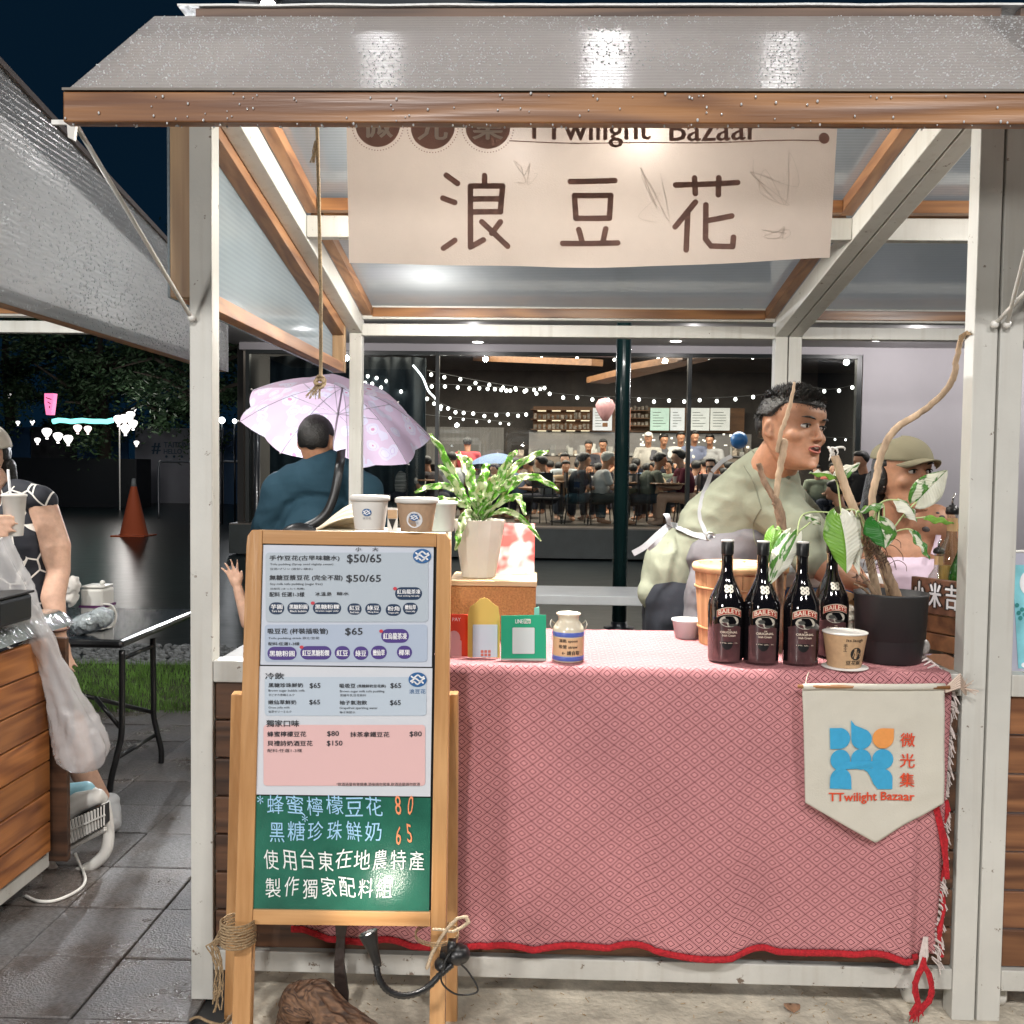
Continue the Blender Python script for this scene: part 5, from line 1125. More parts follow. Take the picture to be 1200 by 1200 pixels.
def yellowstand(t, f, F, m):
    pts = [f(548, 782), f(585.5, 782), f(585.5, 724)]+[f(567+17*math.cos(rad(a)), 716-13*abs(math.sin(rad(a)))-2.2*math.cos(rad(a*4))) for a in range(10, 171, 16)]+[f(548, 722)]
    mb = MB(); mb.prism(pts, (0, .003, 0)); obj('card', mb, m, t)
    mb = MB(); rrect(mb, F(.0035), 554, 732, 583, 770, 1); obj('code_field', mb, mat('pale_field', (.62, .68, .78), .5), t)
    mb = MB(); 
    for i in range(3):
        for j in range(2): rrect(mb, F(.0045), 563.5+4.2*i, 761.6+4*j, 566.7+4.2*i, 764.8+4*j, .6)
    obj('icons', mb, mat('icon_red', (.62, .18, .14), .5), t)
    mb = MB(); put(mb, '行動支付', F(.0040), 550, 774, 580, 779); obj('lettering', mb, M['black'], t)
def redstand(t, f, F, m):
    mb = MB(); mb.prism([f(520, 720), f(548, 720.5), f(548, 781), f(520, 781)], (0, .003, 0)); obj('card', mb, m, t)
    mb = MB(); rrect(mb, F(.0035), 523, 750, 541, 776, 2); disc(mb, F(.0040), 532, 748, 7.5, 9, 16); obj('code_field', mb, mat('pink_field', (.78, .40, .42), .5), t)
    mb = MB(); put(mb, 'PAY', F(.0040), 530, 724, 540, 728); obj('lettering', mb, wink, t)
stand(586, 640, 722, 782, 2.615, mat('green_card', (.02, .36, .20), .4), 'green payment card stand, right of the yellow one', greenstand)
stand(548, 586, 707, 782, 2.640, mat('yellow_card', (.80, .55, .14), .45), 'yellow payment card stand with rounded top, between the red and green ones', yellowstand)
stand(520, 548, 720, 782, 2.655, mat('red_card', (.72, .06, .03), .45), 'red payment card stand half hidden behind the edge of the menu board', redstand)
# milk churn jar
p = P(665.5, 781, 2.63); c = Vector((p.x, 2.63, ZC)); t = thing('ceramic_jar', c, 'small cream churn-shaped jar with blue bands and a handwritten peach label', 'jar')
prof = [(.041, 0), (.0425, .003), (.0425, .083), (.040, .092), (.032, .103), (.0275, .109), (.0275, .119), (.033, .124), (.0335, .128), (.029, .129), (.025, .120), (.0, .118)]
mb = MB(); mb.lathe(prof, c, 36); obj('jar_body', mb, mat('cream_ceramic', (.66, .60, .47), .25, coat=.4), t, True)
mb = MB(); mb.lathe([(.0428, .004), (.0433, .006), (.0433, .014), (.0428, .016)], c, 36); mb.lathe([(.0428, .068), (.0433, .070), (.0433, .078), (.0428, .080)], c, 36); obj('band', mb, mat('blue_glaze', (.10, .15, .50), .3), t, True)
f = cyl_fn(c, lambda z: .0425, .0006); mb = MB(); mb.grid(lambda u, v: f(-.052+.1*u, .018+.048*v), 16, 2); obj('label', mb, mat('peach_label', (.72, .45, .26), .6), t)
f = cyl_fn(c, lambda z: .0425, .0014); mb = MB()
for s_, x0, z0, x1, z1 in (('湯匙 spoon', -.026, .063, .024, .053), ('吸管 straw', -.026, .048, .024, .038), ('← 請自取', -.018, .032, .030, .021)): put(mb, s_, f, x0, z0, x1, z1, .015)
obj('lettering', mb, bpy.data.materials['black_marker'], t)
for g in (-1, 1):
    mb = MB(); mb.tube([c+Vector((g*.036, 0, .098)), c+Vector((g*.046, -.002, .108)), c+Vector((g*.050, -.003, .098)), c+Vector((g*.044, -.004, .084))], .0022, 6); obj('handle', mb, mat('wire', (.5, .48, .42), .35, metal=.6), t, True)
# wooden tub behind the bottles
p = P(866, 768, 2.93); c = Vector((p.x, 2.94, ZC)); t = thing('wooden_tub', c, 'round pale wooden tub behind the liqueur bottles', 'tub')
wt = wood('tub_wood', (.60, .33, .17), (.40, .20, .09), 2, .55); rb, rt, ht = .118, .136, .235
for k in range(22):
    a0, a1 = 2*math.pi*(k+.02)/22, 2*math.pi*(k+.98)/22; vs = []
    for (rr, z) in ((rb, 0), (rt, ht), (rt-.012, ht), (rb-.012, 0)):
        for a in (a0, a1): vs.append(c+Vector((rr*math.cos(a), rr*math.sin(a), z)))
    mb = MB(); mb.add(vs, [(0, 1, 3, 2), (2, 3, 5, 4), (4, 5, 7, 6), (6, 7, 1, 0), (0, 2, 4, 6), (1, 7, 5, 3)]); obj('stave', mb, wt, t)
mb = MB(); mb.lathe([(rt-.013, ht-.018), (rt+.004, ht-.018), (rt+.006, ht-.004), (rt+.002, ht+.004), (rt-.012, ht+.004), (rt-.014, ht-.008)], c, 40); obj('rim', mb, wood('rim_wood', (.68, .42, .22), (.5, .3, .14), 0, .5), t, True)
for z in (.05, .17): mb = MB(); r_ = rb+(rt-rb)*z/ht; mb.lathe([(r_+.001, z-.004), (r_+.003, z-.003), (r_+.003, z+.003), (r_+.001, z+.004)], c, 40); obj('hoop', mb, mat('hoop', (.42, .22, .1), .5), t, True)
mb = MB(); mb.lathe([(.0, .02), (rb-.010, .02)], c, 24); obj('tub_floor', mb, wt, t)
# plant pot with variegated philodendron
p = P(1043, 789, 2.70); c = Vector((p.x, 2.71, ZC)); t = thing('plant_pot', c, 'black plastic plant pot with a stepped side at the right of the counter', 'plant pot')
mb = MB(); mb.lathe([(.080, 0), (.083, .003), (.0875, .062), (.0885, .064), (.092, .066), (.0965, .180), (.0985, .182), (.0985, .188), (.093, .188), (.089, .165), (0, .160)], c, 48); obj('pot', mb, mat('matt_black_pot', (.018, .018, .020), .5, bs=80, ba=.05), t, True)
mb = MB(); mb.lathe([(.0905, .163), (.05, .170), (0, .173)], c, 24)
for k in range(240): a = R.uniform(0, 6.28); rr = R.uniform(.02, .088); mb.ball(c+Vector((rr*math.cos(a), rr*math.sin(a), .168)), (R.uniform(.003, .008), .004, .003), 5, 3)
obj('soil', mb, mat('bark_soil', (.10, .065, .04), .95, ns=80, na=.7), t)
phil_root = c+Vector((0, 0, .165))
t = thing('philodendron', phil_root, 'variegated philodendron with large green and white leaves in the black pot', 'plant')
bark = mat('plant_bark', (.24, .16, .10), .8, ns=60, na=.45, bs=90, ba=.8, aniso=(1, 1, .3))
mb = MB()
def limb(mb, pts, rs, wob=.002):
    sm = smooth_path(pts, 8); n = len(sm); rr = []
    for i in range(n): f = i/(n-1)*(len(rs)-1); k = min(int(f), len(rs)-2); rr.append((rs[k]+(rs[k+1]-rs[k])*(f-k))*(1+.10*noise.noise(Vector((i*.8, pts[0][0]*9, 0)))))
    mb.tube([q+Vector((R.uniform(-wob, wob), R.uniform(-wob, wob), 0)) for q in sm], rr, 9)
limb(mb, [P(1054, 724, 2.71), P(1050, 700, 2.71), P(1042, 678, 2.70), P(1034, 655, 2.70), P(1022, 640, 2.71), P(1014, 622, 2.72)], [.020, .015, .014, .012, .013, .008])
limb(mb, [P(1062, 722, 2.73), P(1054, 702, 2.73), P(1046, 688, 2.73)], [.012, .010, .006]); limb(mb, [P(1040, 712, 2.70), P(1024, 694, 2.68), P(1008, 672, 2.68)], [.009, .007, .0035])
limb(mb, [P(1046, 724, 2.69), P(1044, 700, 2.69)], [.012, .008]); limb(mb, [P(1022, 700, 2.68), P(1012, 690, 2.66), P(1001, 684, 2.66)], [.004, .004, .002])
obj('stem', mb, bark, t, True)
mb = MB()
for k in range(26):
    a = P(R.uniform(1016, 1040), R.uniform(640, 668), 2.69); s_ = R.choice((-1, 1)); b = a+Vector((s_*R.uniform(.01, .05), R.uniform(-.03, .01), R.uniform(-.02, .02))); mb.tube(smooth_path([a, a.lerp(b, .5)+Vector((0, -.01, .015)), b, b+Vector((s_*.004, 0, -.018))], 4), .0010, 4)
for k in range(8): a = P(R.uniform(1000, 1012), 680+R.uniform(-8, 8), 2.66); mb.tube([a, a+Vector((R.uniform(-.02, .02), -.01, R.uniform(-.01, .02)))], .0014, 4)
obj('air_root', mb, mat('air_root', (.09, .05, .035), .8), t)
gr, gr2 = (.12, .30, .035), (.06, .20, .03)
LM = {'g': leafmat('leaf_green', gr, (.5, .62, .3), .72, 10, (1, 1, 1)), 'w': leafmat('leaf_white', (.35, .5, .2), (.80, .80, .70), .30, 10, (1, 1, 1)), 'd': leafmat('leaf_dark', (.02, .14, .02), (.5, .6, .3), .80, 8, (1, 1, 1)), 'm': leafmat('leaf_mixed', gr2, (.75, .76, .62), .52, 16, (1.2, 1.2, 1))}
def leaf(base, tip, w, left, right, Yb=2.7, Yt=2.7, fold=.35, face=(0, -1, .1), curl=.02, heart=.14, stem=None):
    a = P(base[0], base[1], Yb); e = P(tip[0], tip[1], Yt); d = (e-a); Lg = d.length; d.normalize(); fc = Vector(face).normalized(); s_ = d.cross(fc).normalized(); nn = s_.cross(d).normalized()
    if nn.dot(fc) < 0: nn = -nn
    n = 22
    def prof(v): return (math.sin(math.pi*min(1, v**.72))**.8)*(1-.25*v) if v < 1 else 0
    w *= 1.15
    for side, mk in ((-1, left), (1, right)):
        def fn(u, v):
            ww = w*prof(v*.985+.012)*u; back = heart*Lg*(u**1.5)*math.exp(-((v)/.16)**2)
            return a+d*(Lg*v-back)+s_*(side*ww*math.cos(fold))-nn*(curl*math.sin(math.pi*v)*-1+ww*math.sin(fold)+.0045*math.sin(v*16+u*2)*u)
        mb = MB(); mb.grid(fn, 6, n, 0, lambda u, v: (.5+side*u*.5, v)); obj('leaf', mb, LM[mk], t, True, thick=.0007)
    if stem is not None:
        mb = MB(); mb.tube(smooth_path([a]+[P(*q) for q in stem], 6), .0022, 6); obj('leaf_stalk', mb, mat('stalk', (.45, .55, .25), .5), t, True)
TR = (1020, 640, 2.71)
leaf((984, 604), (992, 672), .050, 'w', 'g', 2.66, 2.62, .25, (.1, -1, .2), .015, stem=[(990, 598, 2.68), (1004, 600, 2.7), (1016, 628, 2.71)])
leaf((1003, 606), (1006, 674), .030, 'w', 'w', 2.68, 2.65, .75, (.3, -1, .1), .01, stem=[(1006, 598, 2.69), (1013, 612, 2.71), (1016, 630, 2.71)])
leaf((926, 626), (901, 682), .030, 'w', 'm', 2.66, 2.62, .5, (-.25, -1, .2), .012)
leaf((934, 628), (903, 684), .022, 'w', 'm', 2.655, 2.615, .3, (.2, -1, .2), .012, stem=[(940, 604, 2.68), (962, 600, 2.7), (990, 606, 2.70), (1012, 632, 2.71)])
leaf((908, 620), (901, 660), .026, 'g', 'g', 2.69, 2.66, .4, (-.4, -1, .1), .01, stem=[(918, 622, 2.69), (930, 626, 2.69), (950, 612, 2.7)])
leaf((1029, 612), (1037, 643), .044, 'm', 'd', 2.68, 2.64, .25, (0, -1, .5), .012, .30, stem=[(1030, 600, 2.69), (1032, 590, 2.70), (1026, 600, 2.71), (1018, 626, 2.71)])
leaf((1074, 588), (1110, 551), .038, 'm', 'w', 2.70, 2.68, .15, (-.2, -1, .25), .014, stem=[(1062, 600, 2.7), (1048, 618, 2.7), (1036, 636, 2.7), (1026, 645, 2.71)])
leaf((1054, 586), (1074, 612), .028, 'm', 'w', 2.70, 2.66, .6, (.3, -1, .8), .014, stem=[(1040, 586, 2.7), (1030, 592, 2.7), (1024, 610, 2.71)])
leaf((1034, 590), (1004, 602), .020, 'm', 'g', 2.70, 2.66, .7, (0, -.6, 1), .012, .05, stem=[(1036, 596, 2.7), (1036, 612, 2.70)])
leaf((1084, 606), (1118, 614), .013, 'g', 'g', 2.72, 2.68, .5, (0, -.8, .6), .006, .05, stem=[(1074, 607, 2.71), (1060, 606, 2.7)])
leaf((1070, 622), (1089, 656), .018, 'd', 'm', 2.70, 2.67, .4, (.6, -1, .2), .008, .1, stem=[(1064, 620, 2.7), (1052, 622, 2.7), (1036, 630, 2.7)])
leaf((979, 558), (948, 555), .019, 'g', 'w', 2.74, 2.68, .2, (0, -.75, .9), .006, .05)
leaf((978, 559), (1008, 543), .020, 'w', 'm', 2.74, 2.74, .3, (0, -.8, .9), .004, .05, stem=[(982, 570, 2.74), (986, 600, 2.73), (995, 626, 2.72), (1012, 640, 2.71)])
leaf((962, 612), (940, 604), .014, 'm', 'w', 2.70, 2.69, .3, (0, -.8, .6), .005, .05)
# driftwood branches used as supports
lw = mat('bleached_branch', (.46, .33, .22), .75, ns=40, na=.35, bs=60, ba=.6, aniso=(1, 1, .25)); lw2 = mat('brown_branch', (.26, .17, .11), .8, ns=50, na=.5, bs=70, ba=.9, aniso=(1, 1, .4)); 
def branch(lab, segs, loc):
    t = thing('branch', loc, lab, 'branch', 'driftwood branches standing among the leaves')
    for nm, m, pts, rs in segs: mb = MB(); limb(mb, [P(*q) for q in pts], rs, .0014); obj(nm, mb, m, t, True)
branch('forked driftwood branch rising in front of the leaning man', [('twig', lw, [(931, 448, 2.74), (925, 478, 2.74), (915, 508, 2.74), (911, 530, 2.75)], [.0035, .006, .0065, .0065]), ('limb', lw, [(919, 516, 2.75), (917, 534, 2.75), (912, 560, 2.75), (908, 592, 2.75)], [.0115, .0105, .0085, .0095]), ('stub', lw2, [(889, 543, 2.76), (895, 562, 2.76), (907, 585, 2.75)], [.0075, .009, .008]), ('trunk', lw2, [(907, 580, 2.75), (914, 602, 2.75), (917, 628, 2.75), (914, 656, 2.75), (914, 684, 2.78), (915, 770, 2.80)], [.009, .0145, .013, .0125, .011, .010])], P(915, 770, 2.80))
branch('straight driftwood branch with shaved pale tip behind the tall leaf', [('limb', lw, [(978, 534, 2.72), (990, 570, 2.72), (1004, 606, 2.72), (1018, 650, 2.74), (1034, 724, 2.74)], [.011, .0125, .012, .012, .010])]+[('shaving', wpap, [(977, 534, 2.715), (971+k*3, 524+k, 2.71), (974+k*7, 530-k*3, 2.70), (972+k*9, 540-6*k, 2.70)], [.004, .003, .003, .0008]) for k in range(3)], P(1034, 724, 2.74))
branch('long curved driftwood branch reaching up to the right post', [('limb', lw, [(1127, 394, 2.66), (1121, 420, 2.68), (1117, 442, 2.70), (1104, 462, 2.72), (1078, 484, 2.74), (1050, 502, 2.76), (1034, 528, 2.77), (1027, 560, 2.77), (1022, 592, 2.77), (1030, 650, 2.76), (1050, 724, 2.75)], [.007, .0075, .009, .0085, .009, .0105, .010, .0105, .0105, .009, .008])], P(1050, 724, 2.75))
mb = MB()
for k in range(5): mb.tube([P(1124, 394+2*k, 2.65), P(1133, 388+k, 2.60), P(1138, 392, 2.58)], .002, 4)
tag(obj('tie_string', mb, M['twine']), 'string tying the top of the curved branch to the right post', 'string')
# crate with lettered board
A = P(1067, 757, 2.93); B = P(1152, 790, 2.72); A.z = B.z = ZC; d = (B-A).normalized(); nrm = Vector((d.y, -d.x, 0)); nrm = nrm if nrm.y < 0 else -nrm; Lc = (B-A).length
t = thing('wooden_crate', (A+B)/2, 'dark wooden crate with a board lettered in white, against the right post', 'crate')
zt_ = P(1067, 675, 2.93).z-ZC
for k, (z0, z1, m) in enumerate(((.002, .050, M['plx']), (.054, .104, M['plx']))):
    mb = MB(); mb.prism([A+Vector((0, 0, z0)), B+Vector((0, 0, z0)), B+Vector((0, 0, z1)), A+Vector((0, 0, z1))], -nrm*.014); obj('plank', mb, m, t, bevel=.002)
for k in range(3): z0 = .004+.066*k; mb = MB(); mb.prism([A-nrm*.014+Vector((0, 0, z0)), A-nrm*.2+Vector((0, 0, z0)), A-nrm*.2+Vector((0, 0, z0+.06)), A-nrm*.014+Vector((0, 0, z0+.06))], d*.012); obj('plank', mb, M['plx'], t, bevel=.002)
mb = MB(); mb.prism([A+nrm*.006+Vector((0, 0, .108)), B+nrm*.006+Vector((0, 0, .108)), B+nrm*.006+Vector((0, 0, zt_)), A+nrm*.006+Vector((0, 0, zt_))], -nrm*.016); nb = obj('name_board', mb, wood('name_board_wood', (.22, .10, .06), (.11, .05, .03), 0, .5), t, bevel=.002)
g = lambda l: (lambda s, z: A+d*s+nrm*(.006+l)+Vector((0, 0, z)))
sc = (zt_-.108)
mw = MB(); md = MB()
for mbx, l, bo in ((md, .0008, .045), (mw, .0016, .016)):
    x = .010
    for ch in '小米吉拿':
        put(mbx, ch, g(l), x-(.003 if mbx is md else 0), zt_-.012+(.003 if mbx is md else 0), x+.040+(.003 if mbx is md else 0), zt_-.082-(.003 if mbx is md else 0), bo); x += .055
obj('lettering_outline', md, M['black'], nb, off=WL[t.name]); obj('lettering', mw, wink, nb, off=WL[t.name])  # dark outline painted round the white letters
# bottles in the crate
def clearbottle(px_, py_, Y, h, r, liquid, label, col, spout=True):
    zb = ZC+.02; top = P(px_, py_, Y).z; c = Vector((P(px_, 680, Y).x, Y, zb)); H = top-zb
    t = thing('syrup_bottle', c, label, 'bottle', 'bottles in the crate')
    mb = MB(); mb.lathe([(r*.9, 0), (r, .006), (r, H*.55), (r*.9, H*.62), (r*.42, H*.70), (r*.38, H*.84), (r*.42, H*.85), (r*.42, H*.87)], c, 28); obj('glass', mb, col, t, True)
    if liquid: mb = MB(); mb.lathe([(r*.84, .006), (r*.92, .012), (r*.92, H*.5), (0, H*.5)], c, 24); obj('liquid', mb, liquid, t, True)
    if spout:
        mb = MB(); mb.lathe([(r*.5, H*.855), (r*.55, H*.87), (r*.5, H*.90), (r*.22, H*.92), (0, H*.925)], c, 16); obj('stopper', mb, M['black'], t, True)
        mb = MB(); mb.tube([c+Vector((0, 0, H*.92)), c+Vector((0, 0, H*.96)), c+Vector((.006, 0, H))], [.004, .0035, .0022], 8); obj('spout', mb, mat('steel', (.6, .6, .6), .2, metal=1), t, True)
    mb = MB(); f = cyl_fn(c, lambda z: r*.42, .001); mb.grid(lambda u, v: f(-r*.6+r*1.2*u, H*.74+H*.09*v), 8, 1); obj('label', mb, mat('gold_label', (.62, .40, .20), .5), t)
    return t
cg = glass('clear_bottle', (.86, .88, .84), .10, .03)
clearbottle(1099, 632, 3.0, .3, .030, mat('pale_syrup', (.55, .50, .38), .3, alpha=.8), 'clear square bottle with pale syrup in the crate, nearest to the leaves', cg)
clearbottle(1113.5, 578, 2.97, .3, .036, mat('amber_syrup', (.55, .36, .10), .3, alpha=.8), 'tall clear bottle with steel pourer and gold neck label in the crate', cg)
c = Vector((P(1127, 680, 2.93).x, 2.93, ZC+.02)); t = thing('wine_bottle', c, 'green wine bottle with dark label in the crate, half behind the post', 'bottle')
mb = MB(); mb.lathe([(.036, 0), (.038, .005), (.038, .19), (.034, .215), (.018, .255), (.014, .27), (.014, .32), (.016, .33)], c, 28); obj('glass', mb, mat('green_glass', (.03, .22, .02), .06, trans=.5, coat=1), t, True)
f = cyl_fn(c, lambda z: .038, .0012); mb = MB(); mb.grid(lambda u, v: f(-.05+.1*u, .165-.035*v), 12, 1); obj('label', mb, mat('dark_green_label', (.01, .06, .05), .5), t); mb = MB(); mb.grid(lambda u, v: f(-.05+.1*u, .128-.030*v), 12, 1); obj('label', mb, mat('yellow_label', (.7, .72, .35), .5), t)
# cooler, paddle board and bag behind the bottles
c0 = P(905, 700, 3.45); c1 = P(1058, 700, 3.45); zl = P(1000, 672, 3.36).z; zlt = P(1000, 656, 3.36).z; zw = P(1000, 690, 3.36).z
t = thing('side_table', (c0.x, 3.5, 0), 'low white side table behind the counter that carries the cooler', 'table')
mb = MB(); mb.box(c0.x-.05, c1.x+.05, 3.33, 3.75, .86, .89); obj('table_top', mb, M['wplastic'], t, bevel=.004)
for x in (c0.x-.02, c1.x+.02):
    for y in (3.36, 3.72): mb = MB(); mb.tube([(x, y, 0), (x, y, .86)], .014, 8); obj('leg', mb, M['rail'], t, True)
t = thing('cooler', ((c0.x+c1.x)/2, 3.5, .89), 'blue and white picnic cooler with grey lid, behind the bottles', 'cooler')
mb = MB(); mb.box(c0.x+.02, c1.x-.01, 3.37, 3.66, .892, zw); obj('body', mb, mat('blue_plastic', (.03, .14, .38), .4), t, bevel=.008)
mb = MB(); mb.box(c0.x+.012, c1.x-.003, 3.36, 3.67, zw+.001, zl); obj('rim', mb, M['wplastic'], t, bevel=.01)
for k in range(3): x = c0.x+.05+.14*k; mb = MB(); mb.box(x, x+.02, 3.355, 3.369, .90, zw); obj('rib', mb, M['wplastic'], t, bevel=.003)
mb = MB(); mb.box(c0.x+.10, c1.x-.005, 3.38, 3.65, zl+.001, zlt); obj('lid', mb, mat('grey_plastic', (.30, .31, .33), .45), t, bevel=.012)
mb = MB(); f = lambda x, y: P(x, y, 2.86); mb.prism([f(985, 690), f(1009, 699), f(1012, 703), f(1011, 710), f(1000, 714), f(985, 712), f(970, 700)], (0, .012, 0)); t = thing('paddle_board', P(996, 712, 2.86), 'small wooden paddle board handle poking up between the bottles and the pot', 'board'); obj('board', mb, wood('paddle_wood', (.62, .38, .2), (.45, .25, .12), 0), t, bevel=.001)
mb = MB(); p = P(1001, 702, 2.858); mb.lathe([(0, 0), (.0045, 0)], (p.x, 2.857, p.z), 12, Matrix.Rotation(rad(90), 4, 'X')); mb.f.append(tuple(range(len(mb.v)-12, len(mb.v)))); mb.m.append(0); obj('hole', mb, M['black'], t)
t = thing('plastic_bag', P(994, 745, 2.84), 'crumpled clear bag between the liqueur bottles and the pot', 'bag')
blob('film', [('e', P(995, 728, 2.86), (.032, .03, .05)), ('e', P(990, 748, 2.85), (.03, .03, .04))], .005, mat('crinkled_film', (.62, .56, .46), .25, coat=.6, bs=70, ba=.9), t, 1, noisef=lambda q: Vector((1, 1, 1))*noise.noise(q*60)*.006)
# white bowl and lamp-like bits: small pebble ornament and tea towel by the crate
mb = MB(); mb.ball(P(1083, 758, 2.72), (.016, .015, .022), 12, 8); tag(obj('shell', mb, mat('pearly_shell', (.6, .58, .55), .3, ns=40, na=.4), smooth=True), 'pale shell between the pot and the crate', 'shell')
mb = MB(); a = P(770, 745, 3.10); mb.lathe([(.035, 0), (.045, .05), (.048, .052), (.048, .058), (0, .058)], (P(806, 745, 3.0).x, 3.02, ZC), 24); tag(obj('plastic_tub', mb, mat('clear_tub', (.62, .62, .64), .3), smooth=True), 'small clear plastic tub left of the wooden tub', 'tub')
# acrylic poster on the right stall
t = thing('acrylic_sign', P(1200, 795, 2.66), 'pale blue acrylic poster stand on the right stall counter', 'sign')
f = lambda l: (lambda x, y: P(x, y, 2.64)+Vector((0, -l, 0)))
mb = MB(); mb.prism([f(0)(1180, 648), f(0)(1330, 648), f(0)(1330, 797), f(0)(1180, 797)], (0, .004, 0)); obj('acrylic', mb, mat('frosted_acrylic', (.50, .50, .60), .2, coat=.5), t)
mb = MB(); mb.prism([f(.002)(1186, 662), f(.002)(1320, 662), f(.002)(1320, 783), f(.002)(1193, 783)], (0, .001, 0)); obj('poster', mb, mat('aqua_print', (.25, .62, .70), .4, ns=9, na=.3), t)
mb = MB(); disc(mb, f(.004), 1206, 683, 12, 15); disc(mb, f(.004), 1200, 779, 4, 3); obj('print', mb, wink, t)
mb = MB()
for x, y in ((1191, 709), (1197, 714), (1193, 718), (1195, 724), (1200, 720)): disc(mb, f(.004), x, y, 2.6, 2.6, 12)
obj('leaf_print', mb, mat('teal_print', (.04, .25, .25), .5), t)
mb = MB(); mb.tube([f(-.01)(1178, 647), f(-.01)(1330, 644)], .004, 8); mb.tube([f(-.01)(1190, 646), f(-.01)(1191, 634), f(-.01)(1189, 628)], .0025, 6); obj('wire_frame', mb, M['wplastic'], t, True)
# ------------------------------------------------------------------ people in and behind the stall
def shirtmat(name, col, ns=6, na=.06): return mat(name, col, .85, ns=ns, na=na, bs=22, ba=.25, spec=.15)
def fold(amp, sc, dirv=(1, 1, 1)):
    return lambda q: Vector(dirv)*(noise.noise(Vector((q.x*sc, q.y*sc, q.z*sc*1.6)))*amp+noise.noise(q*sc*2.7)*amp*.4)
from mathutils.bvhtree import BVHTree
BV = {}
def surf(objs, x, y, lift=.002):
    """first point of the garments met by the sight line of a photo pixel, lifted off them"""
    C0 = Vector((0, 0, CAMZ)); d = (P(x, y, 3)-C0).normalized(); best = None
    for o in objs:
        if o.name not in BV: BV[o.name] = BVHTree.FromPolygons([v.co+WL[o.name] for v in o.data.vertices], [tuple(p.vertices) for p in o.data.polygons])
        h = BV[o.name].ray_cast(C0, d)
        if h[0] is not None and (best is None or h[3] < best[0]): best = (h[3], h[0], h[1])
    if best is None: return P(x, y, 3.3)
    n = best[2] if best[2].dot(d) < 0 else -best[2]
    return best[1]+n*lift
# the man leaning over the counter
sage = shirtmat('sage_cotton', (.235, .25, .19)); apr = shirtmat('grey_apron', (.13, .125, .135)); strap = shirtmat('grey_strap', (.33, .34, .36)); pants = shirtmat('black_trousers', (.018, .02, .026))
V = lambda x, y, Y: P(x, y, Y)
t = thing('person', (P(790, 700, 3.5).x, 3.5, 0), 'man in sage T-shirt and grey apron leaning right across the counter', 'person')
hc = V(929, 506, 3.08)
hd, HX = head(t, hc, rad(34), rad(2), rad(5), 1.03, M['skin2'], 'short', 'open', wide=1.10, tall=.95)
body = []
body += chain([V(903, 552, 3.17), V(922, 522, 3.10)], [.075, .068]) + [('c', V(878, 600, 3.31), .065, V(903, 556, 3.18), .070)]
sho = V(922, 592, 3.16); elb = V(946, 652, 3.02); wri = V(1010, 686, 2.98)
sho2 = V(905, 575, 3.42); elb2 = V(975, 640, 3.46); wri2 = V(1010, 684, 3.30)
body += chain([sho, elb], [.058, .046])+chain([elb, V(968, 668, 3.0), wri], [.045, .042, .027])+chain([sho2, elb2, wri2], [.058, .045, .028])
hv = (wri-elb).normalized(); body += hand_parts(wri+hv*.02, hv, (0, .6, .6), 1.0, .4); hv2 = (wri2-elb2).normalized(); body += hand_parts(wri2+hv2*.02, hv2, (0, -.6, .5), 1.0, .4)
hips = V(792, 668, 3.46)
for q in (-1, 1): kx = P(782, 720, 3.42+q*.12); body += chain([hips+Vector((0, q*.06, -.10)), Vector((kx.x+.02, 3.44+q*.10, .50)), Vector((kx.x-.02, 3.48+q*.12, .10))], [.070, .055, .040])+[('c', Vector((kx.x-.03, 3.47+q*.14, .045)), .04, Vector((kx.x+.12, 3.42+q*.15, .035)), .032)]
blob('body', body, .0075, M['skin2'], t, 2)
tor = [('e', V(812, 664, 3.46), (.145, .155, .14)), ('e', V(828, 644, 3.42), (.145, .155, .135)), ('c', V(842, 632, 3.38), .140, V(890, 598, 3.28), .138), ('c', V(836, 618, 3.38), .125, V(880, 584, 3.27), .125), ('c', V(880, 580, 3.26), .115, V(888, 562, 3.23), .09), ('e', V(900, 586, 3.26), (.112, .19, .108)), ('c', V(894, 572, 3.24), .108, V(912, 563, 3.18), .07), ('c', V(876, 564, 3.26), .078, V(894, 550, 3.20), .074), ('c', V(900, 560, 3.18), .084, V(916, 572, 3.14), .06)]
tor += [('c', sho+Vector((-.05, .03, 0)), .092, V(938, 622, 3.08), .076), ('c', V(938, 622, 3.08), .082, V(950, 655, 3.02), .062), ('c', sho2, .09, V(950, 620, 3.45), .07)]
tor += [('c', V(798, 664, 3.44), .135, V(788, 692, 3.45), .118), ('c', V(782, 676, 3.44), .095, V(768, 694, 3.42), .065)]
def shirt_folds(q):
    w = 0
    for (x0, z0, x1, z1, y0, amp) in SF:
        dx, dz = x1-x0, z1-z0; L2 = dx*dx+dz*dz; s_ = max(0, min(1, ((q.x-x0)*dx+(q.z-z0)*dz)/L2)); dd = math.hypot(q.x-x0-dx*s_, q.z-z0-dz*s_); w += amp*math.exp(-(dd/.011)**2)*math.sin(math.pi*min(.98, s_+.12))
    r_ = abs(noise.noise(Vector((q.x*5+q.z*7, q.y*4, q.z*9-q.x*5))))**.7; return Vector((.1, -1, .2))*(w*.8-.006*r_+.002)
SF = []
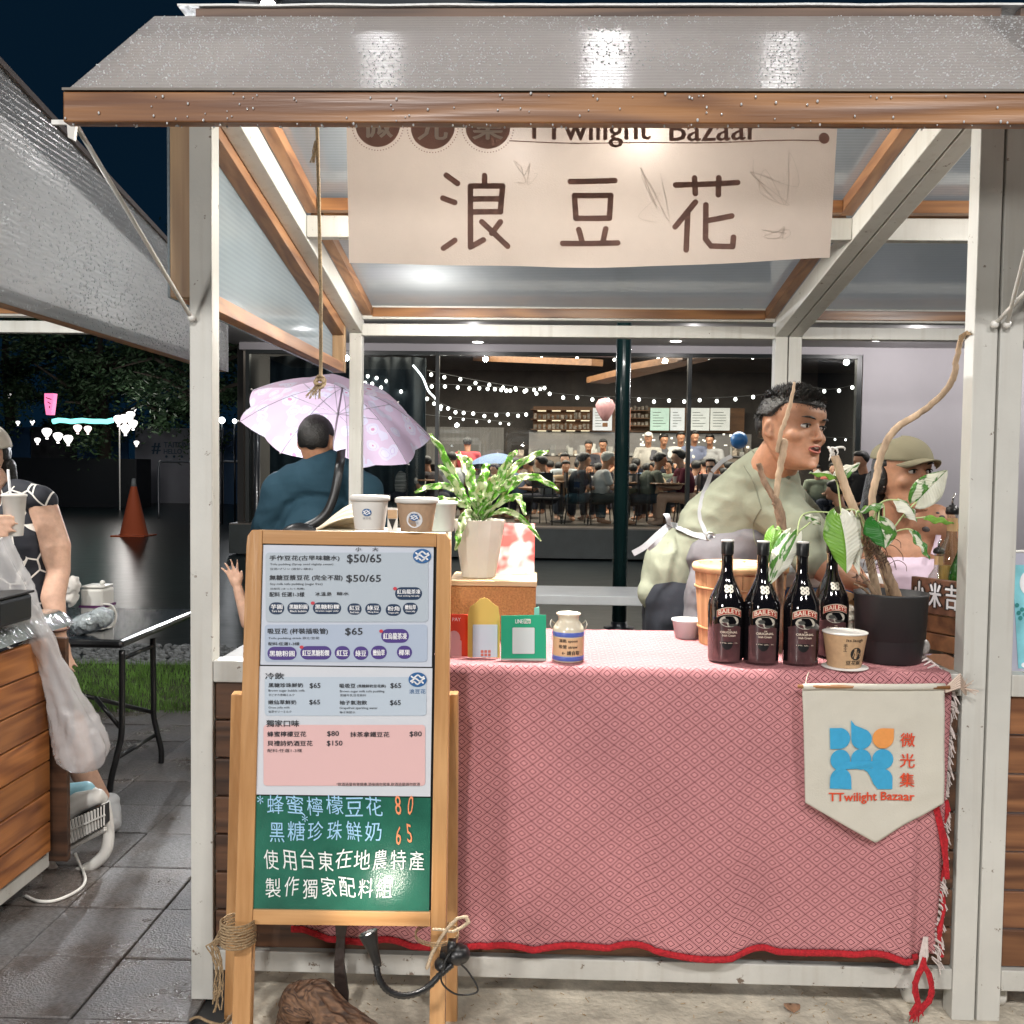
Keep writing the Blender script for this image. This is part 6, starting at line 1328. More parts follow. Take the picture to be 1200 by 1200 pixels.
for (a, b, c_, d_) in ((800, 590, 850, 612), (798, 612, 850, 632), (806, 630, 842, 642), (870, 640, 893, 615), (882, 640, 900, 622), (820, 575, 862, 590), (880, 590, 892, 610), (896, 600, 905, 640), (925, 560, 945, 600), (790, 648, 810, 680), (770, 655, 778, 690), (840, 555, 880, 566), (930, 610, 946, 640), (855, 645, 880, 640)):
    p = P(a, b, 3.25); q = P(c_, d_, 3.25); SF.append((p.x, p.z, q.x, q.z, 0, R.choice((.011, .008, .009))))
shirt_o = blob('t_shirt', tor, .0085, sage, t, 3, noisef=shirt_folds)
ap = [('e', V(862, 672, 3.30), (.155, .15, .15)), ('c', V(845, 655, 3.30), .115, V(885, 640, 3.24), .10), ('c', V(850, 690, 3.26), .13, V(850, 760, 3.28), .15), ('c', V(885, 645, 3.24), .085, V(908, 640, 3.22), .05)]
apron_o = blob('apron', ap, .009, apr, t, 3, noisef=fold(.012, 8))
def ribbon(mb, pts, w, nrm=(0, -1, 0), th=.003):
    c = smooth_path(pts, 8); n = Vector(nrm).normalized(); vs = []; fs = []
    for i, p in enumerate(c):
        d = (c[min(i+1, len(c)-1)]-c[max(i-1, 0)]).normalized(); s_ = d.cross(n).normalized()
        vs += [p-s_*w/2, p+s_*w/2, p+s_*w/2-n*th, p-s_*w/2-n*th]
    for i in range(len(c)-1):
        b = 4*i; fs += [(b, b+1, b+5, b+4), (b+1, b+2, b+6, b+5), (b+2, b+3, b+7, b+6), (b+3, b, b+4, b+7)]
    mb.add(vs, fs)
SO = [shirt_o, apron_o]
def sribbon(mb, px, w, lift=.004, dirv=(0, -1, .2)):
    q = smooth_path([Vector((x, y, 0)) for x, y in px], 6); pts = [surf(SO, v.x, v.y, lift) for v in q]
    pts = [(pts[max(i-1, 0)]+pts[i]+pts[min(i+1, len(pts)-1)])/3 for i in range(len(pts))]; ribbon(mb, pts, w, dirv, .002)
mb = MB(); sribbon(mb, [(784, 614), (800, 619), (818, 627), (833, 631)], .021); sribbon(mb, [(834, 553), (825, 580), (821, 605), (829, 627)], .014); sribbon(mb, [(834, 553), (846, 541), (858, 534)], .014)
e0 = surf(SO, 786, 614, .004)
for k, (dx, dz, w) in enumerate(((-.125, -.10, .020), (-.075, -.085, .015), (-.02, .035, .018))): ribbon(mb, [e0, e0+Vector((dx*.35, -.02, dz*.3-.004)), e0+Vector((dx*.7, -.025, dz*.75)), e0+Vector((dx, -.01, dz))], w, (.2, -1, .3), .002)
obj('apron_strap', mb, strap, t)
seam = shirtmat('sage_seam', (.17, .18, .135))
mb = MB()
for q, w in (([(893, 596), (884, 612), (884, 632), (892, 648)], .0035), ([(880, 526), (893, 538), (908, 549), (926, 562)], .010), ([(872, 545), (884, 566), (893, 596)], .003)): sribbon(mb, q, w, .0025)
obj('seam', mb, seam, t)
mb = MB(); c = surf(SO, 833, 630, .006); pts = [c+Vector((.013*math.cos(a), 0, .013*math.sin(a))) for a in [2*math.pi*k/20 for k in range(21)]]; mb.tube(pts, .0032, 8); obj('ring', mb, mat('brushed_ring', (.5, .5, .48), .3, metal=.9), t, True)
tr = []
for q in (-1, 1): kx = P(782, 720, 3.42+q*.12); tr += chain([hips+Vector((.0, q*.06, -.10)), Vector((kx.x+.02, 3.44+q*.10, .50)), Vector((kx.x-.02, 3.48+q*.12, .13))], [.115, .085, .065])
blob('trousers', tr, .012, pants, t, 2, noisef=fold(.010, 9))
mb = MB()
for q in (-1, 1): kx = P(778, 720, 3.42); mb.ball((kx.x+.04, 3.45+q*.14, .045), (.14, .055, .045), 14, 8)
obj('shoe', mb, M['black'], t, True)

# the woman in a cap
t = thing('person', (P(1065, 700, 3.5).x, 3.5, 0), 'woman in olive cap and lilac vest top standing at the right side of the stall', 'person')
hc = V(1060, 560, 3.34); hd, HX = head(t, hc, rad(20), rad(-5), 0, 1.0, M['skin2'], 'cap', 'closed', True)
b = chain([V(1053, 590, 3.38), V(1050, 612, 3.42)], [.052, .058])+[('c', V(1014, 624, 3.46), .062, V(1094, 613, 3.42), .068), ('e', V(1055, 660, 3.46), (.15, .11, .17)), ('e', V(1055, 760, 3.48), (.15, .115, .20))]
b += chain([V(1014, 630, 3.46), V(1004, 690, 3.44), V(1022, 722, 3.28)], [.056, .046, .030])+chain([V(1101, 615, 3.42), V(1124, 680, 3.42), V(1098, 722, 3.26)], [.060, .050, .030])
b += hand_parts(V(1024, 722, 3.26), (.4, -.8, -.1), (0, 0, 1), .9, .3)+hand_parts(V(1096, 722, 3.24), (-.4, -.8, -.1), (0, 0, 1), .9, .3)
for q in (-1, 1): b += chain([Vector((WL[t.name].x+q*.08, 3.5, .86)), Vector((WL[t.name].x+q*.09, 3.48, .48)), Vector((WL[t.name].x+q*.09, 3.52, .08))], [.095, .062, .042])
wbody = blob('body', b, .008, M['skin2'], t, 3)
vest = shirtmat('lilac_rib', (.62, .50, .60)); vt = [('e', V(1055, 672, 3.455), (.158, .122, .125)), ('e', V(1073, 668, 3.40), (.060, .05, .062)), ('e', V(1037, 670, 3.41), (.058, .05, .062)), ('e', V(1055, 745, 3.48), (.155, .12, .22))]
blob('vest_top', vt, .008, vest, t, 2, noisef=fold(.005, 14))
mb = MB()
for (a, b_, c_) in (((1018, 655), (1022, 625), (1026, 606)), ((1094, 650), (1100, 622), (1090, 600))): ribbon(mb, [V(*a, 3.335), V(*b_, 3.372), V(*c_, 3.40)], .018, (0, -1, .3))
obj('vest_strap', mb, vest, t, True)
tt = mat('tattoo_ink', (.07, .06, .06), .6, ns=90, na=.5)
mb = MB()
for (x, y, Y, r) in ((1088, 607, 3.355, .014), (1086, 620, 3.352, .016), (1104, 606, 3.36, .011), (1099, 601, 3.37, .007)): mb.ball(surf([wbody], x, y, -.002), (r, .005, r*.7), 10, 6)
obj('tattoo', mb, tt, t, True)
hm = MB()
hm.add([tuple(HX @ Vector(v)) for v in [(0, 0, 0)]], [])
capm = shirtmat('olive_cap', (.24, .22, .15))
mb = MB(); n, mm = 40, 14; vs = []
for i in range(mm+1):
    th = math.pi/2*i/mm
    for k in range(n): a = 2*math.pi*k/n; vs.append((.088*math.cos(a)*math.cos(th)**.75, .012+.117*math.sin(a)*math.cos(th)**.75, .062+.018*math.sin(a)*(1-th)+.072*math.sin(th)))
mb.add(vs, [(i*n+k, i*n+(k+1) % n, (i+1)*n+(k+1) % n, (i+1)*n+k) for i in range(mm) for k in range(n)]); mb.v = [tuple(HX @ Vector(v)) for v in mb.v]
cp = obj('cap', mb, capm, t, True, thick=.003)
mb = MB(); mb.grid(lambda u, v: HX @ Vector(((u-.5)*2*.076*(1-.25*v*v), .012-.108*math.sqrt(max(0, 1-((u-.5)*1.6)**2))-.056*v*math.sqrt(max(0, 1-((u-.5)*1.75)**2)), .054-.010*v-.018*((u-.5)*2)**2)), 16, 6); obj('peak', mb, capm, cp, True, thick=.004, off=WL[t.name])
mb = MB(); mb.ball(HX @ Vector((0, .014, .136)), .005, 8, 6); obj('cap_button', mb, capm, cp, True, off=WL[t.name])
blob('pony_tail', [('c', HX @ Vector((-.03, .10, 0)), .04, HX @ Vector((-.035, .12, -.10)), .045), ('c', HX @ Vector((-.035, .12, -.10)), .045, HX @ Vector((-.03, .12, -.17)), .03), ('e', HX @ Vector((-.065, .04, .0)), (.03, .05, .055))], .006, M['hair'], t, 2)
mb = MB(); 
for q in (-1, 1): mb.ball(HX @ Vector((.081*q, .004, -.03)), .0035, 8, 6)
obj('earring', mb, mat('silver', (.7, .7, .7), .15, metal=1), t, True)

# man with his back to us, holding an umbrella
Yu = 5.05
t = thing('person', (P(385, 700, Yu).x, Yu, 0), 'man seen from behind in teal shirt with a black shoulder strap under the pink umbrella', 'person')
hc = V(371, 520, Yu); X0 = WL[t.name].x
hd, HX = head(t, hc, rad(176), rad(6), 0, 1.08, M['skin2'], 'bowl', 'closed')
b = [('c', hc+Vector((0, 0, -.08)), .06, hc+Vector((.01, 0, -.17)), .075), ('e', V(385, 640, Yu), (.16, .10, .26))]
gripx = V(402, 585, Yu+.28)
sl, sr = V(330, 575, Yu), V(425, 575, Yu)
b += chain([sl, V(312, 640, Yu+.05), V(345, 650, Yu+.28)], [.07, .055, .035])+chain([sr, V(436, 645, Yu+.05), V(405, 618, Yu+.30)], [.07, .055, .035])+hand_parts(V(402, 612, Yu+.31), (-.3, 0, 1), (-1, .3, 0), 1, .9)+hand_parts(V(352, 648, Yu+.3), (.8, .3, 0), (0, 0, 1), 1, .5)
for q in (-1, 1): b += chain([Vector((X0+q*.1, Yu, .85)), Vector((X0+q*.11, Yu, .46)), Vector((X0+q*.11, Yu, .08))], [.10, .07, .045])
blob('body', b, .012, M['skin2'], t, 2)
teal = shirtmat('teal_shirt', (.022, .055, .080))
s_ = [('c', V(345, 566, Yu), .105, V(410, 566, Yu), .105), ('e', V(378, 640, Yu), (.255, .16, .30)), ('e', V(380, 560, Yu), (.20, .12, .12)), ('e', V(380, 720, Yu), (.26, .16, .26)), ('c', V(372, 538, Yu+.0), .075, V(380, 552, Yu), .12)]
s_ += [('c', sl, .105, V(312, 625, Yu+.03), .085), ('c', V(312, 625, Yu+.03), .08, V(335, 648, Yu+.2), .06), ('c', sr, .105, V(437, 625, Yu+.03), .085), ('c', V(437, 625, Yu+.03), .08, V(418, 630, Yu+.2), .06)]
def tf(q): return Vector((0, 1, 0))*(.022*abs(noise.noise(Vector((q.x*4+q.z*5, 1, q.z*8-q.x*3))))**.7)+Vector((0, -1, 0))*(.008*math.sin(q.x*22+q.z*26+noise.noise(q*4)*4)*max(0, min(1, (1.30-q.z)*3)))+Vector((1, 1, 1))*noise.noise(q*7)*.010
blob('shirt', s_, .012, teal, t, 2, noisef=tf)
mb = MB(); ribbon(mb, [V(400, 527, Yu-.02), V(398, 545, Yu-.145), V(390, 585, Yu-.185), V(376, 608, Yu-.19), V(350, 622, Yu-.19)], .045, (0, -1, .1), .006); obj('bag_strap', mb, M['black'], t, True)
blob('shoulder_bag', [('e', V(352, 640, Yu-.2), (.13, .05, .12))], .012, M['black'], t, 2)
blob('trousers', chain([Vector((X0-.1, Yu, .9)), Vector((X0-.11, Yu, .46)), Vector((X0-.11, Yu, .1))], [.14, .10, .075])+chain([Vector((X0+.1, Yu, .9)), Vector((X0+.11, Yu, .46)), Vector((X0+.11, Yu, .1))], [.14, .10, .075]), .014, pants, t, 2)
mb = MB()
for q in (-1, 1): mb.ball((X0+q*.11, Yu+.05, .045), (.05, .13, .045), 14, 8)
obj('shoe', mb, M['black'], t, True)
# umbrella
um = bpy.data.materials.new('umbrella_fabric'); um.use_nodes = True; nt = um.node_tree; bs_ = nt.nodes['Principled BSDF']; N = nt.nodes.new; L = nt.links.new
tc = N('ShaderNodeTexCoord'); vo = N('ShaderNodeTexVoronoi'); vo.inputs['Scale'].default_value = 11; L(tc.outputs['Object'], vo.inputs['Vector']); nz = N('ShaderNodeTexNoise'); nz.inputs['Scale'].default_value = 9; nz.inputs['Detail'].default_value = 4; L(tc.outputs['Object'], nz.inputs['Vector'])
rr = N('ShaderNodeValToRGB'); rr.color_ramp.interpolation = 'CONSTANT'; els = rr.color_ramp.elements; els[0].position = 0; els[0].color = lin('e6a3c4'); els[1].position = .10; els[1].color = lin('f3ecfa')
for p_, c_ in ((.30, 'e3d2f0'), (.335, 'efe6f8'), (.50, 'ecd3e8')): e = els.new(p_); e.color = lin(c_)
ad = N('ShaderNodeMath'); ad.operation = 'MULTIPLY_ADD'; ad.inputs[1].default_value = .95; ad.inputs[2].default_value = -.42; L(nz.outputs[0], ad.inputs[0]); a2 = N('ShaderNodeMath'); a2.operation = 'ADD'; L(ad.outputs[0], a2.inputs[0]); L(vo.outputs[0], a2.inputs[1]); L(a2.outputs[0], rr.inputs[0]); L(rr.outputs[0], bs_.inputs['Base Color']); bs_.inputs['Roughness'].default_value = .6
tl = N('ShaderNodeBsdfTranslucent'); L(rr.outputs[0], tl.inputs[0]); mx = N('ShaderNodeMixShader'); mx.inputs[0].default_value = .60; L(bs_.outputs[0], mx.inputs[1]); L(tl.outputs[0], mx.inputs[2]); L(mx.outputs[0], nt.nodes['Material Output'].inputs[0])
def umbrella(name, ctr, axis, Rr, hgt, m, label, cat, spin=0, shaft=.75, group=None):
    ax = Vector(axis).normalized(); xx = ax.cross(Vector((0, 0, 1))).normalized(); yy = ax.cross(xx).normalized()
    t = thing(name, ctr-ax*shaft, label, cat, group)
    K = 8
    def pt(r, a): # dome with scalloped edge between ribs
        k = (a-spin)/(2*math.pi/K); f = abs((k % 1)-.5)*2; rad_ = r*Rr*(1-(1-math.cos(math.pi/K)*1.0)*(1-f)*r*1.0-.045*(1-f)*r**3); hh = hgt*(1-r**1.9)-.012*(1-f)*math.sin(math.pi*r)
        return Vector(ctr)+xx*rad_*math.cos(a)+yy*rad_*math.sin(a)+ax*(hh)
    for k in range(K):
        mb = MB(); a0 = spin+2*math.pi*k/K; mb.grid(lambda u, v: pt(max(v, .012), a0+2*math.pi/K*u), 8, 14); obj('canopy_panel', mb, m, t, True)
    mr_ = mat('umbrella_rib', (.45, .42, .45), .35, metal=.5)
    for k in range(K):
        a = spin+2*math.pi*k/K; mb = MB(); mb.tube([pt(q/8, a)-ax*.006 for q in range(0, 9)], .0018, 5); r_ = obj('rib', mb, mr_, t)
        mb = MB(); mb.tube([Vector(ctr)+ax*(hgt*.35), pt(.52, a)-ax*.008], .0016, 5); obj('stretcher', mb, mr_, r_, off=WL[t.name])
        mb = MB(); e = pt(1, a); mb.ball(e+(e-Vector(ctr)).normalized()*.008, .005, 8, 6); obj('rib_tip', mb, wpap, r_, True, off=WL[t.name])
    mb = MB(); mb.tube([Vector(ctr)+ax*(hgt+.03), Vector(ctr)-ax*shaft], .006, 8); obj('shaft', mb, mr_, t, True)
    mb = MB(); mb.tube([Vector(ctr)-ax*shaft, Vector(ctr)-ax*(shaft+.10)], .014, 10); obj('handle', mb, wpap, t, True)
    return t
umbrella('umbrella', P(393, 503, 5.45), (.06, .42, .90), .535, .27, um, 'pale pink patterned umbrella held by the man in the teal shirt', 'umbrella', rad(10), .42)

# child waving, mostly behind the menu board
Yc = 4.3
t = thing('person', (P(330, 760, Yc).x, Yc, 0), 'child hidden behind the menu board with one small hand waving out at its left', 'person')
X0 = WL[t.name].x; hc = Vector((X0, Yc, .96)); head(t, hc, rad(150), 0, 0, .86, M['skin'], 'short', 'closed', vox=.006)
w_ = V(279, 690, Yc); elb = V(290, 730, Yc)
b = [('c', Vector((X0, Yc, .86)), .04, Vector((X0, Yc, .80)), .05), ('e', Vector((X0, Yc, .66)), (.11, .08, .17))]+chain([Vector((X0-.08, Yc, .76)), elb, w_], [.036, .030, .022])
b += hand_parts(w_+Vector((-.002, 0, .01)), (-.35, 0, 1), (1, -.2, -.1), .74, .10, .42)+chain([Vector((X0+.08, Yc, .76)), Vector((X0+.14, Yc, .58)), Vector((X0+.12, Yc-.08, .45))], [.036, .028, .022])
for q in (-1, 1): b += chain([Vector((X0+q*.05, Yc, .5)), Vector((X0+q*.055, Yc, .28)), Vector((X0+q*.055, Yc, .05))], [.055, .042, .03])
blob('body', b, .0055, M['skin3'], t, 2); blob('shirt', [('e', Vector((X0, Yc, .66)), (.12, .09, .18)), ('c', Vector((X0-.07, Yc, .76)), .048, Vector((X0-.12, Yc, .72)), .042)], .010, shirtmat('yellow_tee', (.5, .4, .1)), t, 2)
blob('shorts', [('e', Vector((X0, Yc, .50)), (.11, .09, .10))]+[('c', Vector((X0+q*.055, Yc, .46)), .065, Vector((X0+q*.06, Yc, .32)), .06) for q in (-1, 1)], .010, pants, t, 2)

# woman with a cup at the left edge
Yw = 3.62
t = thing('person', (onz(60, 985, 0).x, 3.78, 0), 'woman in black dress with white geometric lines and cream cap drinking from a white cup', 'person')
hc = V(-26, 540, Yw); hd, HX = head(t, hc, rad(-25), rad(8), 0, 1.02, M['skin3'], 'long', 'closed', True)
shr = V(62, 590, Yw); el = V(69, 668, Yw); wr = V(69, 738, 3.55)
b = [('c', V(-10, 560, Yw), .052, V(-2, 592, Yw+.02), .062), ('e', V(-15, 630, Yw+.03), (.20, .11, .16)), ('e', V(0, 720, Yw+.04), (.19, .12, .25)), ('e', V(10, 800, Yw+.06), (.19, .13, .18))]
b += chain([V(50, 592, Yw), V(64, 640, Yw), el, V(62, 700, 3.58), wr], [.052, .058, .042, .044, .029])+hand_parts(wr+Vector((0, 0, -.015)), (.18, 0, -1), (-.3, -1, 0), .95, .22)
e2 = V(-95, 690, 3.35); w2 = V(-36, 614, 3.275); b += chain([V(-90, 595, Yw), e2, w2], [.055, .042, .028])+hand_parts(w2, (1, .06, -.06), (0, .15, 1), .95, .30)
fx = onz(124, 984, .04); hp = V(25, 820, 3.70)
kn = (hp+Vector((fx.x, 3.80, .08)))/2+Vector((.02, -.05, 0))
b += chain([hp+Vector((0, 0, -.05)), V(82, 850, 3.76), V(98, 905, 3.80), Vector((P(120, 950, 3.84).x, 3.84, .09))], [.085, .062, .050, .035])+chain([hp+Vector((-.16, .02, -.05)), hp+Vector((-.18, .02, -.4)), Vector((hp.x-.2, 3.8, .08))], [.085, .062, .038])
blob('body', b, .0075, M['skin3'], t, 3)
dm = bpy.data.materials.new('geometric_dress'); dm.use_nodes = True; nt = dm.node_tree; bs_ = nt.nodes['Principled BSDF']; N = nt.nodes.new; L = nt.links.new
tc = N('ShaderNodeTexCoord'); mp = N('ShaderNodeMapping'); mp.inputs['Scale'].default_value = (1, .35, .85); L(tc.outputs['Object'], mp.inputs[0]); vo = N('ShaderNodeTexVoronoi'); vo.feature = 'DISTANCE_TO_EDGE'; vo.inputs['Scale'].default_value = 13; vo.distance = 'EUCLIDEAN'; L(mp.outputs[0], vo.inputs['Vector'])
lt = N('ShaderNodeMath'); lt.operation = 'LESS_THAN'; lt.inputs[1].default_value = .032; L(vo.outputs[0], lt.inputs[0]); nz = N('ShaderNodeTexNoise'); nz.inputs['Scale'].default_value = 9; L(tc.outputs['Object'], nz.inputs['Vector']); gt = N('ShaderNodeMath'); gt.operation = 'GREATER_THAN'; gt.inputs[1].default_value = .36; L(nz.outputs[0], gt.inputs[0]); mu = N('ShaderNodeMath'); mu.operation = 'MULTIPLY'; L(lt.outputs[0], mu.inputs[0]); L(gt.outputs[0], mu.inputs[1])
mx = N('ShaderNodeMix'); mx.data_type = 'RGBA'; L(mu.outputs[0], mx.inputs[0]); mx.inputs[6].default_value = (.012, .014, .022, 1); mx.inputs[7].default_value = (.78, .75, .70, 1); L(mx.outputs[2], bs_.inputs['Base Color']); bs_.inputs['Roughness'].default_value = .8
d_ = [('e', V(-18, 632, Yw+.02), (.205, .125, .16)), ('c', V(20, 580, Yw+.01), .062, V(50, 586, Yw), .058), ('c', V(-70, 585, Yw), .06, V(-90, 595, Yw), .062), ('e', V(4, 690, Yw+.03), (.215, .14, .27)), ('e', V(14, 640, Yw+.02), (.165, .13, .17)), ('e', V(10, 780, Yw+.05), (.21, .15, .26)), ('c', V(5, 800, Yw+.05), .2, V(10, 872, 3.70), .20), ('c', V(40, 790, Yw+.03), .12, V(48, 860, 3.68), .12)]
blob('dress', d_, .010, dm, t, 3, noisef=fold(.010, 8))
cpm = shirtmat('cream_cap', (.66, .62, .54))
mb = MB(); vs = []
for i in range(15):
    th = math.pi/2*i/14
    for k in range(40): a = 2*math.pi*k/40; vs.append((.094*math.cos(a)*math.cos(th)**.8, .016+.114*math.sin(a)*math.cos(th)**.8, .040+.10*math.sin(th)))
mb.add(vs, [(i*40+k, i*40+(k+1) % 40, (i+1)*40+(k+1) % 40, (i+1)*40+k) for i in range(14) for k in range(40)]); mb.v = [tuple(HX @ Vector(v)) for v in mb.v]; obj('cap', mb, cpm, t, True, thick=.003)
mb = MB(); ribbon(mb, [HX @ Vector((.088, -.02, .04)), HX @ Vector((.092, .05, .02)), HX @ Vector((.075, .09, -.01)), HX @ Vector((.04, .11, -.03))], .05, (.3, -1, .2), .02); blob('hair_tail', [('c', HX @ Vector((.05, .075, -.03)), .035, HX @ Vector((.045, .09, -.15)), .022)], .006, M['hair'], t, 2)
fx = Vector((P(126, 965, 3.80).x, 3.80, 0)); blob('shoe', [('c', Vector((fx.x-.02, 3.86, .050)), .046, Vector((fx.x+.045, 3.74, .036)), .036), ('e', Vector((fx.x-.02, 3.86, .085)), (.042, .045, .03))], .006, mat('white_shoe', (.66, .68, .70), .5), t, 2); blob('shoe', [('c', Vector((hp.x-.2, 3.84, .055)), .050, Vector((hp.x-.18, 3.72, .040)), .042)], .008, bpy.data.materials['white_shoe'], t, 2)
mb = MB(); c = wr+Vector((0, 0, .004)); mb.tube([c+Vector((.034*math.cos(a), .032*math.sin(a), .004*math.sin(a))) for a in [2*math.pi*k/20 for k in range(21)]], .004, 6); obj('bracelet', mb, mat('brown_beads', (.08, .03, .02), .5), t, True)
p = P(17, 628, 3.34); t = thing('drink_cup', p, 'white takeaway cup with straw in the hand of the woman in the cream cap', 'cup')
mb = MB(); c = p; mb.lathe([(.026, 0), (.028, .002), (.039, .136), (.042, .137), (.042, .143), (.037, .146), (0, .146)], c, 32); obj('cup_body', mb, wpap, t, True)
mb = MB(); mb.tube([c+Vector((-.01, 0, .10)), c+Vector((-.020, 0, .23))], .0045, 8); obj('straw', mb, wink, t, True)

# ------------------------------------------------------------------ left side: bag, fan, folding table and what stands on it
t = thing('plastic_bag', P(90, 880, 3.2), 'translucent white plastic bag hanging full beside the cedar plank stall', 'bag')
bagm = mat('thin_plastic', (.80, .79, .80), .22, coat=.5, bs=30, ba=.5, trans=.15); bn = bagm.node_tree; 
tb = bn.nodes.new('ShaderNodeBsdfTransparent'); mx = bn.nodes.new('ShaderNodeMixShader'); mx.inputs[0].default_value = .48; bn.links.new(bn.nodes['Principled BSDF'].outputs[0], mx.inputs[1]); bn.links.new(tb.outputs[0], mx.inputs[2]); bn.links.new(mx.outputs[0], bn.nodes['Material Output'].inputs[0])
ctr = smooth_path([P(-20, 640, 3.05), P(8, 690, 3.08), P(34, 730, 3.10), P(60, 775, 3.14), P(74, 815, 3.16), P(86, 850, 3.17), P(95, 880, 3.17), P(97, 905, 3.17)], 10)
ws = [.085, .075, .050, .042, .060, .080, .090, .092]
mb = MB(); n = 40; vs = []
for i, c in enumerate(ctr):
    f = i/(len(ctr)-1)*7; k = min(int(f), 6); w = ws[k]+(ws[k+1]-ws[k])*(f-k); 
    if i > len(ctr)-14: w *= math.sqrt(max(0.002, 1-((i-(len(ctr)-14))/13)**2))
    d = (ctr[min(i+1, len(ctr)-1)]-ctr[max(i-1, 0)]).normalized(); s_ = d.cross(Vector((0, -1, 0))).normalized(); 
    for q in range(n):
        a = 2*math.pi*q/n; r_ = w*(1+.08*math.sin(a*7+i*.15)-.16*abs(noise.noise(Vector((a*2.2, i*.22, 5))))+.08*noise.noise(Vector((math.cos(a)*2, math.sin(a)*2, i*.12)))*2+.03*noise.noise(Vector((a*5, i*.6, 0)))); vs.append(c+s_*r_*math.cos(a)+Vector((0, 1, 0))*r_*.72*math.sin(a))
mb.add(vs, [(i*n+q, i*n+(q+1) % n, (i+1)*n+(q+1) % n, (i+1)*n+q) for i in range(len(ctr)-1) for q in range(n)]+[tuple((len(ctr)-1)*n+q for q in range(n))]); obj('film', mb, bagm, t, True)
# black box and sheet on the left counter
mb = MB(); a = onz(0, 745, .935)
tag(obj('counter_sheet', (lambda m_: (m_.grid(lambda u, v: Vector((-2.6+.98*u, 2.45+.92*v, .935+.006*noise.noise(Vector((u*9, v*9, 1)))-(.05*max(0, (u-.93)/.07)**2))), 50, 40), m_)[1])(MB()), mat('clear_sheet', (.16, .19, .18), .12, bs=24, ba=1.0, coat=1), smooth=True), 'wet transparent sheet crinkled over the left stall counter', 'sheet')
t = thing('storage_box', P(0, 730, 2.95), 'dark grey plastic box on the left stall counter', 'box'); c = P(-14, 733, 2.9)
mb = MB(); mb.box(c.x-.15, c.x+.060, 2.85, 3.05, .95, 1.035); obj('box_body', mb, mat('dark_plastic', (.012, .016, .02), .35), t, bevel=.012); mb = MB(); mb.box(c.x-.155, c.x+.064, 2.845, 3.055, 1.036, 1.044); obj('box_rim', mb, M['black'], t, bevel=.003)
# fan
t = thing('floor_fan', onz(95, 1035, 0), 'white box fan with pale blue top on the pavement beside the cedar plank stall', 'fan')
fm = M['wplastic']; fb = mat('pale_blue_plastic', (.30, .58, .70), .35)
cf = P(92, 962, 3.48); axf = Vector((.75, -.55, .25)).normalized()   # the grille looks down the aisle
Yf_ = 3.40
loop = smooth_path([P(56, 1000, Yf_), P(60, 1016, Yf_), P(72, 1026, Yf_), P(94, 1022, Yf_), P(116, 1008, Yf_), P(126, 992, Yf_), P(127, 965, Yf_), P(123, 940, Yf_)], 8)
mb = MB(); mb.tube(loop, [.017+.004*math.sin(math.pi*i/(len(loop)-1)) for i in range(len(loop))], 10); obj('stand', mb, fm, t, True)
blob('housing', [('c', P(70, 958, 3.42), .034, P(92, 941, 3.41), .040), ('c', P(92, 941, 3.41), .040, P(114, 934, 3.39), .030), ('c', P(64, 968, 3.47), .035, P(76, 950, 3.47), .05), ('c', P(104, 925, 3.5), .02, P(120, 936, 3.40), .020), ('c', P(72, 998, 3.42), .012, P(122, 972, 3.38), .012)], .006, fm, t, 2)
blob('top_cover', [('c', P(66, 944, 3.47), .042, P(82, 932, 3.46), .045), ('c', P(82, 932, 3.46), .045, P(100, 927, 3.46), .036)], .006, fb, t, 2)
mb = MB(); mb.prism([P(68, 990, 3.375), P(70, 966, 3.375), P(122, 944, 3.345), P(123, 966, 3.345)], (0, .04, 0)); obj('grille_back', mb, M['black'], t)
for k in range(15):
    f = k/14; mb = MB(); mb.bar(P(70+52*f, 966-22*f, 3.366-.03*f), P(76+46*f, 992-25*f, 3.362-.03*f), .0040, .008); obj('grille_bar', mb, fm, t)
mb = MB(); mb.bar(P(71, 978, 3.355), P(123, 955, 3.325), .005, .006); obj('grille_band', mb, fm, t)
mb = MB(); mb.tube(smooth_path([P(88, 1000, 3.42), P(93, 1012, 3.42), onz(100, 1030, .012), onz(92, 1043, .008), onz(66, 1055, .008), onz(45, 1056, .008), onz(30, 1050, .008)], 8), .0055, 8); obj('cord', mb, fm, t, True)
# folding table
t = thing('folding_table', onz(130, 935, 0), 'black folding table with curved legs on the pavement by the lawn', 'table')
xr_ = P(146, 752, 4.10).x; mb = MB(); ztab = P(140, 750, 4.10).z
mb.box(xr_-1.1, xr_, 4.08, 5.02, ztab-.035, ztab); obj('table_top', mb, M['blackm'], t, bevel=.018)
mb = MB(); mb.box(xr_-1.08, xr_-.02, 4.10, 4.99, ztab+.0005, ztab+.002); obj('top_skin', mb, mat('wet_black_top', (.02, .026, .034), .18, bs=60, ba=.25, coat=.6), t)
for pts in ([(143, 762, 4.14), (143, 830, 4.14), (142, 862, 4.14), (136, 890, 4.13), (130, 915, 4.12), (126, 948, 4.11)], [(179, 748, 4.62), (180, 820, 4.62), (180, 838, 4.62), (184, 858, 4.63), (189, 880, 4.64), (188, 905, 4.64)]):
    mb = MB(); mb.tube(smooth_path([P(*q) for q in pts], 8), .0135, 10); obj('leg', mb, M['blackm'], t, True)
for a, b in (((137, 888, 4.13), (181, 862, 4.62)), ((86, 812, 4.14), (180, 835, 4.62)), ((112, 818, 4.2), (143, 855, 4.14)), ((143, 772, 4.14), (179, 757, 4.62))): mb = MB(); mb.tube([P(*a), P(*b)], .010, 8); obj('brace', mb, M['blackm'], t, True)
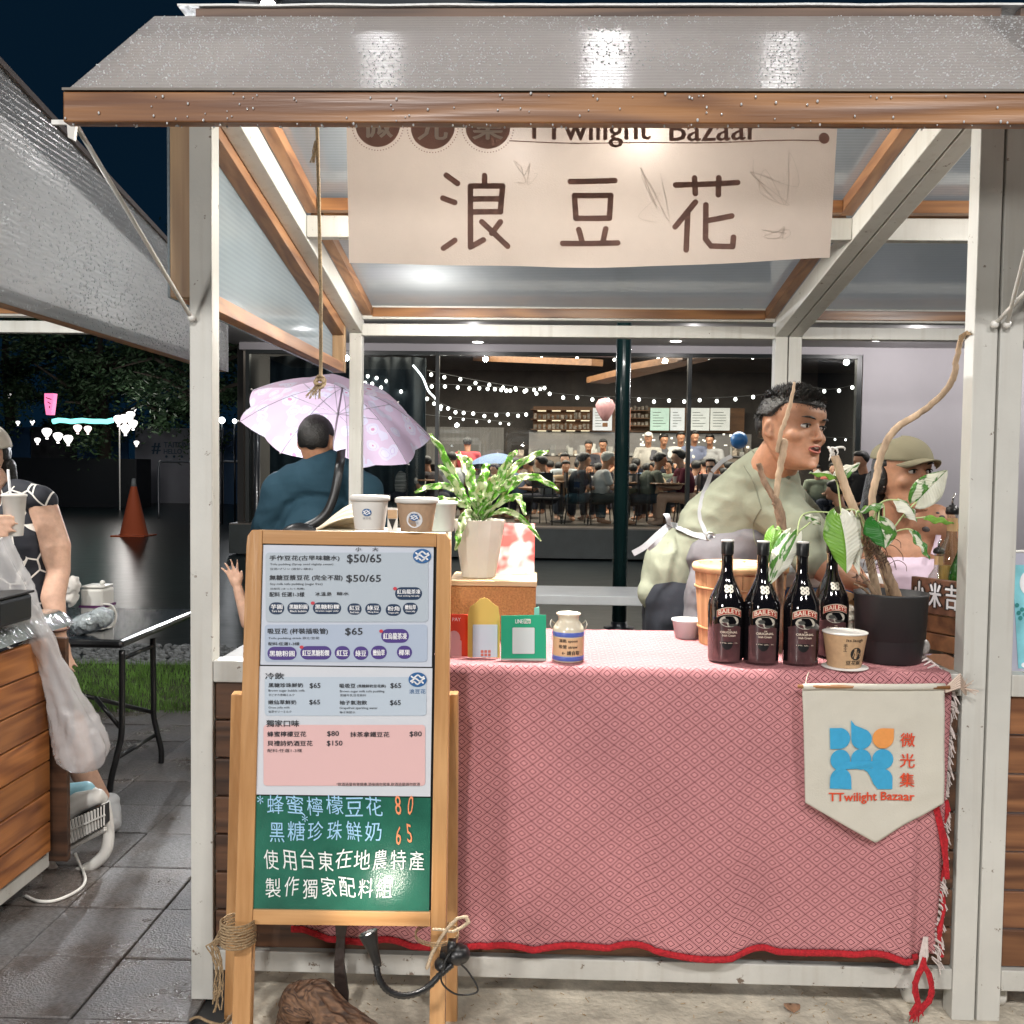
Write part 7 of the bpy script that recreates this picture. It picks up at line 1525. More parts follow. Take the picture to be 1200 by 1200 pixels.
p = P(97, 735, 4.22); t = thing('ice_dispenser', Vector((p.x, 4.35, ztab+.003)), 'white drink dispenser with purple strap standing on the black folding table', 'dispenser')
mb = MB(); mb.box(p.x-.05, p.x+.055, 4.30, 4.42, ztab+.003, ztab+.19); obj('body', mb, M['wplastic'], t, bevel=.012); mb = MB(); mb.box(p.x-.054, p.x+.059, 4.296, 4.424, ztab+.105, ztab+.116); obj('strap', mb, mat('purple_strap', (.10, .02, .10), .5), t); mb = MB(); mb.box(p.x-.045, p.x+.05, 4.305, 4.415, ztab+.192, ztab+.202); mb.ball((p.x+.03, 4.35, ztab+.212), .013, 8, 6); obj('lid', mb, M['wplastic'], t, True)
t = thing('ice_bag', P(110, 745, 4.15), 'clear bag of ice slumped on the black folding table', 'bag')
blob('film', [('e', P(103, 730, 4.2), (.085, .06, .048), Matrix.Rotation(rad(-15), 4, 'Y')), ('e', P(118, 724, 4.2), (.055, .05, .045))], .006, mat('ice_film', (.62, .70, .74), .12, coat=1, bs=60, ba=1.0, ns=40, na=.35, trans=.25), t, 1, noisef=lambda q: Vector((1, 1, 1))*noise.noise(q*45)*.008)
mb = MB(); mb.tube(smooth_path([P(121, 708, 4.18), P(131, 710, 4.18), P(136, 720, 4.18), P(133, 733, 4.18), P(126, 736, 4.18)], 6), .005, 8); obj('handle', mb, M['wplastic'], t, True)
t = thing('tissue', P(86, 690, 4.2), 'crumpled white tissue beside the arm of the woman in the cream cap', 'tissue'); blob('paper', [('e', P(86, 686, 4.25), (.030, .03, .045)), ('e', P(84, 700, 4.25), (.025, .03, .04))], .007, wpap, t, 1, noisef=lambda q: Vector((1, 1, 1))*noise.noise(q*50)*.010)
# ------------------------------------------------------------------ behind the stall: bench, pole, cafe
t = thing('bench_table', P(690, 740, 5.6), 'long white folding table standing behind the stall', 'table')
a = P(520, 697, 5.55); b = P(800, 697, 5.55); zt = P(690, 698, 5.55).z
mb = MB(); mb.box(a.x, b.x, 5.55, 6.0, zt-.055, zt); obj('table_top', mb, mat('white_table', (.60, .63, .66), .35, ns=5, na=.08), t, bevel=.006)
for x in (a.x+.06, b.x-.12):
    for y in (5.6, 5.95): mb = MB(); mb.tube([(x, y, 0), (x, y, zt-.055)], .016, 8); obj('leg', mb, M['blackm'], t, True)
p = onz(726, 742, 0); p = Vector((P(726, 700, 8.9).x, 8.9, 0)); t = thing('steel_pole', p, 'tall dark green steel pole standing behind the banner', 'pole')
mb = MB(); mb.lathe([(.067, 0), (.067, 4.3)], p, 24); obj('shaft', mb, mat('dark_green_paint', (.012, .035, .035), .22, coat=.6, bs=20, ba=.1), t, True); mb = MB(); mb.lathe([(.14, 0), (.14, .015), (.075, .02), (.075, .06), (.067, .065)], p, 24); obj('base_plate', mb, M['blackm'], t, True)
# cafe building
YG = 16.0
xL, xR = P(288, 500, YG).x, P(1008, 500, YG).x; zTop = P(650, 413, YG).z
bd = thing('cafe_building', (2, YG, 0), 'glass-fronted cafe building with pale plaster wall behind the stalls', 'building')
wall = mat('pale_plaster', (.44, .42, .44), .8, ns=1.2, na=.05, bs=40, ba=.05); up = mat('upper_facade', (.34, .36, .40), .7, ns=.8, na=.1)
def bb(nm, a, b_, c, d, e, f, m, par=bd, bv=0, **k): mb = MB(); mb.box(a, b_, c, d, e, f); return obj(nm, mb, m, par, bevel=bv, off=WL[bd.name], **k)
bb('wall', xR+.02, 16, YG, YG+.3, 0, 3.6, wall); bb('plinth', xL-.2, xR, YG-.25, YG+9, 0, .47, mat('terrace_stone', (.03, .038, .038), .4, ns=4, na=.25))
bb('terrace_floor', xL-.2, xR, YG-.24, YG+9, .471, .49, mat('cafe_floor', (.16, .14, .12), .3, ns=3, na=.2))
bb('soffit', xL-.3, 16, 11.9, YG+.3, zTop+.12, zTop+.22, mat('soffit_board', (.62, .60, .60), .7, ns=1, na=.06))
x0 = P(280, 100, 11.8).x
mb = MB(); mb.prism([(x0, 11.8, zTop+.12), (16, 11.8, zTop+.12), (16, 11.8, 4.9), (P(745, 20, 11.8).x, 11.8, P(745, 24, 11.8).z), (P(350, 0, 11.8).x, 11.8, P(350, -14, 11.8).z), (x0, 11.8, P(280, -22, 11.8).z)], (0, .1, 0)); obj('fascia', mb, up, bd)
mb = MB(); mb.bar((x0, 11.74, P(280, -10, 11.74).z), (P(745, 24, 11.74).x, 11.74, P(745, 27, 11.74).z), .12, .16); obj('roof_edge', mb, mat('roof_edge', (.05, .06, .07), .5), bd)
mb = MB(); mb.bar((x0, 11.75, P(280, 36, 11.75).z), (P(620, 52, 11.75).x, 11.75, P(620, 52, 11.75).z), .08, .05); obj('roof_line', mb, bpy.data.materials['roof_edge'], bd)
fr = mat('window_frame', (.012, .016, .016), .35)
gm = glass('cafe_glass', (.80, .84, .84), .045, .01)
xs = [xL, P(510, 500, YG).x, P(805, 500, YG).x, P(932, 500, YG).x, xR]
for i in range(4):
    w = bb('window', xs[i], xs[i]+.06, YG-.02, YG+.10, .49, zTop, fr); bb('frame', xs[i]+.061, xs[i+1]-.001, YG-.02, YG+.08, zTop-.06, zTop, fr, w); bb('pane', xs[i]+.061, xs[i+1]-.001, YG+.02, YG+.032, .50, zTop-.061, gm, w)
bb('window', xR-.08, xR, YG-.022, YG+.10, .49, zTop-.001, fr)
bb('lintel', xL-.1, xR+.02, YG-.03, YG+.14, zTop+.001, zTop+.119, wall)
dl = mat('downlight_glow', (1, .97, .92), emit=9)
for px_, py_ in ((560, 401), (792, 400), (1028, 399)):
    q = P(px_, py_, 14.5); z = zTop+.118; dirv = (P(px_, py_, 14)-Vector((0, 0, CAMZ))); k = (z-CAMZ)/dirv.z; c = Vector((0, 0, CAMZ))+dirv*k
    mb = MB(); mb.lathe([(0, -.004), (.085, -.004), (.085, 0)], c, 24); mb.f.append(tuple(range(24))); mb.m.append(0); obj('downlight', mb, dl, bd, True)
c = P(314, 5, 11.6); mb = MB(); mb.ball(c, (.09, .06, .05), 14, 8); obj('lamp_glass', mb, mat('wall_lamp_glow', (1, .97, .9), emit=22), bd, True); mb = MB(); mb.ball(c+Vector((0, .05, .11)), (.17, .1, .12), 14, 8); obj('wall_lamp', mb, M['black'], bd, True)
# dark drapes and pier at the left end of the glazing
dr = mat('dark_drape', (.035, .05, .06), .8, ns=4, na=.3)
mb = MB(); xa, xb = xL+.1, xs[1]-.3; mb.grid(lambda u, v: Vector((xa+(xb-xa)*u, YG+1.1+.07*math.sin(u*46+.6*noise.noise(Vector((u*9, 0, 0))))+.0*v, .49+2.85*v)), 260, 2); obj('drape', mb, dr, bd, True, thick=.01)
# interior
wd_ = mat('cafe_wood', (.22, .105, .045), .5, ns=3, na=.3, aniso=(.4, 3, 3)); dk = mat('cafe_dark', (.03, .028, .027), .7, ns=1, na=.2)
bb('ceiling', xL-.2, xR+2, YG+.2, 25.2, 4.25, 4.35, dk); bb('back_wall', xL-.2, xR+2, 25.0, 25.2, .48, 4.3, mat('cafe_back_wall', (.10, .085, .075), .7, ns=2, na=.3)); bb('end_wall', xL-.2, xL-.1, YG+.2, 25, .48, 4.3, dk); bb('end_wall', xR+1.8, xR+1.9, YG+.3, 25, .48, 4.3, dk)
for k, (pa, pb) in enumerate((((700, 446, 21), (815, 418, 17.2)), ((735, 432, 18.5), (850, 412, 16.6)), ((560, 420, 22), (700, 425, 18)))): mb = MB(); mb.bar(P(*pa), P(*pb), .5 if k == 0 else .25, .12); obj('ceiling_beam', mb, wd_, bd)
YS = 24.2
def wpx(x0, y0, x1, y1, Y, dy, nm, m, par=bd):
    a = P(x0, y0, Y); b = P(x1, y1, Y); mb = MB(); mb.box(a.x, b.x, Y, Y+dy, b.z, a.z); return obj(nm, mb, m, par, off=WL[bd.name])
wpx(625, 476, 872, 508, YS+.35, .04, 'shelf_back', wd_)
sg = mat('shelf_goods', (.30, .25, .20), .5, ns=14, na=.7, rand=.5); sgl = mat('shelf_glow', (1, .82, .55), emit=2.2)
for y in (480, 491.5, 503.5):
    sh = wpx(622, y-.8, 694, y+.8, YS, .36, 'shelf', wd_)
    for k in range(4): wpx(630+17*k, y+1.0, 640+17*k, y+1.6, YS+.05, .2, 'shelf_light', sgl, sh)
    if y > 481:
        for k in range(13): x = 626+5.2*k+R.uniform(-.6, .6); hh = R.uniform(3.5, 7.5); wpx(x, y-.8-hh, x+R.uniform(2, 3.8), y-.85, YS+.08, .15, 'jar', sg, sh)
for y in (481, 490, 499):
    sh = wpx(736, y-.6, 762, y+.6, YS, .36, 'shelf', wd_)
    for k in range(5): x = 738+4.6*k; wpx(x, y-R.uniform(3.5, 6), x+3, y-.65, YS+.08, .15, 'jar', sg, sh)
def scr(x0, x1, col, nm='menu_screen'):
    m = mat('screen_'+str(x0), col, .4, emit=.75, ns=6, na=.12); s_ = wpx(x0, 478, x1, 504.5, YS-.10, .05, nm, m)
    mb = MB(); fnx = lambda x, y: P(x, y, YS-.115)
    for k in range(6):
        rrect(mb, fnx, x0+2.5, 483+3.2*k, x0+2.5+(x1-x0-6)*R.uniform(.4, 1), 483.7+3.2*k, .2)
    obj('screen_text', mb, mat('screen_text', (.25, .28, .25), .6), s_, off=WL[bd.name])
scr(695, 717, (.75, .74, .74)); scr(762.5, 784, (.55, .72, .60)); scr(786, 802, (.78, .78, .77)); scr(809, 831, (.76, .75, .70)); scr(833, 855, (.74, .72, .66)); wpx(735.5, 478, 738.5, 504, YS-.1, .05, 'light_strip', mat('orange_strip', (.9, .35, .2), .4, emit=.9))
# service counter with gear
ct = wpx(575, 534, 880, 566, 22.3, .9, 'service_counter', mat('cafe_counter', (.20, .16, .13), .5, ns=3, na=.3))
mg_ = mat('shiny_gear', (.55, .55, .53), .25, metal=.6, rand=.5); mw_ = mat('pale_gear', (.55, .54, .5), .5, rand=.5)
gl_ = mat('glassware_sparkle', (1, .93, .82), .3, emit=1.4)  # glowing chips stand in for sparkle on the counter glassware
for k in range(34): x = R.uniform(745, 876); y = R.uniform(508, 528); wpx(x, y, x+R.uniform(1.2, 3.5), y+R.uniform(1.0, 3), 22.35, .04, 'sparkle_chip', gl_, ct)
for k in range(60):
    x = R.uniform(600, 876); w = R.uniform(1.5, 7); h = R.uniform(3, 15); wpx(x, 535-h, x+w, 534, 22.4+R.uniform(0, .3), .15, 'counter_gear', R.choice((mg_, mw_, sg)), ct)
tl_ = mat('tile_wall', (.34, .32, .31), .4, ns=3, na=.15); wpx(620, 506, 880, 536, 24.4, .05, 'tile_wall', tl_)
# long pale wall seen through the left glazing
wpx(500, 500, 590, 545, 23.8, .05, 'panelling', mat('pale_panelling', (.20, .19, .18), .6, ns=4, na=.2, aniso=(8, 1, .3)))
wpx(400, 500, 500, 548, 24.0, .05, 'panelling', mat('dim_panelling', (.05, .07, .07), .6, ns=4, na=.3, aniso=(8, 1, .3)))

# bulbs strung in festoons, standing in for market lights mirrored in the glass
def festoon(pts, n, Y0, lab, grp='bulb rows inside the cafe front, festoons stand in for reflections', r=.030, sag=0, first=True):
    a = [P(x, y, Y) for x, y, Y in pts]; c = smooth_path(a, 12); t = thing('festoon_stand_in', c[0], lab, 'string lights', grp)
    mb = MB(); mb.tube(c, .006, 4); obj('cable', mb, M['rubber'], t)
    me = None
    for k in range(n):
        f = (k+.5)/n*(len(c)-1); i = int(f); p = c[i].lerp(c[min(i+1, len(c)-1)], f-i)+Vector((0, 0, -r*1.4+R.uniform(-.02, .02)))
        if me is None:
            mb = MB(); mb.ball((0, 0, 0), (r, r, r*1.1), 10, 7); me = mesh('bulb', mb, [FB], smooth=True)
        o = bpy.data.objects.new('bulb', me); COL.objects.link(o); o.parent = t; o.location = p-WL[t.name]; WL[o.name] = WL[t.name]
FB = mat('stand_in_bulb', (1, .96, .90), emit=7)
festoon([(420, 436, 17), (480, 448, 17.2), (560, 452, 17.5), (600, 456, 17.8)], 17, 0, 'upper left festoon standing in for lights reflected in the cafe glass')
festoon([(425, 445, 17), (490, 462, 17.2), (545, 482, 17.6), (620, 484, 18)], 19, 0, 'sagging festoon standing in for reflected lights, running left of the plant fronds')
festoon([(600, 452, 17.2), (660, 462, 17.2), (740, 466, 17.3), (820, 467, 17.2), (905, 462, 17)], 18, 0, 'long festoon standing in for reflected lights, level with the menu screens')
festoon([(500, 434, 17.6), (560, 446, 17.9), (615, 454, 18), (640, 452, 18)], 11, 0, 'short festoon standing in for reflected lights at the top of the middle glazing')
festoon([(430, 480, 17.4), (520, 488, 17.8), (600, 495, 18.5)], 12, 0, 'faint low festoon standing in for reflected lights behind the pink umbrella', r=.022)
festoon([(940, 452, 16.8), (975, 456, 16.9), (1004, 450, 16.9)], 4, 0, 'short festoon standing in for reflections in the right glass pane')
festoon([(940, 512, 17.5), (1004, 513, 17.5)], 6, 0, 'low row of tiny bulbs standing in for reflections in the right glass pane', r=.018)
festoon([(590, 412, 20), (720, 418, 20), (900, 416, 19)], 7, 0, 'row of small ceiling spots high inside the cafe', r=.03)
t = thing('balloon_reflection', P(709, 480, 20), 'pink hot air balloon standing in for a lantern reflection by the menu screens', 'lamp')  # solid balloon built where a lantern is mirrored in the glass
mb = MB(); c = P(709, 499, 20); mb.lathe([(.05, .10), (.13, .22), (.19, .34), (.20, .43), (.14, .53), (0, .57)], c, 20); obj('envelope', mb, mat('pink_balloon', (.55, .30, .32), .6), t, True); mb = MB(); mb.box(c.x-.05, c.x+.05, c.y-.05, c.y+.05, c.z-.02, c.z+.06); obj('basket', mb, wd_, t)
mb = MB(); mb.tube(smooth_path([P(484, 428, 16.6), P(495, 442, 16.6), P(502, 458, 16.6), P(511, 468, 16.6), P(517, 481, 16.6)], 6), .018, 6); tag(obj('neon_tube', mb, mat('neon_white', (1, 1, 1), emit=5), smooth=True), 'wavy white neon tube behind the glass right of the umbrella', 'neon light')

# seated guests: three poses, many people
HB = {}
def guest_mesh(kind):
    """returns dict part -> mesh, origin at the seat's foot, facing +X"""
    t = thing('person', (0, 0, 0), 'x', 'person'); d = {}
    sit = kind != 'stand'; z0 = .48 if sit else .92
    lean = {'sit': .10, 'lean': .28, 'stand': .04}[kind]
    nb_ = Vector((lean, 0, z0+.52)); hd_ = Vector((lean+.06, 0, z0+.70)); L_ = []
    b = [('c', nb_, .055, hd_, .06), ('e', hd_+Vector((0, 0, .03)), (.098, .078, .118)), ('e', hd_+Vector((.10, 0, .005)), (.022, .014, .02)), ('e', hd_+Vector((.055, 0, -.055)), (.045, .045, .04)), ('e', Vector((lean*.5, 0, z0+.25)), (.12, .17, .26))]
    for q in (-1, 1):
        sh = nb_+Vector((0, q*.19, -.06)); e = sh+Vector((.10 if sit else .02, q*.05, -.27)); w = e+Vector((.22, -q*.06, .02 if sit else -.10)); b += chain([sh, e, w], [.05, .042, .03])+[('e', w+Vector((.05, 0, 0)), (.045, .022, .03))]
        if sit: b += chain([Vector((.0, q*.1, z0)), Vector((.42, q*.12, z0+.02)), Vector((.44, q*.12, .08))], [.085, .062, .042])+[('c', Vector((.44, q*.12, .05)), .04, Vector((.56, q*.12, .04)), .035)]
        else: b += chain([Vector((0, q*.09, z0)), Vector((.02, q*.1, .48)), Vector((0, q*.1, .08))], [.09, .062, .042])+[('c', Vector((0, q*.1, .05)), .04, Vector((.12, q*.1, .04)), .035)]
    blob('body', b, .018, M['skin2'], t, 1)
    s_ = [('e', Vector((lean*.5, 0, z0+.24)), (.145, .195, .29)), ('c', nb_+Vector((0, -.14, -.06)), .075, nb_+Vector((0, .14, -.06)), .075)]
    for q in (-1, 1): sh = nb_+Vector((0, q*.19, -.06)); s_ += [('c', sh, .068, sh+Vector((.05, q*.04, -.17)), .062)]
    blob('top', s_, .02, sage, t, 1)
    l_ = []
    for q in (-1, 1): l_ += chain([Vector((.0, q*.1, z0)), Vector((.42 if sit else .02, q*.12, z0+.02 if sit else .48)), Vector((.44 if sit else 0, q*.12, .16))], [.11, .08, .062])
    blob('trousers', l_+[('e', Vector((0, 0, z0)), (.15, .18, .12))], .022, pants, t, 1)
    blob('hair', [('e', hd_+Vector((-.022, 0, .058)), (.096, .090, .106)), ('e', hd_+Vector((.03, 0, .105)), (.07, .075, .05))], .014, M['hair'], t, 1)
    return t
GP = {k: guest_mesh(k) for k in ('sit', 'lean', 'stand')}
used = set()
GC = {}
def gm_(c):
    if c not in GC: GC[c] = shirtmat('guest_cloth', c)
    return GC[c]
def guest(px_, head_y, Y, kind, yaw, top, legs, label, group='guests seated in the cafe', zf=.49, s=1, hair=None, mask=None, capc=None, bare=False, skin=None, glasses=None, stripe=None):
    src = GP[kind]
    if kind in used: t = copy_tree(src)
    else: t = src; used.add(kind)
    h = {'sit': .48, 'lean': .48, 'stand': .92}[kind]+.86
    z = P(px_, head_y, Y).z; s = (z-zf)/h if s == 1 else s; s = max(.72, min(1.15, s))
    lean = {'sit': .16, 'lean': .34, 'stand': .1}[kind]*s
    x = P(px_, head_y, Y).x
    t.location = (x-lean*math.cos(yaw), Y-lean*math.sin(yaw), zf); t.rotation_euler = (0, 0, yaw); t.scale = (s*1.18, s*1.18, s)
    t['label'] = label; t['category'] = 'person'; t['group'] = group
    for ch in t.children:
        k = ch.name.split('.')[0]; m = None
        if k == 'top': m = stripe or gm_(top)
        if k == 'trousers': m = (skin or M['skin2']) if bare else gm_(legs)
        if k == 'body' and skin: m = skin
        if k == 'hair' and (hair or capc): m = gm_(capc) if capc else hair
        if m:
            ch.material_slots[0].link = 'OBJECT'; ch.material_slots[0].material = m
    hx = lean/s-.02; hz = h-.14
    def extra(nm, mb, m):
        o = bpy.data.objects.new(nm, mesh(nm, mb, [m], smooth=True)); COL.objects.link(o); o.parent = t; WL[o.name] = Vector((0, 0, 0))
    if mask: mb = MB(); mb.ball((hx+.065, 0, hz-.045), (.055, .062, .045), 12, 8); extra('mask', mb, mask)
    if capc: mb = MB(); mb.ball((hx+.10, 0, hz+.055), (.075, .062, .012), 12, 6); extra('cap_peak', mb, gm_(capc))
    if glasses:
        mb = MB()
        for q in (-1, 1): mb.tube([(hx+.105, q*.034+.026*math.cos(a), hz+.018+.02*math.sin(a)) for a in [2*math.pi*k/10 for k in range(11)]], .006, 4)
        extra('glasses', mb, glasses)
    return t
PI = math.pi
guest(478, 531, 17.3, 'lean', .5, (.25, .25, .25), (.03, .03, .04), 'guest in grey striped top leaning on an elbow under the umbrella rim', stripe=mat('striped_top', (.28, .27, .26), .8, ns=9, na=.7, aniso=(.3, .3, 5)))
guest(502, 534, 17.6, 'lean', 2.6, (.06, .05, .05), (.03, .03, .04), 'guest in black top facing the striped guest, chin on hand')
guest(530, 529, 18.6, 'sit', 1.9, (.40, .42, .43), (.03, .04, .06), 'guest in white top with back turned, left of the red shirt')
guest(548, 512, 19.5, 'stand', 1.7, (.55, .09, .10), (.05, .04, .04), 'standing guest in red shirt left of the plant fronds', 'guests standing in the cafe')
guest(636, 534, 17.2, 'sit', PI-.3, (.36, .37, .38), (.03, .03, .04), 'guest in pale grey shirt facing left beside the plant fronds')
guest(662, 530, 18.4, 'sit', -1.6, (.45, .50, .52), (.04, .05, .07), 'child in pale patterned shirt facing the camera between two tables', skin=M['skin3'])
guest(683, 530, 17.0, 'sit', .15, (.022, .026, .035), (.03, .06, .08), 'man in navy T-shirt facing right, left of the steel pole')
guest(711, 529, 16.9, 'sit', .1, (.50, .50, .49), (.05, .06, .06), 'old man in white shirt and pale flat cap beside the steel pole', capc=(.55, .54, .50))
guest(742, 543, 17.8, 'sit', 1.5, (.08, .10, .08), (.03, .03, .04), 'guest in dark green jacket seen from behind, right of the steel pole')
guest(770, 530, 17.0, 'lean', .0, (.14, .15, .12), (.05, .06, .07), 'man in olive shirt with red glasses leaning towards the woman in maroon', glasses=mat('red_glasses', (.5, .05, .04), .4))
guest(797, 526, 16.9, 'sit', PI+.1, (.10, .018, .03), (.1, .02, .03), 'woman in maroon dress facing left with bare legs', bare=True, skin=M['skin3'])
guest(833, 536, 17.4, 'sit', -1.9, (.12, .11, .12), (.03, .03, .04), 'guest wearing a black face mask behind the man in sage', mask=M['black'], skin=M['skin3'])
guest(816, 540, 18.6, 'sit', .8, (.30, .28, .33), (.03, .03, .04), 'guest in pale lilac top behind the masked guest')
guest(655, 541, 19.2, 'sit', 1.2, (.05, .05, .06), (.03, .03, .04), 'guest in dark top with back turned at the rear table')
guest(850, 548, 18.2, 'lean', 2.2, (.25, .18, .15), (.03, .03, .04), 'guest in brown top half hidden by the sage T-shirt')
guest(605, 538, 19.4, 'lean', .2, (.05, .07, .08), (.03, .03, .04), 'guest in dark teal top behind the plant fronds')
for x, y, top, lab, cp_ in ((760, 506, (.42, .40, .36), 'server in white cap and beige apron behind the cafe counter', (.7, .68, .64)), (778, 508, (.10, .10, .11), 'server in black shirt next to the one in the white cap', None), (798, 505, (.60, .60, .58), 'server in white shirt with black hair at the cafe counter', None), (814, 504, (.16, .18, .26), 'server with blue grey top right of the white-shirted one', None), (707, 514, (.50, .28, .20), 'customer in peach top standing at the cafe counter', None), (832, 508, (.3, .3, .3), 'server in grey at the far right of the cafe counter', None), (690, 516, (.06, .06, .07), 'customer in black behind the man in navy', None)):
    guest(x, y, 21.6 if y < 510 else 20.6, 'stand', -1.5+R.uniform(-.4, .4), top, (.03, .03, .04), lab, 'people standing at the cafe counter', capc=cp_)
CN = (('white', (.50, .49, .46)), ('black', (.05, .05, .055)), ('brick red', (.38, .12, .09)), ('denim blue', (.12, .17, .27)), ('grey green', (.19, .22, .17)), ('tan', (.42, .31, .20)))
for lo, hi, where in ((448, 500, 'under the right rim of the umbrella'), (560, 625, 'behind the fern fronds'), (640, 712, 'left of the steel pole'), (742, 800, 'right of the steel pole'), (808, 858, 'left of the man in sage'), (955, 992, 'behind the right glass pane')):
    ns_ = 5 if hi-lo > 45 else 3; o_ = R.sample(CN, ns_)
    for k in range(ns_):
        nm, c_ = o_[k]; guest(lo+(hi-lo)*(k+.5)/ns_+R.uniform(-3, 3), R.uniform(536, 545), R.uniform(17.9, 20.2), R.choice(('sit', 'sit', 'lean')), R.uniform(0, 6.28), c_, (.03, .035, .05), 'guest in '+nm+' top at the rear tables, '+where, 'crowd at the rear cafe tables', skin=R.choice((M['skin'], M['skin2'], M['skin3'])))
# chairs and tables indoors
cm = mat('cafe_chair_metal', (.02, .02, .022), .4)
def cafe_chair(x, y, yaw, lab):
    t = thing('cafe_chair', (x, y, .49), lab, 'chair', 'dark metal chairs in the cafe'); X = Matrix.Translation((x, y, .49)) @ Matrix.Rotation(yaw, 4, 'Z')
    def o_(nm, mb): mb.v = [tuple(X @ Vector(v)) for v in mb.v]; obj(nm, mb, cm, t)
    mb = MB(); mb.box(-.2, .2, -.2, .2, .43, .455); o_('seat', mb)
    for q in (-1, 1):
        mb = MB(); mb.tube([(-.2, q*.18, .9), (-.18, q*.18, .44), (-.24, q*.2, 0)], .012, 5); o_('leg', mb); mb = MB(); mb.tube([(.18, q*.18, .44), (.22, q*.2, 0)], .012, 5); o_('leg', mb)
    mb = MB(); mb.box(-.215, -.195, -.18, .18, .62, .88); o_('backrest', mb)
def cafe_table(px_, Y, lab):
    x = P(px_, 580, Y).x; t = thing('cafe_table', (x, Y, .49), lab, 'table', 'small round tables in the cafe')
    mb = MB(); mb.lathe([(0, .70), (.32, .70), (.33, .715), (.32, .73), (0, .73)], (x, Y, .49), 24); obj('table_top', mb, wd_, t); mb = MB(); mb.lathe([(.2, 0), (.2, .02), (.025, .04), (.025, .70)], (x, Y, .49), 14); obj('pedestal', mb, cm, t)
    mb = MB(); mb.lathe([(.03, .732), (.038, .84), (.0, .84)], (x+.08, Y-.1, .49), 12); tag(obj('glass_cup', mb, wpap), 'cup standing on the '+lab, 'cup', 'cups on the cafe tables')
for px_, Y, l in ((490, 17.4, 'table between the two leaning guests'), (658, 17.4, 'table in front of the man in navy'), (732, 17.1, 'table beside the steel pole'), (784, 16.8, 'table between the man in olive and the woman in maroon'), (560, 19.0, 'table by the guest in red'), (620, 18.6, 'table behind the plant fronds')): cafe_table(px_, Y, l)
for px_, Y, a, l in ((470, 17.3, .4, 'chair under the striped guest'), (628, 17.2, 2.9, 'chair under the guest in pale grey'), (640, 16.7, 1.2, 'empty chair nearest the glass behind the card'), (676, 17.0, .1, 'chair under the man in navy'), (703, 16.9, .1, 'chair under the old man in the flat cap'), (760, 17.0, 0, 'chair under the man in olive'), (806, 16.9, PI, 'chair under the woman in maroon'), (745, 17.8, 1.5, 'chair under the guest in dark green')):
    cafe_chair(P(px_, 600, Y).x, Y, a, l)
umbrella('parasol', P(583, 547, 18.9), (0, .1, 1), .62, .26, mat('blue_canopy', (.12, .19, .32), .7), 'small blue parasol standing in for a reflection, inside the cafe behind the plant fronds', 'parasol', .2, 1.1)  # solid parasol in place of an umbrella mirrored in the glass
# people outdoors by the pale wall
guest(1010, 528, 14.2, 'stand', PI+.5, (.012, .012, .013), (.02, .02, .02), 'man in black T-shirt in front of the pale wall, behind the woman in the cap', 'passers-by behind the stall', zf=0)
guest(985, 563, 12.6, 'lean', 2.6, (.16, .13, .07), (.02, .02, .025), 'seated person in olive top behind the chin of the leaning man', 'passers-by behind the stall', zf=0)
mb = MB(); mb.ball(P(866, 516, 17), (.15, .15, .15), 14, 10); tag(obj('toy_balloon', mb, mat('blue_balloon', (.06, .28, .75), .3, coat=.5), smooth=True), 'blue balloon above the shoulder of the man in sage', 'balloon')

# ------------------------------------------------------------------ far left: lawn edge, hoardings, lanterns, trees
def cone_at(px_, by):
    Y = 19.6; b = P(px_, by, Y); g = Vector((b.x, Y, -.03)); h = P(px_, 561, Y).z+.03; t = thing('traffic_cone', g, 'orange traffic cone with grey tip on the wet asphalt', 'traffic cone')
    mb = MB(); mb.lathe([(.30, .03), (.27, .05), (.06, h*.86), (.055, h*.87)], g, 24); obj('cone', mb, mat('cone_orange', (.78, .17, .07), .5, emit=.0), t, True)
    mb = MB(); mb.lathe([(.058, h*.86), (.035, h), (0, h+.01)], g, 20); obj('tip', mb, mat('cone_tip', (.4, .42, .42), .5), t, True); mb = MB(); mb.box(g.x-.34, g.x+.34, g.y-.34, g.y+.34, -.03, .0); obj('base', mb, bpy.data.materials['cone_orange'], t, bevel=.01)
cone_at(157, 625)
YH = 36
hb = mat('hoarding_blue', (.02, .07, .16), .6); hw = mat('hoarding_white', (.30, .30, .34), .6, ns=1, na=.08)
t = thing('hoarding', P(150, 545, YH), 'hoarding of blue and white boards lettered TAITUNG across the wet road', 'hoarding')
for x0_, x1_, y0_, y1_, m in ((90, 150, 497, 536, hb), (158, 262, 501, 553, hw), (262.5, 290, 502, 553, hb), (36, 89.5, 500, 537, mat('hoarding_dark', (.03, .03, .035), .7, ns=3, na=.4)), (-40, 35.5, 500, 545, hb)):
    a = P(x0_, y0_, YH); b = P(x1_, y1_, YH); mb = MB(); mb.box(a.x, b.x, YH, YH+.06, -.03, a.z); obj('board', mb, m, t)
f = lambda x, y: P(x, y, YH-.03); mb = MB(); put(mb, '#', f, 178, 519, 188, 532, .02); put(mb, 'TAITUNG', f, 192, 518, 226, 524.5, .01); put(mb, 'HELLO', f, 192, 526, 213, 532, .01)
for k in range(3): disc(mb, f, 195+9*k, 535, 1.6, 1.6, 8)
obj('lettering', mb, mat('hoarding_ink', (.03, .07, .12), .6), t)
mb = MB(); mb.box(P(85, 540, 32).x-3, P(160, 540, 32).x, 32, 33.2, -.03, P(100, 537, 32).z); tag(obj('covered_stage', mb, mat('black_tarp', (.012, .014, .017), .5, bs=3, ba=.8)), 'low black covered platform in front of the hoarding', 'platform')
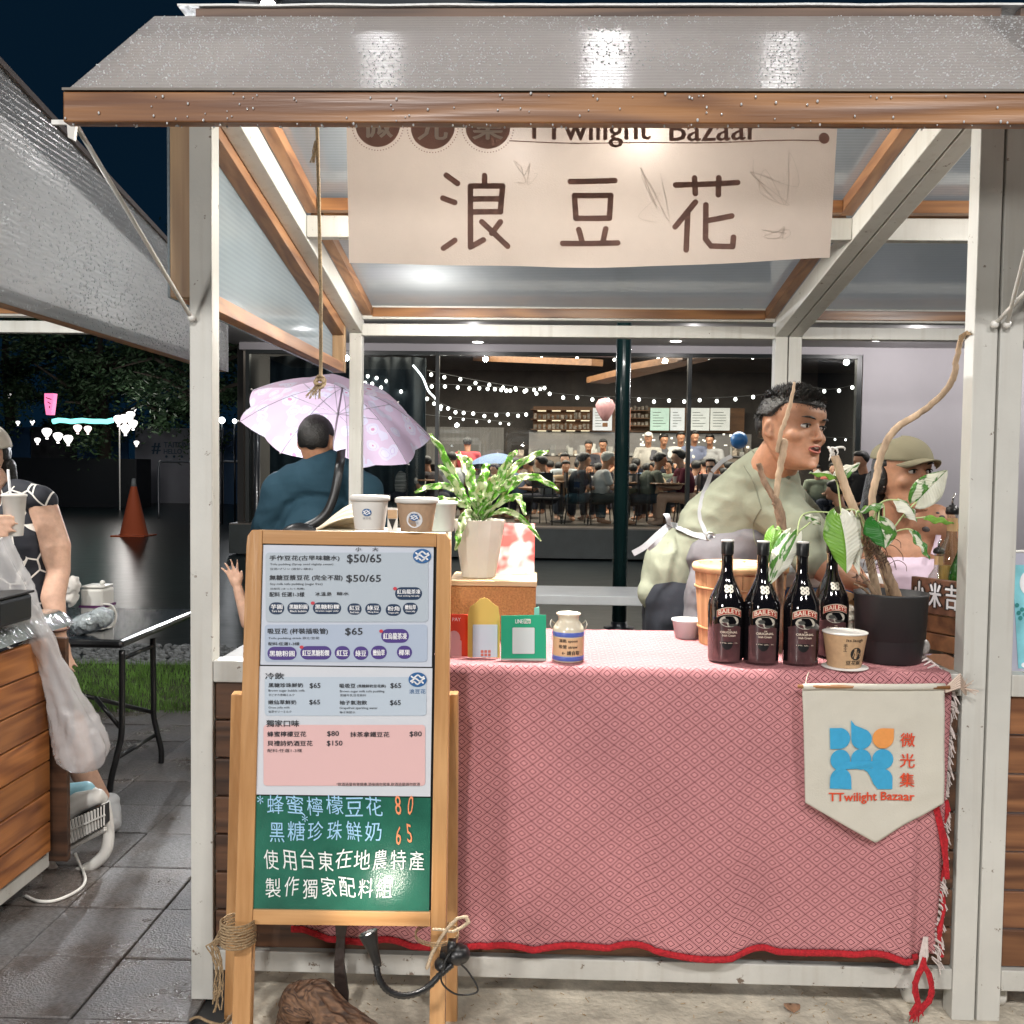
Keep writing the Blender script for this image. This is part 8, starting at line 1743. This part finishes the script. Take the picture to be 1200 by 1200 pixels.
for k, (xa, xb) in enumerate(((186, 224), (256, 288))):
    Yr = 26; mb = MB(); ga, gb_ = P(xa, 552, Yr), P(xb, 552, Yr); ga.z = gb_.z = -.03; h = P(xa, 541, Yr).z
    mb.tube(smooth_path([ga, Vector((ga.x, Yr, h-.15)), Vector((ga.x+.15, Yr, h)), Vector(((ga.x+gb_.x)/2, Yr, h)), Vector((gb_.x-.15, Yr, h)), Vector((gb_.x, Yr, h-.15)), gb_], 6), .03, 8)
    tag(obj('bike_rack', mb, mat('galvanised', (.35, .36, .38), .35, metal=.7), smooth=True), 'galvanised hoop rail in front of the '+('white' if k == 0 else 'blue')+' hoarding', 'rail', 'hoop rails by the road')
lg = mat('lantern_glow', (1, .95, .92), emit=2.6); lgw = mat('lantern_glow_warm', (1, .80, .78), emit=2.2)
lk = 0
def lantern(x, y, h, m, lab, Y=30, cm_=False):
    c = P(x, y+h/2, Y); s_ = (P(x, y-h/2, Y).z-c.z)
    t = thing('balloon_lantern', c, lab, 'lantern', 'glowing hot air balloon lanterns')
    mb = MB(); mb.lathe([(.14*s_, .20*s_), (.30*s_, .42*s_), (.42*s_, .66*s_), (.40*s_, .84*s_), (.25*s_, .96*s_), (0, s_)], c, 18); obj('envelope', mb, m, t, True); mb = MB(); mb.box(c.x-.09*s_, c.x+.09*s_, c.y-.09*s_, c.y+.09*s_, c.z-.02*s_, c.z+.12*s_); obj('basket', mb, m, t)
    for q in (-1, 1): mb = MB(); mb.tube([c+Vector((q*.08*s_, 0, .12*s_)), c+Vector((q*.13*s_, 0, .21*s_))], .01*s_, 4); obj('basket_rope', mb, M['rubber'], t)
for x, y, h, w, lab in ((55, 508, 13, 0, 'balloon lantern glowing second lowest, nearest to the cream cap'), (68, 513, 12.5, 0, 'balloon lantern in the middle of the low row of three'), (80, 516, 12.5, 0, 'balloon lantern at the right end of the low row of three'), (44, 517, 8, 0, 'small balloon lantern left of the low row of three'), (91, 503, 11, 1, 'rosy balloon lantern left of the pair under the leaves'), (103, 504, 10, 1, 'balloon lantern right of the pair under the leaves'), (147, 504, 13, 0, 'lowest balloon lantern of the big cluster by the white hoarding'), (139, 493, 13, 0, 'left balloon lantern of the big cluster'), (146, 492, 13, 0, 'middle balloon lantern of the big cluster'), (153, 488, 12, 0, 'top balloon lantern of the big cluster'), (156, 498, 12, 0, 'right balloon lantern of the big cluster'), (158, 479, 6, 0, 'tiny balloon lantern above the big cluster'), (160, 520, 7, 0, 'small balloon lantern at the corner of the white hoarding'), (11, 463, 6, 0, 'tiny balloon lantern high above the cream cap'), (38, 495, 6, 0, 'tiny lantern on the left above the dark boards'), (21, 496, 5.5, 0, 'tiny lantern just above the cream cap')): lantern(x, y, h, lgw if w else lg, lab, 30 if h > 9 else 34)
t = thing('cluster_pole', P(140, 545, 30.1), 'thin white pole under the big cluster of lanterns', 'pole'); mb = MB(); a = P(140, 500, 30.1); mb.tube([Vector((a.x, 30.1, -.03)), a], .02, 8); obj('shaft', mb, wpap, t)
tq = mat('turquoise_tube', (.25, .95, .85), emit=2.0)
mb = MB(); mb.tube([P(62, 494, 27)]+[P(62+7*k, 493.5+R.uniform(-1.2, 1.2), 27) for k in range(1, 11)], .075, 6); tag(obj('turquoise_light', mb, tq, smooth=True), 'long turquoise light tube glowing above the blue hoarding', 'light tube')
mb = MB(); f = lambda x, y: P(x, y, 26); mb.prism([f(52, 461), f(63, 461), f(62, 470), f(60, 486), f(54, 486), f(52, 472)], (0, .2, 0)); t = thing('neon_sign', P(57, 486, 26), 'small pink neon sign high above the lanterns', 'neon sign'); obj('panel', mb, mat('pink_neon', (1, .22, .45), emit=1.3), t)
mb = MB()
for i in range(3): stroke(mb, lambda x, y: P(x, y, 25.9), [(54+2*i, 466+5*i), (60-i, 468+5*i)], 1, 3)
obj('lettering', mb, mat('neon_ink', (.2, .02, .05), .5), t)
for k, (x, y, r, lab) in enumerate(((260, 492.5, .10, 'round street lamp left of the umbrella, larger of the two'), (275, 493.5, .07, 'round street lamp left of the umbrella, smaller of the two'), (301, 466, .035, 'bright blue-white lamp above the left rim of the umbrella'))):
    c = P(x, y, 24 if k < 2 else 7.6); t = thing('street_lamp', Vector((c.x, c.y, 0)), lab, 'street lamp', 'lamps glowing left of the cafe')
    mb = MB(); mb.ball(c, r*.8, 14, 10); obj('globe', mb, mat('lamp_globe', (.85, .95, 1), emit=6), t, True); mb = MB(); mb.tube([Vector((c.x, c.y+.02, -.03)), c-Vector((0, 0, r*.8))], .025, 8); obj('post', mb, M['blackm'], t, True)
light('street_light', 'POINT', (-8, 26, 3.6), 70, (.95, .97, 1), .15)
light('lantern_light', 'POINT', tuple(P(147, 495, 28.5)), 80, (1, .95, .9), .3)
lp = P(301, 466, 7.6); light('street_lamp_light', 'SPOT', tuple(lp+Vector((.03, -.10, 0))), 340, (.93, .96, 1), .05, tuple(P(393, 490, 5.4)), 62)
# trees
lf = mat('night_foliage', (.035, .075, .030), .6, ns=2, na=.5); bk = mat('tree_bark', (.05, .04, .03), .9, bs=8, ba=.6)
def tree(px_, Y, h, r, lab, n, low, seed):
    rr = random.Random(seed); x = P(px_, 540, Y).x; t = thing('tree', (x, Y, 0), lab, 'tree', 'dark trees beyond the road')
    mb = MB(); mb.tube([(x, Y, -.1), (x+.1, Y, h*.3), (x-.1, Y, h*.55), (x, Y, h*.8)], [.28, .2, .14, .05], 10)
    for k in range(9): a = rr.uniform(0, 6.28); z = h*rr.uniform(.3, .6); mb.tube([(x, Y, z), (x+math.cos(a)*r*.5, Y+math.sin(a)*r*.4, z+.8), (x+math.cos(a)*r*.85, Y+math.sin(a)*r*.7, z+rr.uniform(.2, 1.4))], [.1, .06, .02], 6)
    obj('trunk', mb, bk, t, True)
    vs = []; fs = []; cl = []
    for k in range(70):
        a = rr.uniform(0, 6.28); q = rr.random()**.5; zz = rr.random(); rad_ = r*(.45+.65*math.sin(math.pi*min(1, zz+.12))**.7)*q; cl.append((x+math.cos(a)*rad_, Y+math.sin(a)*rad_*.8, low+(h-low)*zz-.35*q*q*(1-zz)*2, rr.uniform(.35, .95)))
    for k in range(n):
        c = cl[rr.randrange(len(cl))]; g = lambda: rr.gauss(0, .5)*c[3]; p = Vector((c[0]+g(), c[1]+g(), c[2]+g()*.7-.1)); u = Vector((rr.uniform(-1, 1), rr.uniform(-1, 1), rr.uniform(-.8, .4))).normalized()*rr.uniform(.06, .13); v = u.cross(Vector((rr.uniform(-1, 1), rr.uniform(-1, 1), rr.uniform(-1, 1)))).normalized()*.035; b_ = len(vs); vs += [p-u, p+v, p+u, p-v]; fs.append((b_, b_+1, b_+2, b_+3))
    mb = MB(); mb.add(vs, fs); obj('crown', mb, lf, t)
tree(120, 33.5, 8.6, 4.6, 'dark drooping tree above the lantern cluster', 26000, 2.7, 1); tree(245, 31, 8.2, 3.6, 'dark tree between the left post and the umbrella', 18000, 2.9, 2); tree(10, 37, 9.5, 5, 'dark tree behind the cream cap', 16000, 3.2, 3); tree(180, 44, 10, 5, 'far dark tree behind the white hoarding', 14000, 3, 4)
